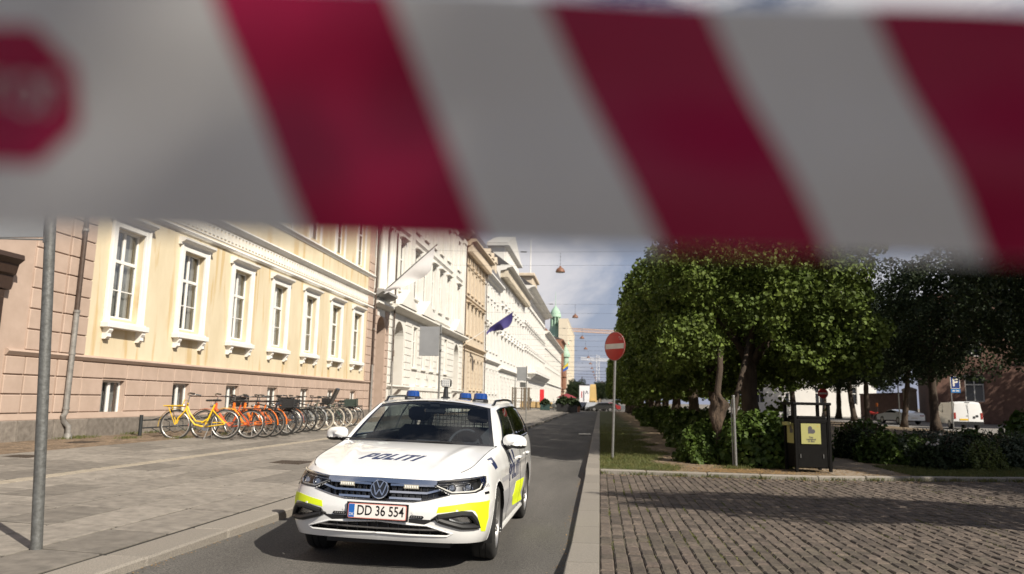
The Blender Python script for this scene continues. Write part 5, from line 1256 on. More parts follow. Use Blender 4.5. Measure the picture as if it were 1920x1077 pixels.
hc = px_car(736, 857, HBV); me.transform(Matrix.Translation((hc.x, hc.y, 0)))
drape('bonnet_lettering', me, M_nvy, hood, ax='t', off=.002, thick=.002, step=.04, bv=HBV)
# --- side markings (read from the visible flank, repeated on the other)
def zs_(l): return [(780+a/7.98, 850+b/7.98) for a, b in l]
SIDE = [('navy_stripe', M_nvy, [(1062, 95), (1125, 58), (1222, 215), (1190, 248)]), 
        ('grey_panel', M_gry, [(1308, 575), (1425, 490), (1375, 850), (1298, 900)]),
        ('yellow_side_panel', M_ylw, [(1500, 420), (1612, 362), (1560, 580), (1575, 690), (1440, 780), (1445, 640), (1465, 590)]),
        ('grey_stripe', M_gry, [(1285, 375), (1400, 300), (1400, 370), (1300, 440)]), ('grey_stripe', M_gry, [(1555, 205), (1745, 70), (1745, 140), (1555, 265)])]
for nm, mm, pl_ in SIDE:
    P = pxs(zs_(pl_), ax='s')
    if len(P) >= 3:
        for sgn in (1, -1): drape(nm, P, mm, car, ax='s', sgn=sgn, off=.002, thick=.003, step=.05)
c = px_car(780+1475/7.98, 850+240/7.98)
if c is not None:
    for sgn in (1, -1):
        me = letters_mesh('POLITI', .92, .17, 0.0, .2)
        if sgn < 0: me.transform(Matrix.Diagonal((-1, 1, 1, 1)))
        me.transform(Matrix.Translation((c.y, c.z, 0))); drape('door_lettering', me, M_nvy, car, ax='s', sgn=sgn, off=.002, thick=.002, step=.08)
for sgn in (1, -1):
    for a, b in (((.80, .93), (1.02, .78)), ((1.02, .95), (1.16, .84))):
        drape('navy_stripe', [(a[0], a[1]), (a[0]+.10, a[1]), (b[0]+.10, b[1]), (b[0], b[1])], M_nvy, car, ax='s', sgn=sgn, off=.002, thick=.003, step=.05)
    for k in range(4): x = -.50+.035*k; drape('wing_tick', [(x, .70), (x+.012, .70), (x+.000, .79), (x-.012, .79)], M_nvy, car, ax='s', sgn=sgn, off=.002, thick=.002, step=.1)
    drape('side_marker', [(-.52, .645), (-.43, .645), (-.43, .665), (-.52, .665)], M_gloss, car, ax='s', sgn=sgn, off=.006, thick=.008, step=.1)
    for y in (.72, 1.80, 2.38):                                     # door shut lines
        mb = MB(); pts = []
        for z in np.linspace(.26 if y < 2.3 else .72, .96, 24):
            p, n = hit('s', y+(0 if y != .72 else .03*(z-.6)), z, sgn); pts.append(p+n*.0008)
        mb.tube(pts, .0032, 5); mb.build('shut_line', M_blk, car)
    for y in (1.62, 2.56):
        p, n = hit('s', y, .84, sgn); mb = MB(); mb.tube([p+Vector((sgn*.004, -.10, 0)), p+Vector((sgn*.030, -.08, 0)), p+Vector((sgn*.032, .08, 0)), p+Vector((sgn*.004, .10, 0))], .011, 8); mb.build('door_handle', M_cw, car, smooth=True)
# --- mirrors
for sgn in (1, -1):
    C0 = Vector((sgn*.965, .68, 1.045)); mb = MB(); nU, nT = 22, 12
    for i in range(nT+1):
        t = -PI/2+PI*i/nT
        for j in range(nU):
            a = 2*PI*j/nU; ex = abs(math.cos(a))**.7*math.copysign(1, math.cos(a)); ez = abs(math.sin(a))**.8*math.copysign(1, math.sin(a)); c = abs(math.cos(t))**.6
            mb.v.append((C0.x+.125*ex*c*(1 if sgn*ex > 0 else 1.0), C0.y+.075*math.sin(t)-(.02*ex*sgn*-1), C0.z+(.082 if ez > 0 else .062)*ez*c+.010*ex*sgn*-1))
    sel = [(i*nU+j, i*nU+(j+1) % nU, (i+1)*nU+(j+1) % nU, (i+1)*nU+j) for i in range(nT) for j in range(nU)]
    top = [f for f in sel if sum(mb.v[k][2] for k in f)/4 > C0.z-.026]; bot = [f for f in sel if f not in top]
    v0 = mb.v; a_ = MB(); a_.v = v0; a_.f = top; a_.mi = [0]*len(top); mo = a_.build('wing_mirror', M_cw, car, smooth='all', fixn=True)
    b_ = MB(); b_.v = list(v0); b_.f = bot; b_.mi = [0]*len(bot); b_.build('mirror_base', M_blk, mo, smooth='all', fixn=True)
    mb = MB(); mb.tube([(sgn*.83, .74, .985), (sgn*.88, .71, .995), (sgn*.94, .69, 1.015)], [.035, .03, .028], 8); mb.build('mirror_arm', M_blk, mo, smooth=True)
    mb = MB(); mb.box((C0.x-.10, C0.y+.052, C0.z-.05), (C0.x+.10, C0.y+.078, C0.z+.062), .02); mb.build('mirror_glass', M_chr, mo)
# --- roof equipment
def on_roof(x, y): return hit('t', x, y, 1, RBV)[0]
def beacon(x, y, w=.17, d=.14, h=.10):
    hh = on_roof(x, y)
    mb = MB(); mb.box((hh.x-w/2, hh.y-d/2, hh.z-.03), (hh.x+w/2, hh.y+d/2, hh.z+.034), .012); bo = mb.build('beacon', M_blk, car)
    mb = MB(); mb.lathe([(.0005, h), (.060, h), (.074, h-.012), (.080, .034)], 24, T=Matrix.Translation(hh) @ Matrix.Diagonal((w/.162, d/.162, 1, 1))); mb.build('beacon_lens', M_blue, bo, smooth=True)
    mb = MB(); mb.box((hh.x-.045, hh.y-d/2-.003, hh.z+.004), (hh.x+.045, hh.y-d/2, hh.z+.020)); mb.build('beacon_plate', M_alloy, bo)
beacon(-.42, 1.70); beacon(.435, 1.56); beacon(.035, 2.75)
hh = on_roof(-.045, 1.84)
mb = MB(); mb.box((hh.x-.05, hh.y-.05, hh.z-.02), (hh.x+.05, hh.y+.05, hh.z+.018), .01); mb.tube([(hh.x, hh.y, hh.z), (hh.x, hh.y, hh.z+.14)], [.036, .024], 10); sl = mb.build('search_lamp', M_blk, car)
mb = MB(); mb.box((hh.x-.064, hh.y-.030, hh.z+.13), (hh.x+.064, hh.y+.04, hh.z+.238), .022); mb.build('lamp_housing', M_blk, sl)
mb = MB(); mb.box((hh.x-.052, hh.y-.036, hh.z+.141), (hh.x+.052, hh.y-.0301, hh.z+.227), .003); mb.build('lamp_face', M_led, sl)
mb = MB()
for i in range(4):
    for j in range(3): mb.lathe([(.012, 0), (.009, .004), (.004, .001)], 8, T=Matrix.Translation((hh.x-.0375+.025*i, hh.y-.0365, hh.z+.158+.026*j)) @ Matrix.Rotation(PI/2, 4, 'X'))
tag(mb.build('lamp_leds', MATS['lamp_reflector'], sl), kind='stuff')
# --- interior
mb = MB(); mb.box((-.80, .3, .52), (.80, 3.5, .56)); mb.box((-.83, .75, .5), (-.81, 3.4, .965)); mb.box((.81, .75, .5), (.83, 3.4, .965)); mb.build('cabin_floor', M_int, car)
DI = Matrix.Translation((0, -.24, .025))
mb = MB(); mb.box((-.74, .74, .72), (.74, 1.12, .935), .06); mb.box((-.70, .62, .90), (.70, .98, .955), .03); mb.box((.18, 1.0, .93), (.56, 1.14, .985), .03); mb.box((-.14, 1.02, .93), (.14, 1.12, .99), .02); mb.build('dashboard', M_int, car, loc=(0, -.24, .03))
mb = MB(); mb.tube([(.37+.185*math.cos(a), 1.26+.07*math.sin(a), .93+.175*math.sin(a)) for a in np.linspace(0, 2*PI, 28, endpoint=False)], .016, 8, closed=True); mb.tube([(.19, 1.26, .93), (.37, 1.24, .92), (.55, 1.26, .93)], .02, 6); mb.build('steering_wheel', M_int, car, smooth=True, loc=(0, -.22, .03))
for x in (-.37, .37):
    mb = MB(); mb.box((x-.25, 1.45, .55), (x+.25, 1.95, .72), .06); mb.box((x-.25, 1.90, .65), (x+.25, 2.06, 1.17), .07, T=Matrix.Translation((0, 1.9, .65)) @ Matrix.Rotation(-.18, 4, 'X') @ Matrix.Translation((0, -1.9, -.65))); seat = mb.build('front_seat', M_int, car, loc=(0, -.15, 0))
    mb = MB(); mb.box((x-.14, 2.0, 1.20), (x+.14, 2.10, 1.37), .045); mb.tube([(x-.05, 2.04, 1.12), (x-.05, 2.05, 1.22)], .008, 6); mb.tube([(x+.05, 2.04, 1.12), (x+.05, 2.05, 1.22)], .008, 6); mb.build('headrest', M_int, seat)
mb = MB(); mb.box((-.62, 2.75, .55), (.62, 3.0, 1.08), .06); mb.build('rear_seat', M_int, car, loc=(0, -.1, 0))
mb = MB()
for k in range(22): x = -.55+.05*k; mb.tube([(x, 2.5, .95), (x, 2.5, 1.36)], .0035, 4)
for k in range(9): mb.tube([(-.56, 2.5, .96+.05*k), (.52, 2.5, .96+.05*k)], .0035, 4)
tag(mb.build('cage_mesh', mat('cage_wire', (.25, .26, .24), .5), car), kind='stuff')
mb = MB(); mb.box((-.12, 1.30, 1.28), (.12, 1.34, 1.345), .015); mb.tube([(0, 1.32, 1.33), (0, 1.34, 1.40)], .012, 6); mb.build('rear_view_mirror', M_gloss, car, loc=(0, -.22, .02))
mb = MB(); mb.box((-.06, 1.27, 1.345), (.06, 1.36, 1.40), .015); mb.build('sensor_pod', M_gloss, car, loc=(0, -.22, .02))
for x in (-.35, .33):
    pts = [Vector((x+.30*k-.30*.5, .61+.02*math.sin(k*2), 1.002+.0*k)) for k in np.linspace(-.9, 1, 8)]; mb = MB(); mb.tube(pts, .008, 5); mb.build('wiper', M_blk, car, loc=(0, -.25, .028))
# --- wheels
def wheel(x, y, steer=0):
    sg = 1 if x > 0 else -1
    w = put('wheel', None, car, (x, y, .333)); w.rotation_euler = (0, 0, steer); w.empty_display_size = .1
    T = Matrix.Rotation(PI/2*sg, 4, 'Y'); b = .113
    mb = MB(); mb.lathe([(.232, -b+.012), (.262, -b), (.300, -b+.004), (.322, -b+.016), (.332, -b+.036), (.334, -.05), (.334, -.032), (.327, -.030), (.327, -.024), (.334, -.022), (.334, .022), (.327, .024), (.327, .030), (.334, .032), (.334, .05), (.332, b-.036), (.322, b-.016), (.300, b-.004), (.262, b), (.232, b-.012)], 56, T=T); mb.build('tyre', M_tyre, w, smooth=True)
    mb = MB(); mb.lathe([(.236, b-.008), (.230, b-.004), (.222, b-.012), (.212, b-.06), (.208, -b+.02)], 48, T=T); mb.build('rim', M_alloy, w, smooth=True)
    mb = MB(); mb.lathe([(.0005, .02), (.165, .02), (.17, .01), (.165, 0), (.0005, 0)], 32, T=T); mb.build('brake_disc', M_disc, w, smooth=True)
    for k in range(5):
        mb = MB(); a0 = 2*PI*k/5
        for da in (-.17, .17):
            c, s = math.cos(a0), math.sin(a0); c2, s2 = math.cos(a0+da), math.sin(a0+da)
            i0, o0 = Vector((.045*c-.02*s*math.copysign(1, da)*1, .045*s+.02*c*math.copysign(1, da), b-.030)), Vector((.222*c2, .222*s2, b-.016)); d = (o0-i0).normalized(); n = Vector((-d.y, d.x, 0))
            vs = [i0-n*.017, i0+n*.017, o0+n*.013, o0-n*.013]; vs += [v-Vector((0, 0, .035)) for v in vs]; mb.add([T @ v for v in vs], [(0, 1, 2, 3), (7, 6, 5, 4), (0, 4, 5, 1), (1, 5, 6, 2), (2, 6, 7, 3), (3, 7, 4, 0)])
        mb.build('spoke', M_alloy, w, fixn=True)
    mb = MB(); mb.lathe([(.0005, b-.022), (.034, b-.022), (.060, b-.028), (.066, b-.05)], 20, T=T); mb.build('hub_cap', M_alloy, w, smooth=True)
for sx in (1, -1): wheel(sx*.79, AX1, .05); wheel(sx*.79, AX2)
# ------------------------------------------------------------------ bicycles in the rack
M_rub = mat('bicycle_tyre', (.03, .029, .027), .85)
M_rimw = mat('bicycle_rim', (.55, .53, .50), .35, metal=.8)
M_steel = mat('bright_steel', (.55, .54, .52), .3, metal=1)
M_blackp = mat('black_paint', (.02, .02, .021), .35, coat=.4)
BPAINT = {'yellow': mat('bike_yellow', (.80, .50, .012), .35, coat=.5), 'orange': mat('bike_orange', (.75, .17, .015), .35, coat=.5), 'red': mat('bike_red_orange', (.58, .09, .02), .35, coat=.5), 'black': M_blackp,
          'grey': mat('bike_grey', (.28, .29, .30), .4, coat=.3), 'green': mat('bike_green', (.03, .06, .045), .4, coat=.3), 'blue': mat('bike_blue', (.03, .05, .11), .4, coat=.3)}
def arc(cx, cz, r, a0, a1, n=14, y=0): return [(cx+r*math.cos(a), y, cz+r*math.sin(a)) for a in np.linspace(math.radians(a0), math.radians(a1), n)]
WR = .345
_t = MB(); _t.tube([(WR*.95*math.cos(a), 0, WR*.95*math.sin(a)) for a in np.linspace(0, 2*PI, 36, endpoint=False)], .021, 7, closed=True); ME_TYRE = {0: _t.mesh('tyre', M_rub, smooth='all'), 1: _t.mesh('tyre', mat('cream_tyre', (.50, .45, .37), .8), smooth='all')}
_t = MB(); _t.tube([(WR*.875*math.cos(a), 0, WR*.875*math.sin(a)) for a in np.linspace(0, 2*PI, 36, endpoint=False)], .0135, 6, closed=True); ME_RIM = {0: _t.mesh('rim', M_rimw, smooth='all'), 1: _t.mesh('rim', M_blackp, smooth='all')}
_t = MB()
for k in range(20): a = 2*PI*k/20; b = a+.35*(1 if k % 2 else -1); s_ = .025*(1 if k % 4 < 2 else -1); _t.tube([(.03*math.cos(b), s_, .03*math.sin(b)), (.30*math.cos(a), 0, .30*math.sin(a))], .0014, 3)
ME_SPK = _t.mesh('spokes', mat('dull_spoke', (.22, .22, .21), .6, metal=.3))
_t = MB(); _t.tube([(0, -.05, 0), (0, .05, 0)], .026, 10); ME_HUB = _t.mesh('hub', M_steel)
_t = MB(); _t.lathe([(.0, .0), (.10, .0), (.125, .02), (.10, .045), (.0, .05)], 12, T=Matrix.Diagonal((1, .72, 1, 1))); _t.box((.08, -.028, .0), (.24, .028, .045), .018); ME_SAD = {'black': _t.mesh('saddle', M_blackp, smooth=True), 'brown': _t.mesh('saddle', mat('brown_leather', (.16, .065, .03), .5), smooth=True)}
def bike(x, y, rz, label, col, style='step', rimk=0, tyrek=0, front_rack=False, rear_rack=True, crate=None, child=False, saddle='black', lean=0, basket=False):
    t = thing('bicycle', label, 'bicycle', (x, y, PZ(x)+.002), rz); t.rotation_euler = (lean, -.027*math.cos(rz), rz); t.scale = (1.12, 1.12, 1.12)
    m = BPAINT[col]; WB = 1.10; zc = WR+.016
    for nm, wx in (('rear_wheel', 0), ('front_wheel', WB)):
        w = put(nm, ME_TYRE[tyrek], t, (wx, 0, zc)); put('rim', ME_RIM[rimk], w); put('spokes', ME_SPK, w)['kind'] = 'stuff'; put('hub', ME_HUB, w)
    hd = Vector((.86, 0, .86)); hb_ = Vector((.895, 0, .70)); bb = Vector((.46, 0, .30)); st = Vector((.29, 0, .74)); fa = Vector((WB, 0, zc)); ra = Vector((0, 0, zc))
    f = MB(); r = .019
    if style == 'step':
        f.tube([hd, hb_, (.80, 0, .50), (.68, 0, .36), bb], r, 8); f.tube([(.875, 0, .80), (.80, 0, .62), (.66, 0, .44), (.50, 0, .42), (.38, 0, .50)], .016, 8)
    elif style == 'thick':
        f.tube([hd, (.86, 0, .74), (.62, 0, .42), bb], .034, 8); f.tube([hd+Vector((-.005, 0, .02)), hb_], .028, 8)
    else:
        f.tube([hb_, bb], r, 8); f.tube([hd, st], r*.9, 8); f.tube([hd, hb_], r*1.15, 8)
    f.tube([bb, st, st+Vector((-.03, 0, .08))], r, 8)
    for s in (-1, 1): f.tube([bb+Vector((0, s*.03, 0)), ra+Vector((0, s*.055, 0))], .011, 6); f.tube([st+Vector((.01, s*.02, -.05)), ra+Vector((0, s*.055, 0))], .010, 6)
    f.build('frame', m, t, smooth=True)
    f = MB()
    for s in (-1, 1): f.tube([hb_+Vector((.0, s*.045, -.02)), (WB-.06, s*.05, .52), fa+Vector((0, s*.05, 0))], .012, 6)
    f.tube([hb_+Vector((0, -.05, -.01)), hb_+Vector((0, .05, -.01))], .016, 6); f.build('fork', m if style != 'thick' else M_blackp, t, smooth=True)
    f = MB(); f.tube([hd, (.835, 0, 1.02)], .014, 8); f.tube([(.66, .29, 1.05), (.80, .25, 1.07), (.85, .10, 1.04), (.85, -.10, 1.04), (.80, -.25, 1.07), (.66, -.29, 1.05)], .012, 7); hbo = f.build('handlebar', M_steel if col != 'black' else M_blackp, t, smooth=True)
    for s in (-1, 1): g = MB(); g.tube([(.65, s*.292, 1.05), (.77, s*.262, 1.068)], .018, 7); g.build('grip', M_blackp, hbo, smooth=True)
    f = MB(); f.tube([st, st+Vector((-.045, 0, .16))], .013, 8); so_ = f.build('seat_post', M_steel, t, smooth=True); put('saddle', ME_SAD[saddle], so_, st+Vector((-.06, 0, .15)))
    for nm, wx, a0, a1 in (('rear_mudguard', 0, 20, 185), ('front_mudguard', WB, -5, 130)):
        f = MB(); P0 = arc(wx, zc, WR+.035, a0, a1, 16); vs = []
        for (px_, _, pz_) in P0: vs += [(px_, -.026, pz_-.008), (px_, 0, pz_+.004), (px_, .026, pz_-.008)]
        f.add(vs, [q for i in range(15) for q in ((3*i, 3*i+1, 3*i+4, 3*i+3), (3*i+1, 3*i+2, 3*i+5, 3*i+4))]); f.build(nm, m if style != 'sport' else M_blackp, t, smooth='all')
    f = MB(); f.lathe([(.0, .0), (.085, .0), (.09, .006), (.0, .008)], 20, T=Matrix.Translation(bb+Vector((0, -.045, 0))) @ Matrix.Rotation(PI/2, 4, 'X')); f.tube([bb+Vector((0, -.07, 0)), bb+Vector((.12, -.075, -.11))], .010, 6); f.tube([bb+Vector((0, .07, 0)), bb+Vector((-.12, .075, .11))], .010, 6); f.tube([bb+Vector((0, -.07, 0)), bb+Vector((0, .07, 0))], .018, 8); co = f.build('crank', M_steel, t, smooth=True)
    for q in ((.12, -.12, -.11), (-.12, .12, .11)): g = MB(); c = bb+Vector(q); g.box((c.x-.045, c.y-.045, c.z-.012), (c.x+.045, c.y+.045, c.z+.012), .005); g.build('pedal', M_blackp, co)
    f = MB(); f.box((-.03, -.062, zc+.03), (bb.x+.09, -.052, zc+.052), .004); f.build('chain_guard', m if style != 'sport' else M_blackp, t)
    f = MB(); f.tube([(.30, .03, .28), (.24, .16, .012)], .009, 6); f.tube([(.36, .03, .28), (.42, .16, .012)], .009, 6); f.build('kickstand', M_steel, t)
    f = MB(); f.lathe([(.0, 0), (.034, 0), (.038, .03), (.02, .06)], 10, T=Matrix.Translation((.94, 0, .80)) @ Matrix.Rotation(-PI/2, 4, 'Y') @ Matrix.Translation((0, 0, -.05))); f.build('front_lamp', M_steel, t, smooth=True)
    if rear_rack:
        f = MB(); f.tube([(.22, -.06, .73), (-.28, -.06, .73), (-.30, 0, .73), (-.28, .06, .73), (.22, .06, .73)], .008, 6)
        for xx in (.1, -.05, -.2): f.tube([(xx, -.06, .73), (xx, .06, .73)], .006, 5)
        for s in (-1, 1): f.tube([(-.05, s*.06, .73), (0, s*.06, zc)], .006, 5)
        f.build('luggage_rack', M_blackp if style != 'step' or col == 'black' else m, t)
    if front_rack:
        f = MB()
        for yy_ in (-.17, -.085, 0, .085, .17): f.tube([(.93, yy_, .79), (1.34, yy_, .79)], .010, 6)
        for xx in (.93, 1.13, 1.34): f.tube([(xx, -.18, .79), (xx, .18, .79)], .011, 6)
        f.tube([(.93, -.17, .79), (.90, -.17, .92), (.90, .17, .92), (.93, .17, .79)], .010, 6)
        for s in (-1, 1): f.tube([(1.25, s*.15, .79), (WB, s*.06, zc)], .009, 6)
        f.build('front_carrier', m, t)
    if crate or basket:
        cx, cz, l, w, h = (-.08, .745, .40, .34, .24) if not basket else (1.05, .80, .30, .36, .24); c = MB()
        for k in range(4):
            z0 = cz+k*h/4
            c.box((cx-l/2, -w/2, z0), (cx+l/2, -w/2+.012, z0+h/4-.02)); c.box((cx-l/2, w/2-.012, z0), (cx+l/2, w/2, z0+h/4-.02)); c.box((cx-l/2, -w/2, z0), (cx-l/2+.012, w/2, z0+h/4-.02)); c.box((cx+l/2-.012, -w/2, z0), (cx+l/2, w/2, z0+h/4-.02))
        for sx in (-1, 1):
            for sy in (-1, 1): c.box((cx+sx*l/2-.014, sy*w/2-.014, cz), (cx+sx*l/2+.014, sy*w/2+.014, cz+h), .003)
        c.box((cx-l/2, -w/2, cz-.012), (cx+l/2, w/2, cz)); tag(c.build('crate' if not basket else 'basket', crate or M_blackp, t), kind='stuff')
    if child:
        c = MB(); c.box((-.22, -.15, .80), (.10, .15, .86), .03); c.box((-.05, -.17, 0), (.02, .17, .52), .05, T=Matrix.Translation((-.20, 0, .84)) @ Matrix.Rotation(-.45, 4, 'Y')); c.box((-.22, -.18, .86), (.02, -.15, 1.0), .02); c.box((-.22, .15, .86), (.02, .18, 1.0), .02); c.tube([(.06, -.09, .80), (.16, -.11, .50)], .02, 6); c.tube([(.06, .09, .80), (.16, .11, .50)], .02, 6); c.build('child_seat', M_blackp, t)
    return t
CRATE = mat('black_crate', (.025, .025, .026), .6)
XR = -9.62
B_ = [ # y, dx, rot, colour, style, extras, label
 (18.42, -.02, .14, 'yellow', 'step', dict(front_rack=True, rear_rack=False), 'bright yellow step-through bicycle with a front carrier, first in the rack'),
 (19.05, .35, .02, 'red', 'thick', dict(saddle='black'), 'red orange bicycle directly behind the yellow one'),
 (19.75, .30, -.05, 'orange', 'thick', dict(crate=None), 'orange bicycle with a bare rear rack third in the rack'),
 (20.35, .40, .05, 'orange', 'thick', dict(basket=True), 'orange bicycle with a black front basket fourth in the rack'),
 (21.0, .35, -.04, 'black', 'sport', dict(crate=CRATE, rimk=1), 'black bicycle with a dark crate between two orange ones'),
 (21.7, .25, .10, 'orange', 'thick', dict(), 'orange bicycle beyond the black crate bicycle'),
 (22.5, .20, -.03, 'black', 'sport', dict(), 'black diamond frame bicycle beyond the orange ones'),
 (23.3, .15, .06, 'blue', 'sport', dict(rimk=1), 'dark blue bicycle in the middle of the rack'),
 (24.1, .1, 0, 'grey', 'step', dict(basket=True), 'grey step-through bicycle with a basket'),
 (24.9, .1, .05, 'black', 'sport', dict(child=True, tyrek=1), 'black bicycle carrying a tilted child seat'),
 (25.9, .0, -.05, 'black', 'step', dict(tyrek=1), 'black step-through bicycle with cream tyres beyond the child seat'),
 (27.0, .0, .08, 'green', 'sport', dict(saddle='brown', tyrek=1), 'dark green bicycle with a brown leather saddle'),
 (28.2, -.05, .2, 'black', 'sport', dict(crate=mat('green_crate', (.035, .05, .04), .7)), 'black bicycle with a dark green crate at the end of the rack'),
 (29.3, -.2, .25, 'black', 'sport', dict(saddle='brown'), 'last black bicycle next to the scrolled bench')]
for y, dx, rot, col, st_, kw, lab in B_: bike(XR+dx+random.uniform(-.12, .12), y, PI+rot+random.uniform(-.16, .16), lab, col, st_, lean=random.uniform(-.10, .10), **kw)
# rack
rk = thing('bicycle_rack', 'dark steel bicycle rack with end post and hoops along the pink basement wall', 'bicycle rack', (-11.95, 18.2, PZ(-11.95)))
M_rack = mat('rack_steel', (.045, .05, .052), .5, metal=.5)
for yy_ in (0, 3.4, 6.8, 10.2, 13.0): mb = MB(); mb.tube([(0, yy_, -.02), (0, yy_, .54)], .045, 12); mb.build('post', M_rack, rk, smooth=True)
for z in (.20, .40): mb = MB(); mb.tube([(0, 0, z), (0, 13.0, z)], .018, 8); mb.build('rail', M_rack, rk, smooth=True)
for k in range(20):
    yy_ = .45+k*.64; mb = MB(); mb.tube([(.0, yy_, .40), (.25, yy_, .47), (.52, yy_, .36), (.55, yy_, .14), (.3, yy_, .05), (0, yy_, .20)], .010, 6); mb.build('wheel_hoop', M_rack, rk, smooth=True)
# bench with scrolled iron ends
bn = thing('bench', 'old bench with dark slats and scrolled iron ends beyond the bicycles', 'bench', (-11.75, 33.2, PZ(-11.75)))
for k, s in enumerate((0, 1.6)):
    mb = MB(); mb.tube([(-.25, s, 0), (-.22, s, .3), (-.28, s, .6), (-.36, s, .95)], .022, 6); mb.tube([(.25, s, 0), (.2, s, .2), (.27, s, .42), (.18, s, .5)], .022, 6); mb.tube([(-.3, s, .66), (.0, s, .62), (.22, s, .66)]+[(.24+.07*math.cos(a), s, .60+.07*math.sin(a)) for a in np.linspace(1.6, -4, 12)], .018, 6); mb.tube([(-.24, s, .42), (.26, s, .42)], .018, 6); mb.build('iron_end', M_rack, bn, smooth=True)
for k in range(4): mb = MB(); mb.box((-.22+.12*k, -.02, .43), (-.13+.12*k, 1.62, .46), .008); mb.build('seat_slat', mat('bench_wood', (.035, .045, .035), .7, var=.3), bn)
for k in range(3): mb = MB(); mb.box((-.285-.03*k, -.02, .58+.13*k), (-.26-.03*k, 1.62, .68+.13*k), .008); mb.build('back_slat', MATS['bench_wood'], bn)
# ------------------------------------------------------------------ street furniture, signs, tape
M_galv = mat('galvanised_steel', (.30, .30, .29), .5, metal=.6, col2=(.20, .20, .195), vscale=30, bump=.1)
M_galvd = mat('dull_galvanised_steel', (.15, .153, .15), .55, metal=.3, col2=(.085, .085, .08), vscale=25, bump=.2, bscale=60)
M_alu = mat('sign_back_grey', (.34, .35, .36), .45, metal=.3, var=.12, vscale=3)
def pole(t, h, r, m=None, lean=(0, 0), name='pole'):
    mb = MB(); mb.tube([(0, 0, -.05), (lean[0], lean[1], h)], r, 16); o = mb.build(name, m or M_galv, t, smooth=True); c = MB(); c.lathe([(r*1.02, 0), (r*.9, .012), (.0005, .018)], 16, T=Matrix.Translation((lean[0], lean[1], h))); c.build('cap', M_galv, o, smooth=True); return o
# left sign pole
b0 = Vector((-4.67, 5.86, PZ(-4.67))); tp = on_y(95, 420, 5.9); top = tp-b0
lp = thing('sign_pole', 'grey galvanised sign pole standing in the paving slabs near the kerb', 'sign pole', b0)
k = 3.35/top.z; pole(lp, 3.35, .045, M_galvd, (top.x*k, top.y*k))
ap = on_y(90, 450, 5.9)-b0; mb = MB(); mb.tube([(ap.x, ap.y, ap.z), (ap.x-.75, ap.y-.05, ap.z+.015)], .008, 6); mb.build('arm', M_galv, lp)
c = MB(); c.tube([(ap.x, ap.y, ap.z-.03), (ap.x+.002, ap.y, ap.z+.03)], .040, 12); c.build('clamp', M_galv, lp, smooth=True)
mb = MB(); mb.box((ap.x-.74, ap.y-.012, ap.z+.02), (ap.x-.04, ap.y+.0, ap.z+.55), .01); mb.build('sign_panel', M_alu, lp)
# two grey sign backs along the pavement
for (x, y, pxc, lab) in ((-4.55, 20.6, 0, 'square grey sign back on a pole rising behind the police car roof'), (-4.5, 45.3, 0, 'small grey sign back on a pole further down the pavement')):
    t = thing('traffic_sign', lab, 'traffic sign', (x, y, PZ(x))); pole(t, 3.42, .030)
    mb = MB(); mb.box((-.60, -.075, 2.52), (-.02, -.06, 3.36), .012); mb.build('sign_panel', M_alu, t)
    for z in (2.7, 3.18): mb = MB(); mb.box((-.56, -.06, z-.015), (.05, -.03, z+.015)); mb.build('bracket', M_galv, t)
    if y > 40: mb = MB(); mb.box((-.40, -.07, 2.12), (-.04, -.06, 2.42), .01); mb.build('sub_panel', M_galvd, t)
t = thing('thin_pole', 'thin pole beside the small grey sign on the pavement', 'pole', (-5.75, 50, PZ(-5.75))); pole(t, 2.9, .028)
# no entry sign
SB = Vector((.30, 18.07, .085)); ne = thing('no_entry_sign', 'round red no entry sign with white bar on a pole in the verge', 'traffic sign', SB)
tp = on_y(1154, 650, 18.0)-SB; k = (tp.z+.30)/tp.z; pole(ne, tp.z+.30, .030, M_galv, (tp.x*k, tp.y*k))
Q = Matrix.Translation(tp+Vector((-.01, -.06, 0))) @ Matrix.Rotation(math.radians(-47), 4, 'Z') @ Matrix.Rotation(PI/2, 4, 'X')
M_red = mat('sign_red', (.50, .020, .016), .4, col2=(.42, .016, .014), vscale=6); M_sw = mat('sign_white', (.70, .66, .58), .4, var=.1, vscale=8)
mb = MB(); mb.lathe([(.0005, 0), (.345, 0), (.352, .006), (.352, .014), (.345, .018), (.0005, .018)], 48, T=Q); d = mb.build('disc', M_red, ne, smooth=True)
mb = MB(); mb.box((-.315, -.062, .018), (.315, .062, .0205), 0, T=Q); mb.build('white_bar', M_sw, d)
mb = MB(); mb.tube([Q @ Vector((.344*math.cos(a), .344*math.sin(a), .012)) for a in np.linspace(0, 2*PI, 48, endpoint=False)], .008, 6, closed=True); mb.build('rim', M_galv, d, smooth=True)
mb = MB(); mb.tube([Q @ Vector((.14+.05*u, .20+.03*math.sin(u*3), .0195)) for u in np.linspace(0, 3, 9)], .004, 5); mb.tube([Q @ Vector((.16+.05*u, .17-.01*u, .0195)) for u in np.linspace(0, 2, 6)], .004, 5); mb.build('scratch', M_sw, d)
c = MB(); c.tube([(tp.x-.01, tp.y, tp.z-.2), (tp.x-.01, tp.y, tp.z-.14)], .042, 10); c.build('clamp', M_galv, ne)
# twin steel post
sp_ = thing('steel_post', 'slim pair of galvanised steel posts in front of the bush', 'post', (2.93, 16.68, .085)); pole(sp_, 1.56, .030, M_galv, (-.02, 0)); mb = MB(); mb.tube([(-.052, .03, -.05), (-.066, .03, 1.32), (-.05, .02, 1.48), (-.03, 0, 1.52)], .014, 8); mb.build('side_bar', M_galv, sp_, smooth=True)
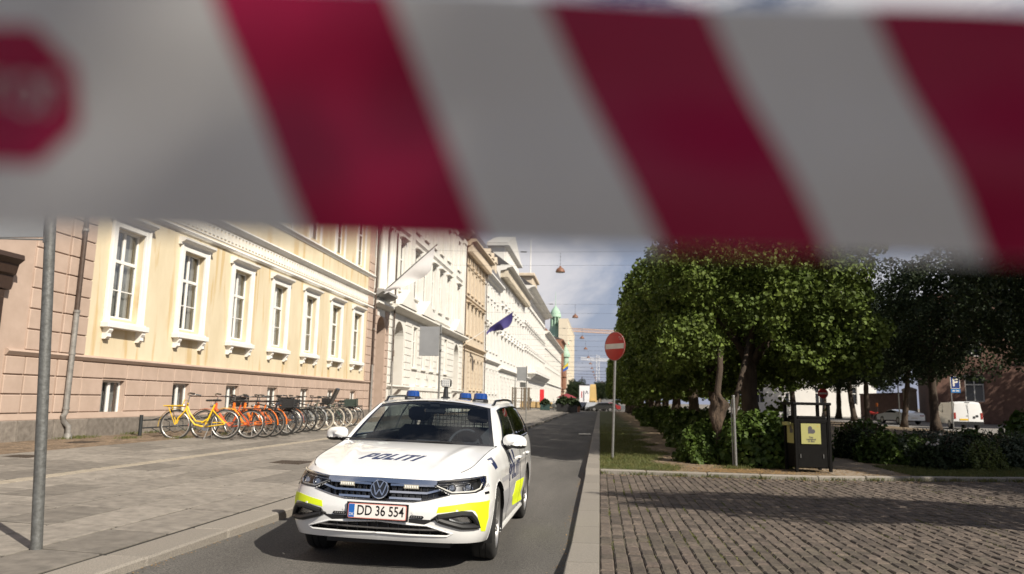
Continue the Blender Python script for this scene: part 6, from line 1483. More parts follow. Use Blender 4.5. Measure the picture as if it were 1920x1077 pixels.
# litter bin
BL, BR = Vector((3.99, 16.19, .085)), Vector((4.83, 16.47, .085)); ang = math.atan2(BR.y-BL.y, BR.x-BL.x)
bn = thing('litter_bin', 'black box litter bin with yellow heart stickers at the corner of the path', 'litter bin', BL+Vector((.06, 0, 0)), ang*.55); W_, D_, H_ = .78, .52, 1.42
M_bin = mat('black_bin', (.0032, .003, .0028), .65, col2=(.006, .0055, .005), vscale=8, bump=.1, spec=.12)
mb = MB(); mb.box((.05, .0, .10), (W_-.02, D_, 1.10), .012); bodyb = mb.build('body', M_bin, bn)
for x in (.0, W_-.055):
    for y in (-.012, D_-.05): mb = MB(); mb.box((x, y, .02), (x+.062, y+.062, H_-.02), .006); mb.build('corner_post', M_bin, bn)
mb = MB(); mb.box((-.03, -.03, H_-.03), (W_+.03, D_+.03, H_+.03), .012); mb.build('roof', M_bin, bn)
mb = MB(); mb.box((.09, .02, 1.10), (W_-.08, D_-.02, 1.16), .01); mb.box((.12, -.008, 1.02), (W_-.1, 0, 1.075), .004); mb.build('inner_rim', M_bin, bn)
mb = MB(); mb.box((.06, -.014, .12), (.075, -.002, 1.05)); mb.box((.70, -.014, .12), (.715, -.002, 1.05)); mb.build('door_frame', M_bin, bodyb)
for x in (.11, .60): mb = MB(); mb.lathe([(.0005, .012), (.010, .012), (.013, 0)], 8, T=Matrix.Translation((x, 0, .34)) @ Matrix.Rotation(PI/2, 4, 'X')); mb.box((x-.006, -.02, .30), (x+.006, -.004, .38), .002); mb.build('lock', M_galv, bodyb)
M_stk = mat('sticker_yellow', (.33, .32, .125), .6, spec=.2); M_stg = mat('sticker_grey', (.07, .065, .07), .5)
FT = Matrix.Translation((.345, -.016, .80)) @ Matrix.Rotation(PI/2, 4, 'X')
mb = MB(); mb.box((-.21, -.21, 0), (.21, .21, .004), 0, T=FT); stk = mb.build('front_sticker', M_stk, bodyb)
def heart(s, rot):
    P = [(16*math.sin(t)**3, 13*math.cos(t)-5*math.cos(2*t)-2*math.cos(3*t)-math.cos(4*t)) for t in np.linspace(0, 2*PI, 40, endpoint=False)]; c, d = math.cos(rot), math.sin(rot)
    return [((x*c-y*d)*s, (x*d+y*c)*s) for x, y in P]
mb = MB(); mb.prism([(x-.0, y+.065) for x, y in heart(.0056, math.radians(-45))], .004, .0055, T=FT); mb.build('heart', M_stg, stk)
for k, tx in enumerate(('Den', 'kærlighed', 'til dem')):
    me = text_mesh(tx, .052, 'sticker_lettering', bold=.0012); me.transform(FT @ Matrix.Translation((0, -.075-.042*k, .0065))); me.materials.clear(); me.materials.append(M_stg); put('sticker_lettering', me, stk)
mb = MB(); mb.box((.14, .14, .004), (.165, .165, .0052), 0, T=FT); mb.build('sticker_mark', mat('sticker_orange', (.42, .28, .05), .5), stk)
ST = Matrix.Translation((.048, .26, .80)) @ Matrix.Rotation(-PI/2, 4, 'Z') @ Matrix.Rotation(PI/2, 4, 'X')
mb = MB(); mb.box((-.21, -.21, 0), (.21, .21, .004), 0, T=ST); s2 = mb.build('side_sticker', M_stk, bodyb); mb = MB(); mb.prism([(x, y+.065) for x, y in heart(.0056, math.radians(-45))], .004, .0055, T=ST); mb.build('heart', M_stg, s2)
mb = MB(); mb.box((-.08, .14, .96), (-.01, D_-.1, 1.03), .006); mb.build('ashtray', M_stk, bn)
# parking sign on the side street
pb = on_y(1788, 801, 52); t = thing('parking_sign', 'blue parking sign with a white P on a thin pole beside the white van', 'traffic sign', (pb.x, 52, .07)); ptop = on_y(1787, 708, 52); pole(t, ptop.z-.05, .035, M_galv)
zc_ = on_y(1792, 718, 52).z-.07; mb = MB(); mb.box((-.03, -.06, zc_-.40), (.56, -.045, zc_+.42), .01); s_ = mb.build('sign_panel', mat('sign_blue', (.008, .03, .16), .4), t)
mb = MB(); mb.box((-.03, -.06, zc_-.66), (.56, -.045, zc_-.42), .01); s2 = mb.build('sub_panel', mat('sign_light_blue', (.02, .16, .42), .4), t)
mb = MB()
for a, b in (((-.035, zc_-.40), (.565, zc_-.37)), ((-.035, zc_+.39), (.565, zc_+.42)), ((-.035, zc_-.40), (-.0, zc_+.42)), ((.53, zc_-.40), (.565, zc_+.42))): mb.box((a[0], -.066, a[1]), (b[0], -.0605, b[1]))
mb.build('border', M_sw, s_)
me = text_mesh('P', .72, 'P', bold=.02); me.transform(Matrix.Translation((.265, -.064, zc_)) @ Matrix.Rotation(PI/2, 4, 'X')); me.materials.clear(); me.materials.append(M_sw); put('lettering', me, s_)
mb = MB(); mb.box((.06, -.066, zc_-.57), (.22, -.0605, zc_-.50)); mb.box((.28, -.066, zc_-.57), (.48, -.0605, zc_-.50)); mb.build('sub_lettering', M_sw, s2)
# ------------------------------------------------------------------ hanging street lamps
M_cop2 = mat('lamp_copper', (.22, .105, .065), .6, metal=.2, var=.25, vscale=6)
M_wire = mat('steel_wire', (.06, .06, .065), .6)
def lamp(x, y, z, label, group=None, detail=True):
    t = thing('hanging_lamp', label, 'street lamp', (x, y, z), 0, group)
    mb = MB(); mb.lathe([(.30, 0), (.305, .03), (.29, .10), (.24, .20), (.16, .28), (.07, .33), (.06, .40), (.03, .42)], 24); mb.build('shade', M_cop2, t, smooth=True)
    mb = MB(); mb.lathe([(.28, .015), (.18, -.01), (.0005, -.02)], 20); mb.build('lamp_glass', mat('lamp_opal', (.42, .40, .37), .4), t, smooth=True)
    w = max(.006, y*.00011); mb = MB(); mb.tube([(0, 0, .40), (0, 0, 1.35)], w*1.2, 5)
    for q in (.55, .8, 1.05, 1.25): mb.lathe([(.0, q-.04), (.035, q), (.0, q+.04)], 6, T=Matrix.Identity(4))
    mb.build('hanger', M_wire, t)
    for zz, sag in ((1.35, .25), (.45, .10)):
        pts = [Vector((u, .0, zz+sag*((u/11)**2 if u < 0 else (u/14)**2))) for u in np.linspace(-10.3, 13.5, 17)]
        mb = MB(); mb.tube(pts, w, 4); mb.build('span_wire', M_wire, t)
    c = MB(); c.box((-2.6, -.03, 1.33), (-2.2, .03, 1.40)); c.build('tensioner', M_wire, t)
    return t
ys = [46.5, 72.5, 97, 117, 140, 163, 186, 210, 235, 262, 292]
for k, y in enumerate(ys): lamp(-2.55+.004*(y-46), y, on_y(1051, 511, 46.5).z-.0*k, 'copper dome lamp hanging over the road, the one above the small grey sign' if k == 0 else 'copper dome lamp hanging on span wires over the far street', None if k == 0 else 'hanging lamps down the street')
# ------------------------------------------------------------------ flags
def flag(y, z, length, rise, col, label, cloth_fn, m, pole_m):
    t = thing('flag', label, 'flag', (FX, y, z)); e = Vector((length, 0, rise)); mb = MB(); mb.tube([(0, 0, 0), e], [.045, .03], 8); p = mb.build('flagpole', pole_m, t, smooth=True)
    mb = MB(); mb.lathe([(.0, -.06), (.06, 0), (.0, .06)], 8, T=Matrix.Translation(e)); mb.build('finial', pole_m, p)
    mb = MB(); nu, nv = 22, 16
    for i in range(nu+1):
        for j in range(nv+1): mb.v.append(tuple(cloth_fn(i/nu, j/nv, e)))
    mb.f = [(i*(nv+1)+j, i*(nv+1)+j+1, (i+1)*(nv+1)+j+1, (i+1)*(nv+1)+j) for i in range(nu) for j in range(nv)]; mb.mi = [0]*len(mb.f); c = mb.build('cloth', m, t, smooth='all'); return t, c
def purple(u, v, e):
    p = e*(.98-.50*u); w = 1.5*v*(1-.35*u); return p+Vector((-.25*v+.20*math.sin(u*9+v*4)*v, .35*math.sin(u*8+v*3)*v, -w*(1-.25*u)-.12*math.sin(u*7)*v))
M_pur = mat('purple_flag', (.055, .045, .20), .8, var=.3, vscale=2, transl=.25)
t, c = flag(69.0, 6.9, 4.4, 3.0, 'purple', 'purple flag drooping from a white pole on the beige house', purple, M_pur, M_wht)
def white(u, v, e):
    p = e*(.97-.86*u); k = math.sin(PI*min(1, u*1.1))
    return p+Vector((-.10*v, -.18*v*(1-.4*u)+.12*math.sin(u*11+v*5)*v, -1.55*v*(1-u)**.6*(.9+.1*math.sin(u*5))+.05*math.sin(u*13+v*4)*v))
M_wfl = mat('white_flag', (.80, .79, .80), .8, var=.06, vscale=2, transl=.3)
t, c = flag(39.8, 7.0, 3.4, 3.1, 'white', 'large white flag on a slanted pole between the yellow and white houses', white, M_wfl, M_galvd)
def yb(u, v, e): p = e*(.95-.6*u); return p+Vector((.1*math.sin(u*6)*v, .2*v, -2.0*v*(1-.2*u)))
t, c = flag(236, 11.5, 2.6, 2.4, 'yb', 'small yellow and blue flag on the far brown house', yb, mat('flag_yellow', (.75, .55, .03), .8, transl=.2), M_galvd)
mb = MB(); o0 = [yb(i/8, .5+.5*j/6, Vector((2.6, 0, 2.4)))+Vector((.0, -.02, 0)) for i in range(9) for j in range(7)]; mb.add(o0, [(i*7+j, i*7+j+1, (i+1)*7+j+1, (i+1)*7+j) for i in range(8) for j in range(6)]); mb.build('blue_field', mat('flag_blue', (.02, .10, .42), .8), c)
# ------------------------------------------------------------------ barrier tape close to the lens
M_tw = mat('tape_white', (.88, .87, .86), .38, col2=(.83, .815, .80), vscale=9, transl=.48, spec=.4)
M_tr = mat('tape_red', (.55, .004, .080), .35, col2=(.48, .004, .070), vscale=9, transl=.30, spec=.4)
TD = .245
def cam_pt(px, py, d): r = ray(px, py); return CPOS+r*d
A0, A1 = cam_pt(0, 207, TD), cam_pt(1920, 252, TD*1.0)
L0, L1 = cam_pt(0, 428, TD), cam_pt(1920, 492, TD*.985)
U0, U1 = cam_pt(0, -46, TD), cam_pt(1920, 26, TD*.985)
ux = (L1-L0); Lw = ux.length; ux_ = ux.normalized()
tapet = thing('barrier_tape', 'red and white striped barrier tape stretched across just in front of the viewer', 'barrier tape', (0, 0, 0))
def tp_(s, w, off=0):
    """s metres along the tape from the photo's left border, w 0 top .. 1 bottom"""
    k = s/Lw; lo = L0+(L1-L0)*k; up = U0+(U1-U0)*k; far = max(0, -s, s-Lw); p = up+(lo-up)*w
    n = (lo-up).cross(ux_).normalized(); 
    if n.y > 0: n = -n
    rip = .0022*math.sin(s*21+w*2.2)+.0016*math.sin(s*47-w*3)+.0014*math.sin(w*9+s*6)
    return p+n*(rip+off)
tap = tapet; mb = MB(); SS = np.linspace(-2.2, Lw+1.9, 260); nw = 9
for sgn, o in ((1, .00012), (-1, -.00012)):
    b = len(mb.v)
    for s in SS:
        for j in range(nw): mb.v.append(tuple(tp_(s, j/(nw-1), o)))
    for i in range(len(SS)-1):
        for j in range(nw-1): a = b+i*nw+j; f = (a, a+1, a+nw+1, a+nw); mb.f.append(f if sgn > 0 else f[::-1]); mb.mi.append(0)
mb.build('tape_strip', M_tw, tapet, smooth='all')
PX = Lw/1920
def stripe(x0b, x1b, sh):
    mb = MB(); n = 14
    for o, fl in ((.00045, 1), (-.00045, -1)):
        b = len(mb.v)
        for i in range(n+1):
            for j in range(13): w = j/12; mb.v.append(tuple(tp_((x0b+(x1b-x0b)*i/n-sh*(1-w))*PX, w*.996+.002, o)))
        for i in range(n):
            for j in range(12): a = b+i*13+j; f = (a, a+1, a+14, a+13); mb.f.append(f if fl > 0 else f[::-1]); mb.mi.append(0)
    mb.build('red_stripe', M_tr, tapet, smooth='all')
for a, b, sh in ((585, 918, 185), (1247, 1560, 230), (1858, 2180, 235)): stripe(a, b, sh)
for k in range(1, 14): stripe(1858+633*k, 2180+633*k, 230)
for k in range(17): stripe(-1260-640*k, -930-640*k, 190)
def flat_on_tape(poly, o): return [tuple(tp_((25+x)*PX, (180-y+46)/474, o)) for x, y in poly]
mb = MB(); oc = [(128/math.cos(PI/8)*math.cos(PI/8+PI/4*k), 128/math.cos(PI/8)*math.sin(PI/8+PI/4*k)) for k in range(8)]
v = flat_on_tape(oc+[(0, 0)], .0007); mb.add(v, [(k, (k+1) % 8, 8) for k in range(8)]); sg_ = mb.build('stop_octagon', M_tr, tapet)
me = text_mesh('STOP', 96, 'stop_lettering', bold=2.0); 
for vv in me.vertices: vv.co = Vector(flat_on_tape([(vv.co.x*.86, vv.co.y)], .0011)[0])
me.materials.clear(); me.materials.append(M_tw); put('stop_lettering', me, sg_)
# posts that hold the tape, left and right of the view
for s, lab in ((-2.2, 'steel barrier post on the road holding the end of the striped tape'), (Lw+1.9, 'steel barrier post on the setts holding the end of the striped tape')):
    p = tp_(s, .5); t = thing('barrier_post', lab, 'post', (p.x, p.y, .0)); mb = MB(); mb.tube([(0, 0, 0), (0, 0, p.z+.12)], .022, 12); mb.build('post', M_galv, t, smooth=True); mb = MB(); mb.lathe([(.0005, .07), (.04, .06), (.20, .03), (.22, 0)], 20); mb.build('foot', M_tyre, t, smooth=True)
# trees outside the view: one added to shade the tape, one shadowing the setts
big(3.3, -2.4, 0, 'unseen small street tree added beside the viewer to shade the tape', None, .62, 0.0, 1.0, 0)
t = big(7.75, 7.75, 1, 'small wide tree standing on the setts to the right whose shadow reaches the kerb', None, .60, 0.0, 0.0); [setattr(c_, 'scale', (1.2, .42, .40)) for c_ in t.children if c_.name.startswith('crown')]
# ------------------------------------------------------------------ things in the distance
# white building and walls beyond the park, brick house on the right
M_wb = mat('park_white_wall', (.74, .72, .69), .85, var=.08, vscale=1)
def facade_box(name, label, p0, p1, z1, depth, m, wins, z0=.0):
    """a house front from p0 to p1 seen across the park; wins = [(u0,u1,za,zb)] along the front"""
    a = Vector((*p0, z0)); b = Vector((*p1, z0)); u = (b-a).normalized(); L = (b-a).length; ang = math.atan2(u.y, u.x)
    t = thing(name, label, 'building', a, ang); mb = MB()
    us = sorted({0, L, *[w[0] for w in wins], *[w[1] for w in wins]}); zs = sorted({-.3, z1, *[w[2] for w in wins], *[w[3] for w in wins]})
    for x0, x1 in zip(us, us[1:]):
        for c, d in zip(zs, zs[1:]):
            if any(w[0] <= x0 and x1 <= w[1] and w[2] <= c and d <= w[3] for w in wins): continue
            mb.add([(x0, 0, c), (x1, 0, c), (x1, 0, d), (x0, 0, d)], [(0, 1, 2, 3)])
    mb.add([(0, 0, -.3), (0, depth, -.3), (0, depth, z1), (0, 0, z1)], [(0, 1, 2, 3)]); mb.add([(L, 0, -.3), (L, depth, -.3), (L, depth, z1), (L, 0, z1)], [(0, 1, 2, 3)]); mb.add([(0, 0, z1), (L, 0, z1), (L, depth, z1), (0, depth, z1)], [(0, 1, 2, 3)]); mb.add([(0, depth, -.3), (L, depth, -.3), (L, depth, z1), (0, depth, z1)], [(0, 1, 2, 3)])
    for w in wins:
        for (x0, c, x1, d) in ((w[0], w[2], w[0], w[3]), (w[1], w[2], w[1], w[3]), (w[0], w[2], w[1], w[2]), (w[0], w[3], w[1], w[3])): mb.add([(x0, 0, c), (x1, 0, d), (x1, .3, d), (x0, .3, c)], [(0, 1, 2, 3)])
    mb.build('wall', m, t)
    for w in wins:
        f = MB(); e = .09
        for (x0, x1, c, d) in ((w[0], w[0]+e, w[2], w[3]), (w[1]-e, w[1], w[2], w[3]), (w[0]+e, w[1]-e, w[2], w[2]+e), (w[0]+e, w[1]-e, w[3]-e, w[3]), ((w[0]+w[1])/2-e/2, (w[0]+w[1])/2+e/2, w[2]+e, w[3]-e), (w[0]+e, w[1]-e, w[2]+(w[3]-w[2])*.62, w[2]+(w[3]-w[2])*.62+e)): f.box((x0, .12, c), (x1, .20, d))
        fo = f.build('window', M_wht, t); g = MB(); g.add([(w[0], .19, w[2]), (w[1], .19, w[2]), (w[1], .19, w[3]), (w[0], .19, w[3])], [(0, 1, 2, 3)]); g.build('pane', mat('dark_pane', (.03, .033, .04), .1), fo)
    return t
yb_ = 112; P_ = lambda px: on_y(px, 745, yb_).x
wl = [(P_(1528)-P_(1425), P_(1545)-P_(1425), on_y(1537, 758, yb_).z, on_y(1537, 726, yb_).z)]
wl += [(wl[0][0]-4.2*k, wl[0][1]-4.2*k, wl[0][2], wl[0][3]) for k in (1, 2)]+[(wl[0][0]+4.6*k, wl[0][1]+4.6*k, wl[0][2], wl[0][3]) for k in (1,)]
wl += [(a, b, c+4.6, d+4.6) for a, b, c, d in wl]
facade_box('park_white_house', 'white house with tall cross windows seen through the trunks behind the black bin', (P_(1425), yb_), (P_(1612), yb_), 12.5, 12, M_wb, wl)
q0, q1 = on_y(1596, 516, 180), on_y(1631, 516, 180); facade_box('white_tower_block', 'distant white block showing above the trees beside the first clipped crown', (q0.x-6, 180), (q1.x, 180), q1.z, 14, M_wb, [(q1.x-q0.x+6-3.0, q1.x-q0.x+6-1.8, q1.z-2.2, q1.z-.8)])
# brick garden wall with pier
M_rb = mat('dark_red_brick', (.22, .125, .095), .9, col2=(.15, .085, .065), vscale=3, bump=.3, bscale=20)
a, b = on_y(1612, 741, 96), on_y(1690, 738, 84); gw = thing('brick_garden_wall', 'long brown brick garden wall behind the parked cars', 'wall', (a.x, a.y, 0)); mb = MB(); d = Vector((b.x-a.x, b.y-a.y, 0)); L = d.length; ang = math.atan2(d.y, d.x); gw.rotation_euler.z = ang
mb.box((0, 0, -.2), (L, .4, a.z), .03); mb.build('masonry', M_rb, gw); mb = MB(); mb.box((-.05, -.06, a.z), (L, .46, a.z+.16), .02); mb.build('coping', M_rb, gw)
pr = thing('gate_pier', 'pale stone gate pier with a capital beside the brick garden wall', 'gate pier', (b.x+.7, b.y-.3, 0)); zt = on_y(1694, 726, 83).z; mb = MB(); mb.box((-.55, -.55, -.2), (.55, .55, zt-.5), .04); mb.build('shaft', mat('pier_stone', (.38, .31, .23), .9, var=.2), pr); mb = MB(); mb.lathe([(.75, zt-.5), (.82, zt-.35), (.8, zt-.2), (.3, zt), (.02, zt+.05)], 4, T=Matrix.Rotation(PI/4, 4, 'Z'), cap=True); mb.build('cap', MATS['pier_stone'], pr)
x0 = on_y(1745, 745, 78).x; facade_box('brick_house', 'large dark red brick house behind the van at the right edge', (x0, 78), (x0+26, 70), 13, 12, M_rb, [(3+5*k, 4.6+5*k, 2.2, 4.8) for k in range(4)]+[(3+5*k, 4.6+5*k, 6.6, 9.2) for k in range(4)])
# ------------------------------------------------------------------ cars
def car_profile(name, label, loc, rz, L, W, H, prof, win, paint, tail=True, roof_z=None, group=None, lamps=M_red):
    """side profile (x along, z) extruded across with tumblehome; window band dark; wheels"""
    t = thing(name, label, 'car' if 'van' not in name else 'van', loc, rz, group); mb = MB(); n = len(prof); cols = ((-W/2, .0), (-W/2*.985, .0), (W/2*.985, .0), (W/2, 0))
    zs = max(z for x, z in prof); vs = []
    for s in (-1, -.55, .55, 1):
        for x, z in prof: k = 1-.16*max(0, (z-.9)/(zs-.9+1e-6)); vs.append((x if abs(s) < 1 else x*.985, s*W/2*k, z-(0 if abs(s) < 1 else .03*max(0, z-.5))))
    F = [(q*n+i, q*n+(i+1) % n, (q+1)*n+(i+1) % n, (q+1)*n+i) for q in range(3) for i in range(n)]+[tuple(range(n-1, -1, -1)), tuple(3*n+i for i in range(n))]
    mb.add(vs, F); mb.build('body', paint, t, smooth=True, fixn=True)
    for s in (-1, 1):
        mb = MB(); k = lambda z: (W/2*(1-.16*max(0, (z-.9)/(zs-.9)))+.006); m_ = len(win); mb.add([(x, s*k(z), z-.02) for x, z in win], [tuple(range(m_))]); mb.build('side_window', M_gloss, t)
    for x in (-L*.29, L*.29):
        for s in (-1, 1):
            mb = MB(); mb.lathe([(.0005, .10), (.20, .10), (.22, .11), (.31, .10), (.325, .06), (.325, -.09)], 20, T=Matrix.Translation((x, s*(W/2-.10), .325)) @ Matrix.Rotation(-PI/2*s, 4, 'X')); w = mb.build('wheel', M_tyre, t, smooth=True); mb = MB(); mb.lathe([(.0005, .108), (.17, .106), (.2, .10)], 14, T=Matrix.Translation((x, s*(W/2-.10), .325)) @ Matrix.Rotation(-PI/2*s, 4, 'X')); mb.build('rim', M_alloy, w, smooth=True)
    return t
# rear of the cars at +x
VP = [(-2.2, .35), (-2.25, .75), (-2.05, 1.0), (-1.45, 1.15), (-.95, 1.75), (-.7, 1.88), (2.0, 1.92), (2.22, 1.80), (2.28, 1.0), (2.28, .40)]
vb_ = on_y(1800, 800, 55); van = car_profile('delivery_van', 'white delivery van seen from behind with yellow number plate under the dark trees', (vb_.x+.75, 57.0, .07), math.radians(-97), 4.5, 1.85, 1.92, VP, [(-1.35, 1.2), (-.9, 1.72), (-.3, 1.75), (-.25, 1.15)], M_cw)
def rear(t, items):
    for nm, y0, y1, z0, z1, m, x in items: mb = MB(); mb.box((x, y0, z0), (x+.03, y1, z1), .008); mb.build(nm, m, t)
M_tail = mat('tail_lamp', (.30, .03, .02), .3, coat=.5)
rear(van, [('tail_lamp', -.90, -.76, .72, 1.15, M_tail, 2.25), ('tail_lamp', .76, .90, .72, 1.15, M_tail, 2.25), ('number_plate', -.55, -.02, .62, .74, mat('plate_yellow', (.72, .45, .02), .5), 2.27), ('door_seam', -.006, .006, .45, 1.8, M_blk, 2.262), ('bumper', -.92, .92, .32, .55, M_blk, 2.26), ('roof_lamp', -.15, .15, 1.82, 1.88, M_blk, 2.16), ('door_handle', -.12, .0, .92, .96, M_blk, 2.275), ('decal', .28, .42, .76, .92, M_blk, 2.27), ('decal', .46, .62, .86, 1.0, M_blk, 2.27)])
CP = [(-2.2, .32), (-2.3, .6), (-2.1, .80), (-1.0, .94), (-.35, 1.22), (.1, 1.26), (1.2, 1.12), (2.1, .98), (2.25, .80), (2.25, .35)]
cb = on_y(1708, 793, 66); cc = car_profile('sports_car', 'low white sports car parked on the side street beside the gate pier', (cb.x+.3, 69, .07), math.radians(-82), 4.5, 1.85, 1.26, CP, [(-.9, .98), (-.35, 1.18), (.1, 1.22), (.9, 1.10), (.95, 1.0)], M_cw)
rear(cc, [('tail_lamp', -.85, -.45, .72, .80, M_tail, 2.22), ('tail_lamp', .45, .85, .72, .80, M_tail, 2.22), ('number_plate', -.26, .26, .50, .61, M_sw, 2.25)])
# red motorcycle
mc = on_y(1640, 783, 80); t = thing('motorcycle', 'red motorcycle parked in front of the brick garden wall', 'motorcycle', (mc.x, 81, .07), math.radians(-60))
for nm, x in (('front_wheel', -.68), ('rear_wheel', .68)): mb = MB(); mb.tube([(x+.26*math.cos(a), 0, .31+.26*math.sin(a)) for a in np.linspace(0, 2*PI, 20, endpoint=False)], .06, 7, closed=True); mb.build(nm, M_tyre, t, smooth=True)
mb = MB(); mb.tube([(-.5, 0, .9), (-.2, 0, .85), (.1, 0, .82), (.45, 0, .78), (.85, 0, .88)], [.08, .17, .15, .12, .05], 10); mb.tube([(-.55, 0, 1.0), (-.6, 0, .75), (-.62, 0, .55)], [.06, .14, .05], 8); mb.build('fairing', mat('moto_red', (.55, .03, .02), .3, coat=.6), t, smooth=True)
mb = MB(); mb.box((-.35, -.14, .3), (.25, .14, .7), .06); mb.tube([(-.5, 0, 1.0), (-.68, 0, .31)], .03, 6); mb.tube([(.2, 0, .45), (.68, 0, .31)], .04, 6); mb.tube([(-.45, -.35, 1.05), (-.5, 0, 1.02), (-.45, .35, 1.05)], .018, 6); mb.build('engine', M_blk, t)
mb = MB(); mb.box((.75, -.02, .95), (.78, .02, 1.75)); mb.build('rod', M_blk, t); mb = MB(); mb.box((.66, -.01, 1.5), (.9, .01, 1.85), .005); mb.build('pennant', mat('pennant_orange', (.8, .2, .03), .6), t)
# second no-entry sign on the side street
nb = on_y(1543, 738, 96); t = thing('no_entry_sign', 'small distant no entry sign in front of the white house behind the bin', 'traffic sign', (nb.x, 96, .06)); pole(t, nb.z+.5, .04); mb = MB(); mb.lathe([(.0005, 0), (.62, 0), (.62, .02), (.0005, .02)], 24, T=Matrix.Translation((0, -.06, nb.z-.06)) @ Matrix.Rotation(PI/2, 4, 'X')); d = mb.build('disc', M_red, t, smooth=True); mb = MB(); mb.box((-.48, -.095, nb.z-.16), (.48, -.085, nb.z+.04)); mb.build('white_bar', M_sw, d)
# bicycles/rails: iron bed rail
br = thing('bed_rail', 'low iron rail on posts behind the flower bed in front of the van', 'rail', (11.4, 30.5, .085))
for k in range(5): mb = MB(); mb.tube([(k*.75, 0, 0), (k*.75, 0, .55)], .022, 6); mb.build('post', M_blk, br)
for z in (.3, .5): mb = MB(); mb.tube([(0, 0, z), (3.0, 0, z)], .016, 6); mb.build('rail', M_blk, br)
# ------------------------------------------------------------------ cafe terrace and far end of the street
M_pine = mat('pine_boards', (.55, .38, .18), .8, var=.25, vscale=6)
for k, (px, y) in enumerate(((985, 117), (1003, 119), (1018, 121))):
    c = on_y(px, 760, y); t = thing('cafe_fence', 'low pine board screen around the cafe terrace', 'screen', (c.x, y, PZ(c.x)), 0, 'pine screens round the cafe terrace')
    for q in range(7): mb = MB(); mb.box((-1.6+.46*q, -.03, .05), (-1.18+.46*q, .03, 1.0), .02); mb.build('board', M_pine, t)
    mb = MB(); mb.box((-1.6, .03, .8), (1.6, .07, .9)); mb.build('rail', M_pine, t)
PLM = leaf_mesh('foliage', *blob_points(900, .55, .55, .6, 51), .16, M_leafd, 51)
for k, (px, y, s, lab) in enumerate(((1022, 100, 1.25, 'green planter box with a clipped bush before the pine screens'), (1056, 93, 1.6, 'large dark planter with a bush at the kerb'), (1071, 93, 1.5, 'second dark planter with a loose bush beside the large one'), (1078, 96, 1.3, 'terracotta planter with yellow green shrub at the end of the pavement'))):
    c = on_z(px, 770, .2); x = on_y(px, 765, y).x; t = thing('planter', lab, 'planter', (x, y, PZ(x) if x < -4 else .1)); t.scale = (s, s, s); mb = MB(); mb.box((-.5, -.5, 0), (.5, .5, .62), .03); mb.build('box', mat('green_planter', (.02, .05, .045), .6) if k == 0 else (mat('terracotta', (.35, .14, .08), .8) if k == 3 else M_blk), t); put('foliage', PLM, t, (0, 0, .55))
for k, (px, y) in enumerate(((1034, 104), (1040, 108), (1046, 101), (1050, 110), (1029, 112), (1037, 114))):
    x = on_y(px, 765, y).x; t = thing('cafe_table', 'round cafe table with metal chairs on the terrace before the planters', 'table', (x, y, PZ(x)), k, 'cafe tables on the terrace')
    mb = MB(); mb.lathe([(.0005, .74), (.42, .74), (.42, .71), (.03, .70), (.03, .04), (.25, 0)], 14); mb.build('table', M_alloy, t)
    for a in (0.3, 2.4, 4.5):
        mb = MB(); c, s_ = .8*math.cos(a), .8*math.sin(a); mb.box((c-.22, s_-.22, .42), (c+.22, s_+.22, .47), .01); mb.box((c*1.25-.2, s_*1.25-.2, .47), (c*1.25+.2, s_*1.25+.2, .88), .02)
        for dx in (-.2, .2):
            for dy in (-.2, .2): mb.tube([(c+dx, s_+dy, 0), (c+dx, s_+dy, .43)], .015, 5)
        mb.build('chair', M_galvd, t)
c = on_y(1062, 745, 125); t = thing('parasol', 'dark red parasol open over the cafe terrace', 'parasol', (c.x, 125, PZ(c.x))); zt = on_y(1062, 738, 125).z-PZ(c.x); mb = MB(); mb.lathe([(1.75, zt-.75), (1.0, zt-.35), (.0005, zt)], 8); mb.build('canopy', mat('parasol_red', (.18, .022, .03), .8), t); mb = MB(); mb.tube([(0, 0, 0), (0, 0, zt)], .04, 8); mb.build('pole', M_galv, t)
c = on_y(1016, 745, 118); t = thing('red_banner', 'red banner standing in front of the white balcony house', 'banner', (c.x, 118, PZ(c.x))); mb = MB(); mb.box((-.35, -.03, 1.0), (.35, .03, 3.0), .02); mb.build('cloth', mat('banner_red', (.62, .02, .03), .7), t); mb = MB(); mb.tube([(0, .05, 0), (0, .05, 3.1)], .03, 6); mb.build('pole', M_galv, t)
# scaffold-like portal with posts in front of the white houses
c = on_y(963, 765, 93); t = thing('terrace_frame', 'wooden terrace frame with tall brown posts against the white houses', 'frame', (c.x, 92, PZ(c.x)))
for px, w in ((961, .18), (966, .3), (978, .16), (984, .4), (991, .3)):
    x = on_y(px, 745, 92).x-c.x; mb = MB(); mb.box((x-w/2, -.1, 0), (x+w/2, .1, 2.75), .02); mb.build('post', mat('weathered_wood', (.17, .135, .10), .85, var=.3, vscale=5), t)
for z in (.9, 1.35, 2.6): mb = MB(); mb.box((-.1, -.04, z), (2.4, .04, z+.07), .01); mb.build('rail', MATS['weathered_wood'], t)
# one dark figure by the terrace frame
c = on_y(993, 765, 95); t = thing('person', 'person in dark clothes standing beside the wooden terrace frame', 'person', (c.x, 95, PZ(c.x)))
me = bpy.data.meshes.new('body'); VV = [(0, 0, .95), (0, 0, 1.2), (0, 0, 1.45), (0, -.01, 1.58), (0, -.01, 1.68), (.09, 0, .9), (.10, -.02, .5), (.10, .02, .06), (-.09, 0, .9), (-.10, .03, .5), (-.11, .0, .06), (.2, 0, 1.42), (.25, -.02, 1.15), (.24, -.12, .92), (-.2, 0, 1.42), (-.25, .02, 1.15), (-.25, -.06, .9), (.10, -.14, .04), (-.11, -.14, .04)]
me.from_pydata(VV, [(0, 1), (1, 2), (2, 3), (3, 4), (0, 5), (5, 6), (6, 7), (0, 8), (8, 9), (9, 10), (2, 11), (11, 12), (12, 13), (2, 14), (14, 15), (15, 16), (7, 17), (10, 18)], [])
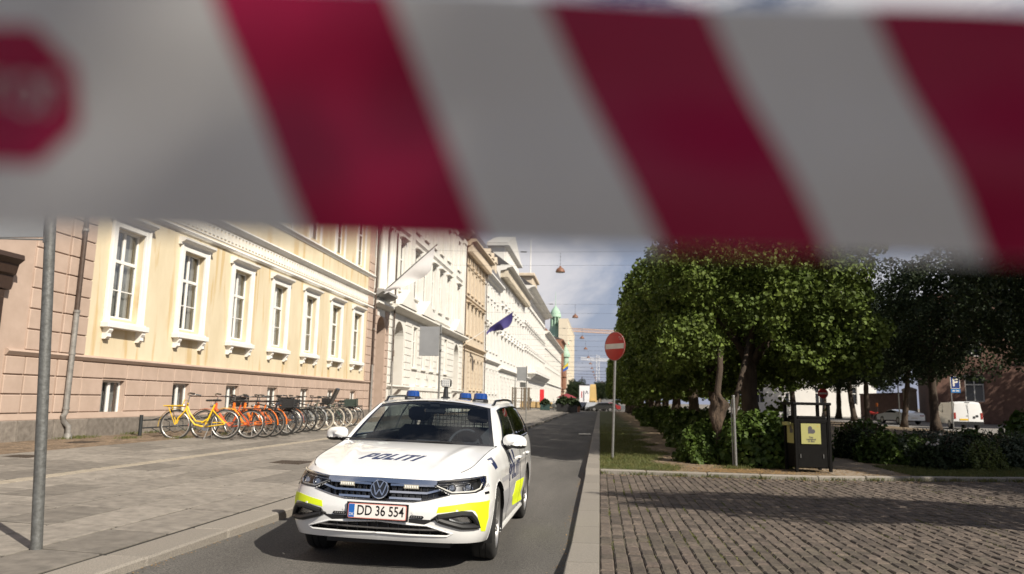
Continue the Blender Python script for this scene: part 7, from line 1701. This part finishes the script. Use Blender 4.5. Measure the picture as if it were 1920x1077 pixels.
o = put('body', me, t); md = o.modifiers.new('skin', 'SKIN'); RR = [.15, .15, .16, .06, .10, .10, .075, .05, .10, .075, .05, .07, .05, .035, .07, .05, .035, .04, .04]
for v_, r_ in zip(me.skin_vertices[0].data, RR): v_.radius = (r_, r_*.8)
me.skin_vertices[0].data[0].use_root = True; o.modifiers.new('sub', 'SUBSURF').levels = 1; me.materials.append(mat('dark_clothes', (.02, .02, .024), .9))
# parked and moving cars across the far end
FP = [(-2.1, .3), (-2.2, .65), (-1.2, .92), (-.6, 1.38), (.9, 1.42), (1.7, 1.0), (2.15, .92), (2.2, .35)]
FW = [(-1.0, .98), (-.55, 1.30), (.85, 1.34), (1.45, 1.0)]
for k, (px, y, colr, rz) in enumerate(((1092, 122, (.03, .03, .035), 1.2), (1101, 128, (.30, .31, .33), 1.5), (1110, 120, (.35, .36, .38), 1.5), (1118, 126, (.06, .09, .16), .2), (1128, 118, (.03, .03, .03), .1), (1139, 124, (.25, .03, .03), 0), (1147, 127, (.12, .13, .14), 0), (1083, 131, (.05, .08, .2), 1.3))):
    x = on_y(px, 755, y).x; lab = ['black car', 'silver car', 'pale grey car', 'dark blue car', 'small black car', 'dark red car', 'grey car', 'blue car'][k]+' on the sunlit crossing at the end of the street'
    car_profile('parked_car', lab, (x, y, -.02), rz, 4.3, 1.8, 1.42, FP, FW, mat('far_paint_%d' % k, colr, .25, coat=.8), group='cars at the far crossing')
# white poster board and tall ochre tower-shaped stand
c0, c1 = on_y(1086, 755, 170), on_y(1105, 755, 170); zt = on_y(1095, 722.5, 170).z; t = thing('billboard', 'large white billboard with small figures at the end of the street', 'billboard', (c0.x, 170, 0)); wB = c1.x-c0.x
mb = MB(); mb.box((0, 0, 0), (wB, .5, zt), .05); mb.build('panel', mat('billboard_white', (.72, .72, .74), .7), t); mb = MB(); mb.box((-.05, -.1, zt), (wB+.05, .55, zt+.2)); mb.build('top_edge', M_blk, t)
mb = MB(); mb.box((wB*.20, -.04, zt*.45), (wB*.30, -.01, zt*.72), .01); mb.build('printed_figure', mat('print_red', (.45, .08, .08), .7), t); mb = MB(); mb.box((wB*.40, -.04, zt*.30), (wB*.50, -.01, zt*.75), .01); mb.build('printed_figure', mat('print_grey', (.10, .09, .12), .7), t); mb = MB(); stroke(mb, [(wB*.62, zt*.62), (wB*.74, zt*.76), (wB*.88, zt*.62)], .14, .01, .04, Matrix.Rotation(PI/2, 4, 'X')); mb.build('printed_line', MATS['print_grey'], t)
mb = MB(); mb.tube([(wB*.27, .3, zt), (wB*.27, .3, zt+2.0)], .08, 6); mb.build('mast', M_blk, t)
c0, c1 = on_y(1104, 755, 160), on_y(1119.5, 755, 160); zt = on_y(1112, 721, 160).z; t = thing('ochre_kiosk', 'tall tapered ochre yellow kiosk tower at the end of the street', 'kiosk', ((c0.x+c1.x)/2, 160, 0)); w = (c1.x-c0.x)/2
mb = MB(); M_och = mat('ochre_paint', (.55, .38, .15), .8, var=.15, vscale=.7); vs = [(sx*w*k, sy*w*k, z) for k, z in ((1, 0), (.72, zt-.5), (.62, zt)) for sx, sy in ((-1, -1), (1, -1), (1, 1), (-1, 1))]; mb.add(vs, [(a+i, a+(i+1) % 4, a+4+(i+1) % 4, a+4+i) for a in (0, 4) for i in range(4)]+[(8, 9, 10, 11)]); mb.build('tower', M_och, t)
mb = MB(); mb.box((-w*.15, -w*1.02, .9), (w*.45, -w*.9, zt*.32), .02); mb.build('opening', M_dark, t); mb = MB(); mb.box((-w*.6, -w*1.25, zt*.30), (w*.7, -w*.9, zt*.36), .02); mb.build('canopy', M_och, t)
# small far trees and green statue
for k, (px, y, s) in enumerate(((1075, 190, .5), (1081, 200, .6), (1122, 230, .55), (1128, 215, .6))): big(on_y(px, 755, y).x, y, k, 'small green tree at the far end of the street', 'small trees at the end of the street', s, 0)
# cranes on the horizon
def crane(px0, px1, py, y, mastpx, label, m):
    a, b = on_y(px0, py, y), on_y(px1, py+ (px1-px0)*.06, y); mx_ = on_y(mastpx, py, y); t = thing('tower_crane', label, 'crane', (mx_.x, y, 0)); h = a.z
    mb = MB(); q = 1.2
    for sx in (-1, 1):
        for sy in (-1, 1): mb.tube([(sx*q, sy*q, 0), (sx*q, sy*q, h+4)], .22, 4)
    z = 0
    while z < h: mb.tube([(-q, -q, z), (q, -q, z+3)], .14, 4); mb.tube([(q, -q, z+3), (-q, -q, z+6)], .14, 4); z += 6
    mb.build('mast', m, t); mb = MB(); x0, x1 = a.x-mx_.x, b.x-mx_.x; dz = b.z-a.z
    for zz in (0, 2.2): mb.tube([(x0, 0, h+zz), (x1, 0, h+dz+zz)], .25, 4)
    n = 30
    for i in range(n): u0, u1 = x0+(x1-x0)*i/n, x0+(x1-x0)*(i+.5)/n; mb.tube([(u0, 0, h+dz*i/n), (u1, 0, h+dz*i/n+2.2)], .13, 4); mb.tube([(u1, 0, h+dz*i/n+2.2), (x0+(x1-x0)*(i+1)/n, 0, h+dz*i/n)], .13, 4)
    mb.build('jib', m, t); return t
crane(1062, 1175, 621, 520, 1168, 'distant orange tower crane jib above the end of the street', mat('crane_orange', (.62, .40, .26), .7))
crane(1089, 1165, 675, 640, 1121, 'distant white tower crane above the kiosk tower', mat('crane_white', (.66, .66, .68), .7))
# antenna above the trees
a = on_y(1670, 500, 60); t = thing('roof_antenna', 'thin aerial rising above the dark trees', 'antenna', (a.x, 60, 0)); zt = on_y(1668, 482, 60).z; mb = MB(); mb.tube([(0, 0, 0), (0, 0, zt)], .05, 5); mb.build('mast', M_galvd, t); mb = MB()
mb.tube([(-.3, 0, zt-.3), (.5, 0, zt)], .03, 4); mb.build('boom', M_galvd, t)
# backdrop of roofs at the very end
for k, (px0, px1, h, y, colr) in enumerate(((1070, 1088, 7, 330, (.20, .22, .18)), (1118, 1140, 9, 340, (.30, .25, .2)), (1128, 1150, 7, 300, (.16, .16, .17)))):
    x0, x1 = on_y(px0, 755, y).x, on_y(px1, 755, y).x; t = thing('far_house', ['low greenish house far down the street', 'brown gabled house far down the street', 'grey gabled house far down the street beside the trees'][k], 'building', ((x0+x1)/2, y, 0)); w = (x1-x0)/2
    mb = MB(); mb.box((-w, 0, 0), (w, 10, h), 0); mb.build('wall', mat('far_wall_%d' % k, colr, .9), t); mb = MB(); mb.prism([(-w*1.05, h), (w*1.05, h), (0, h+w*.8)], -.3, 10.3, T=Matrix(((1, 0, 0, 0), (0, 0, 1, 0), (0, 1, 0, 0), (0, 0, 0, 1)))); mb.build('roof', M_roof, t)
sc.cycles.use_denoising = True
bpy.context.view_layer.update()
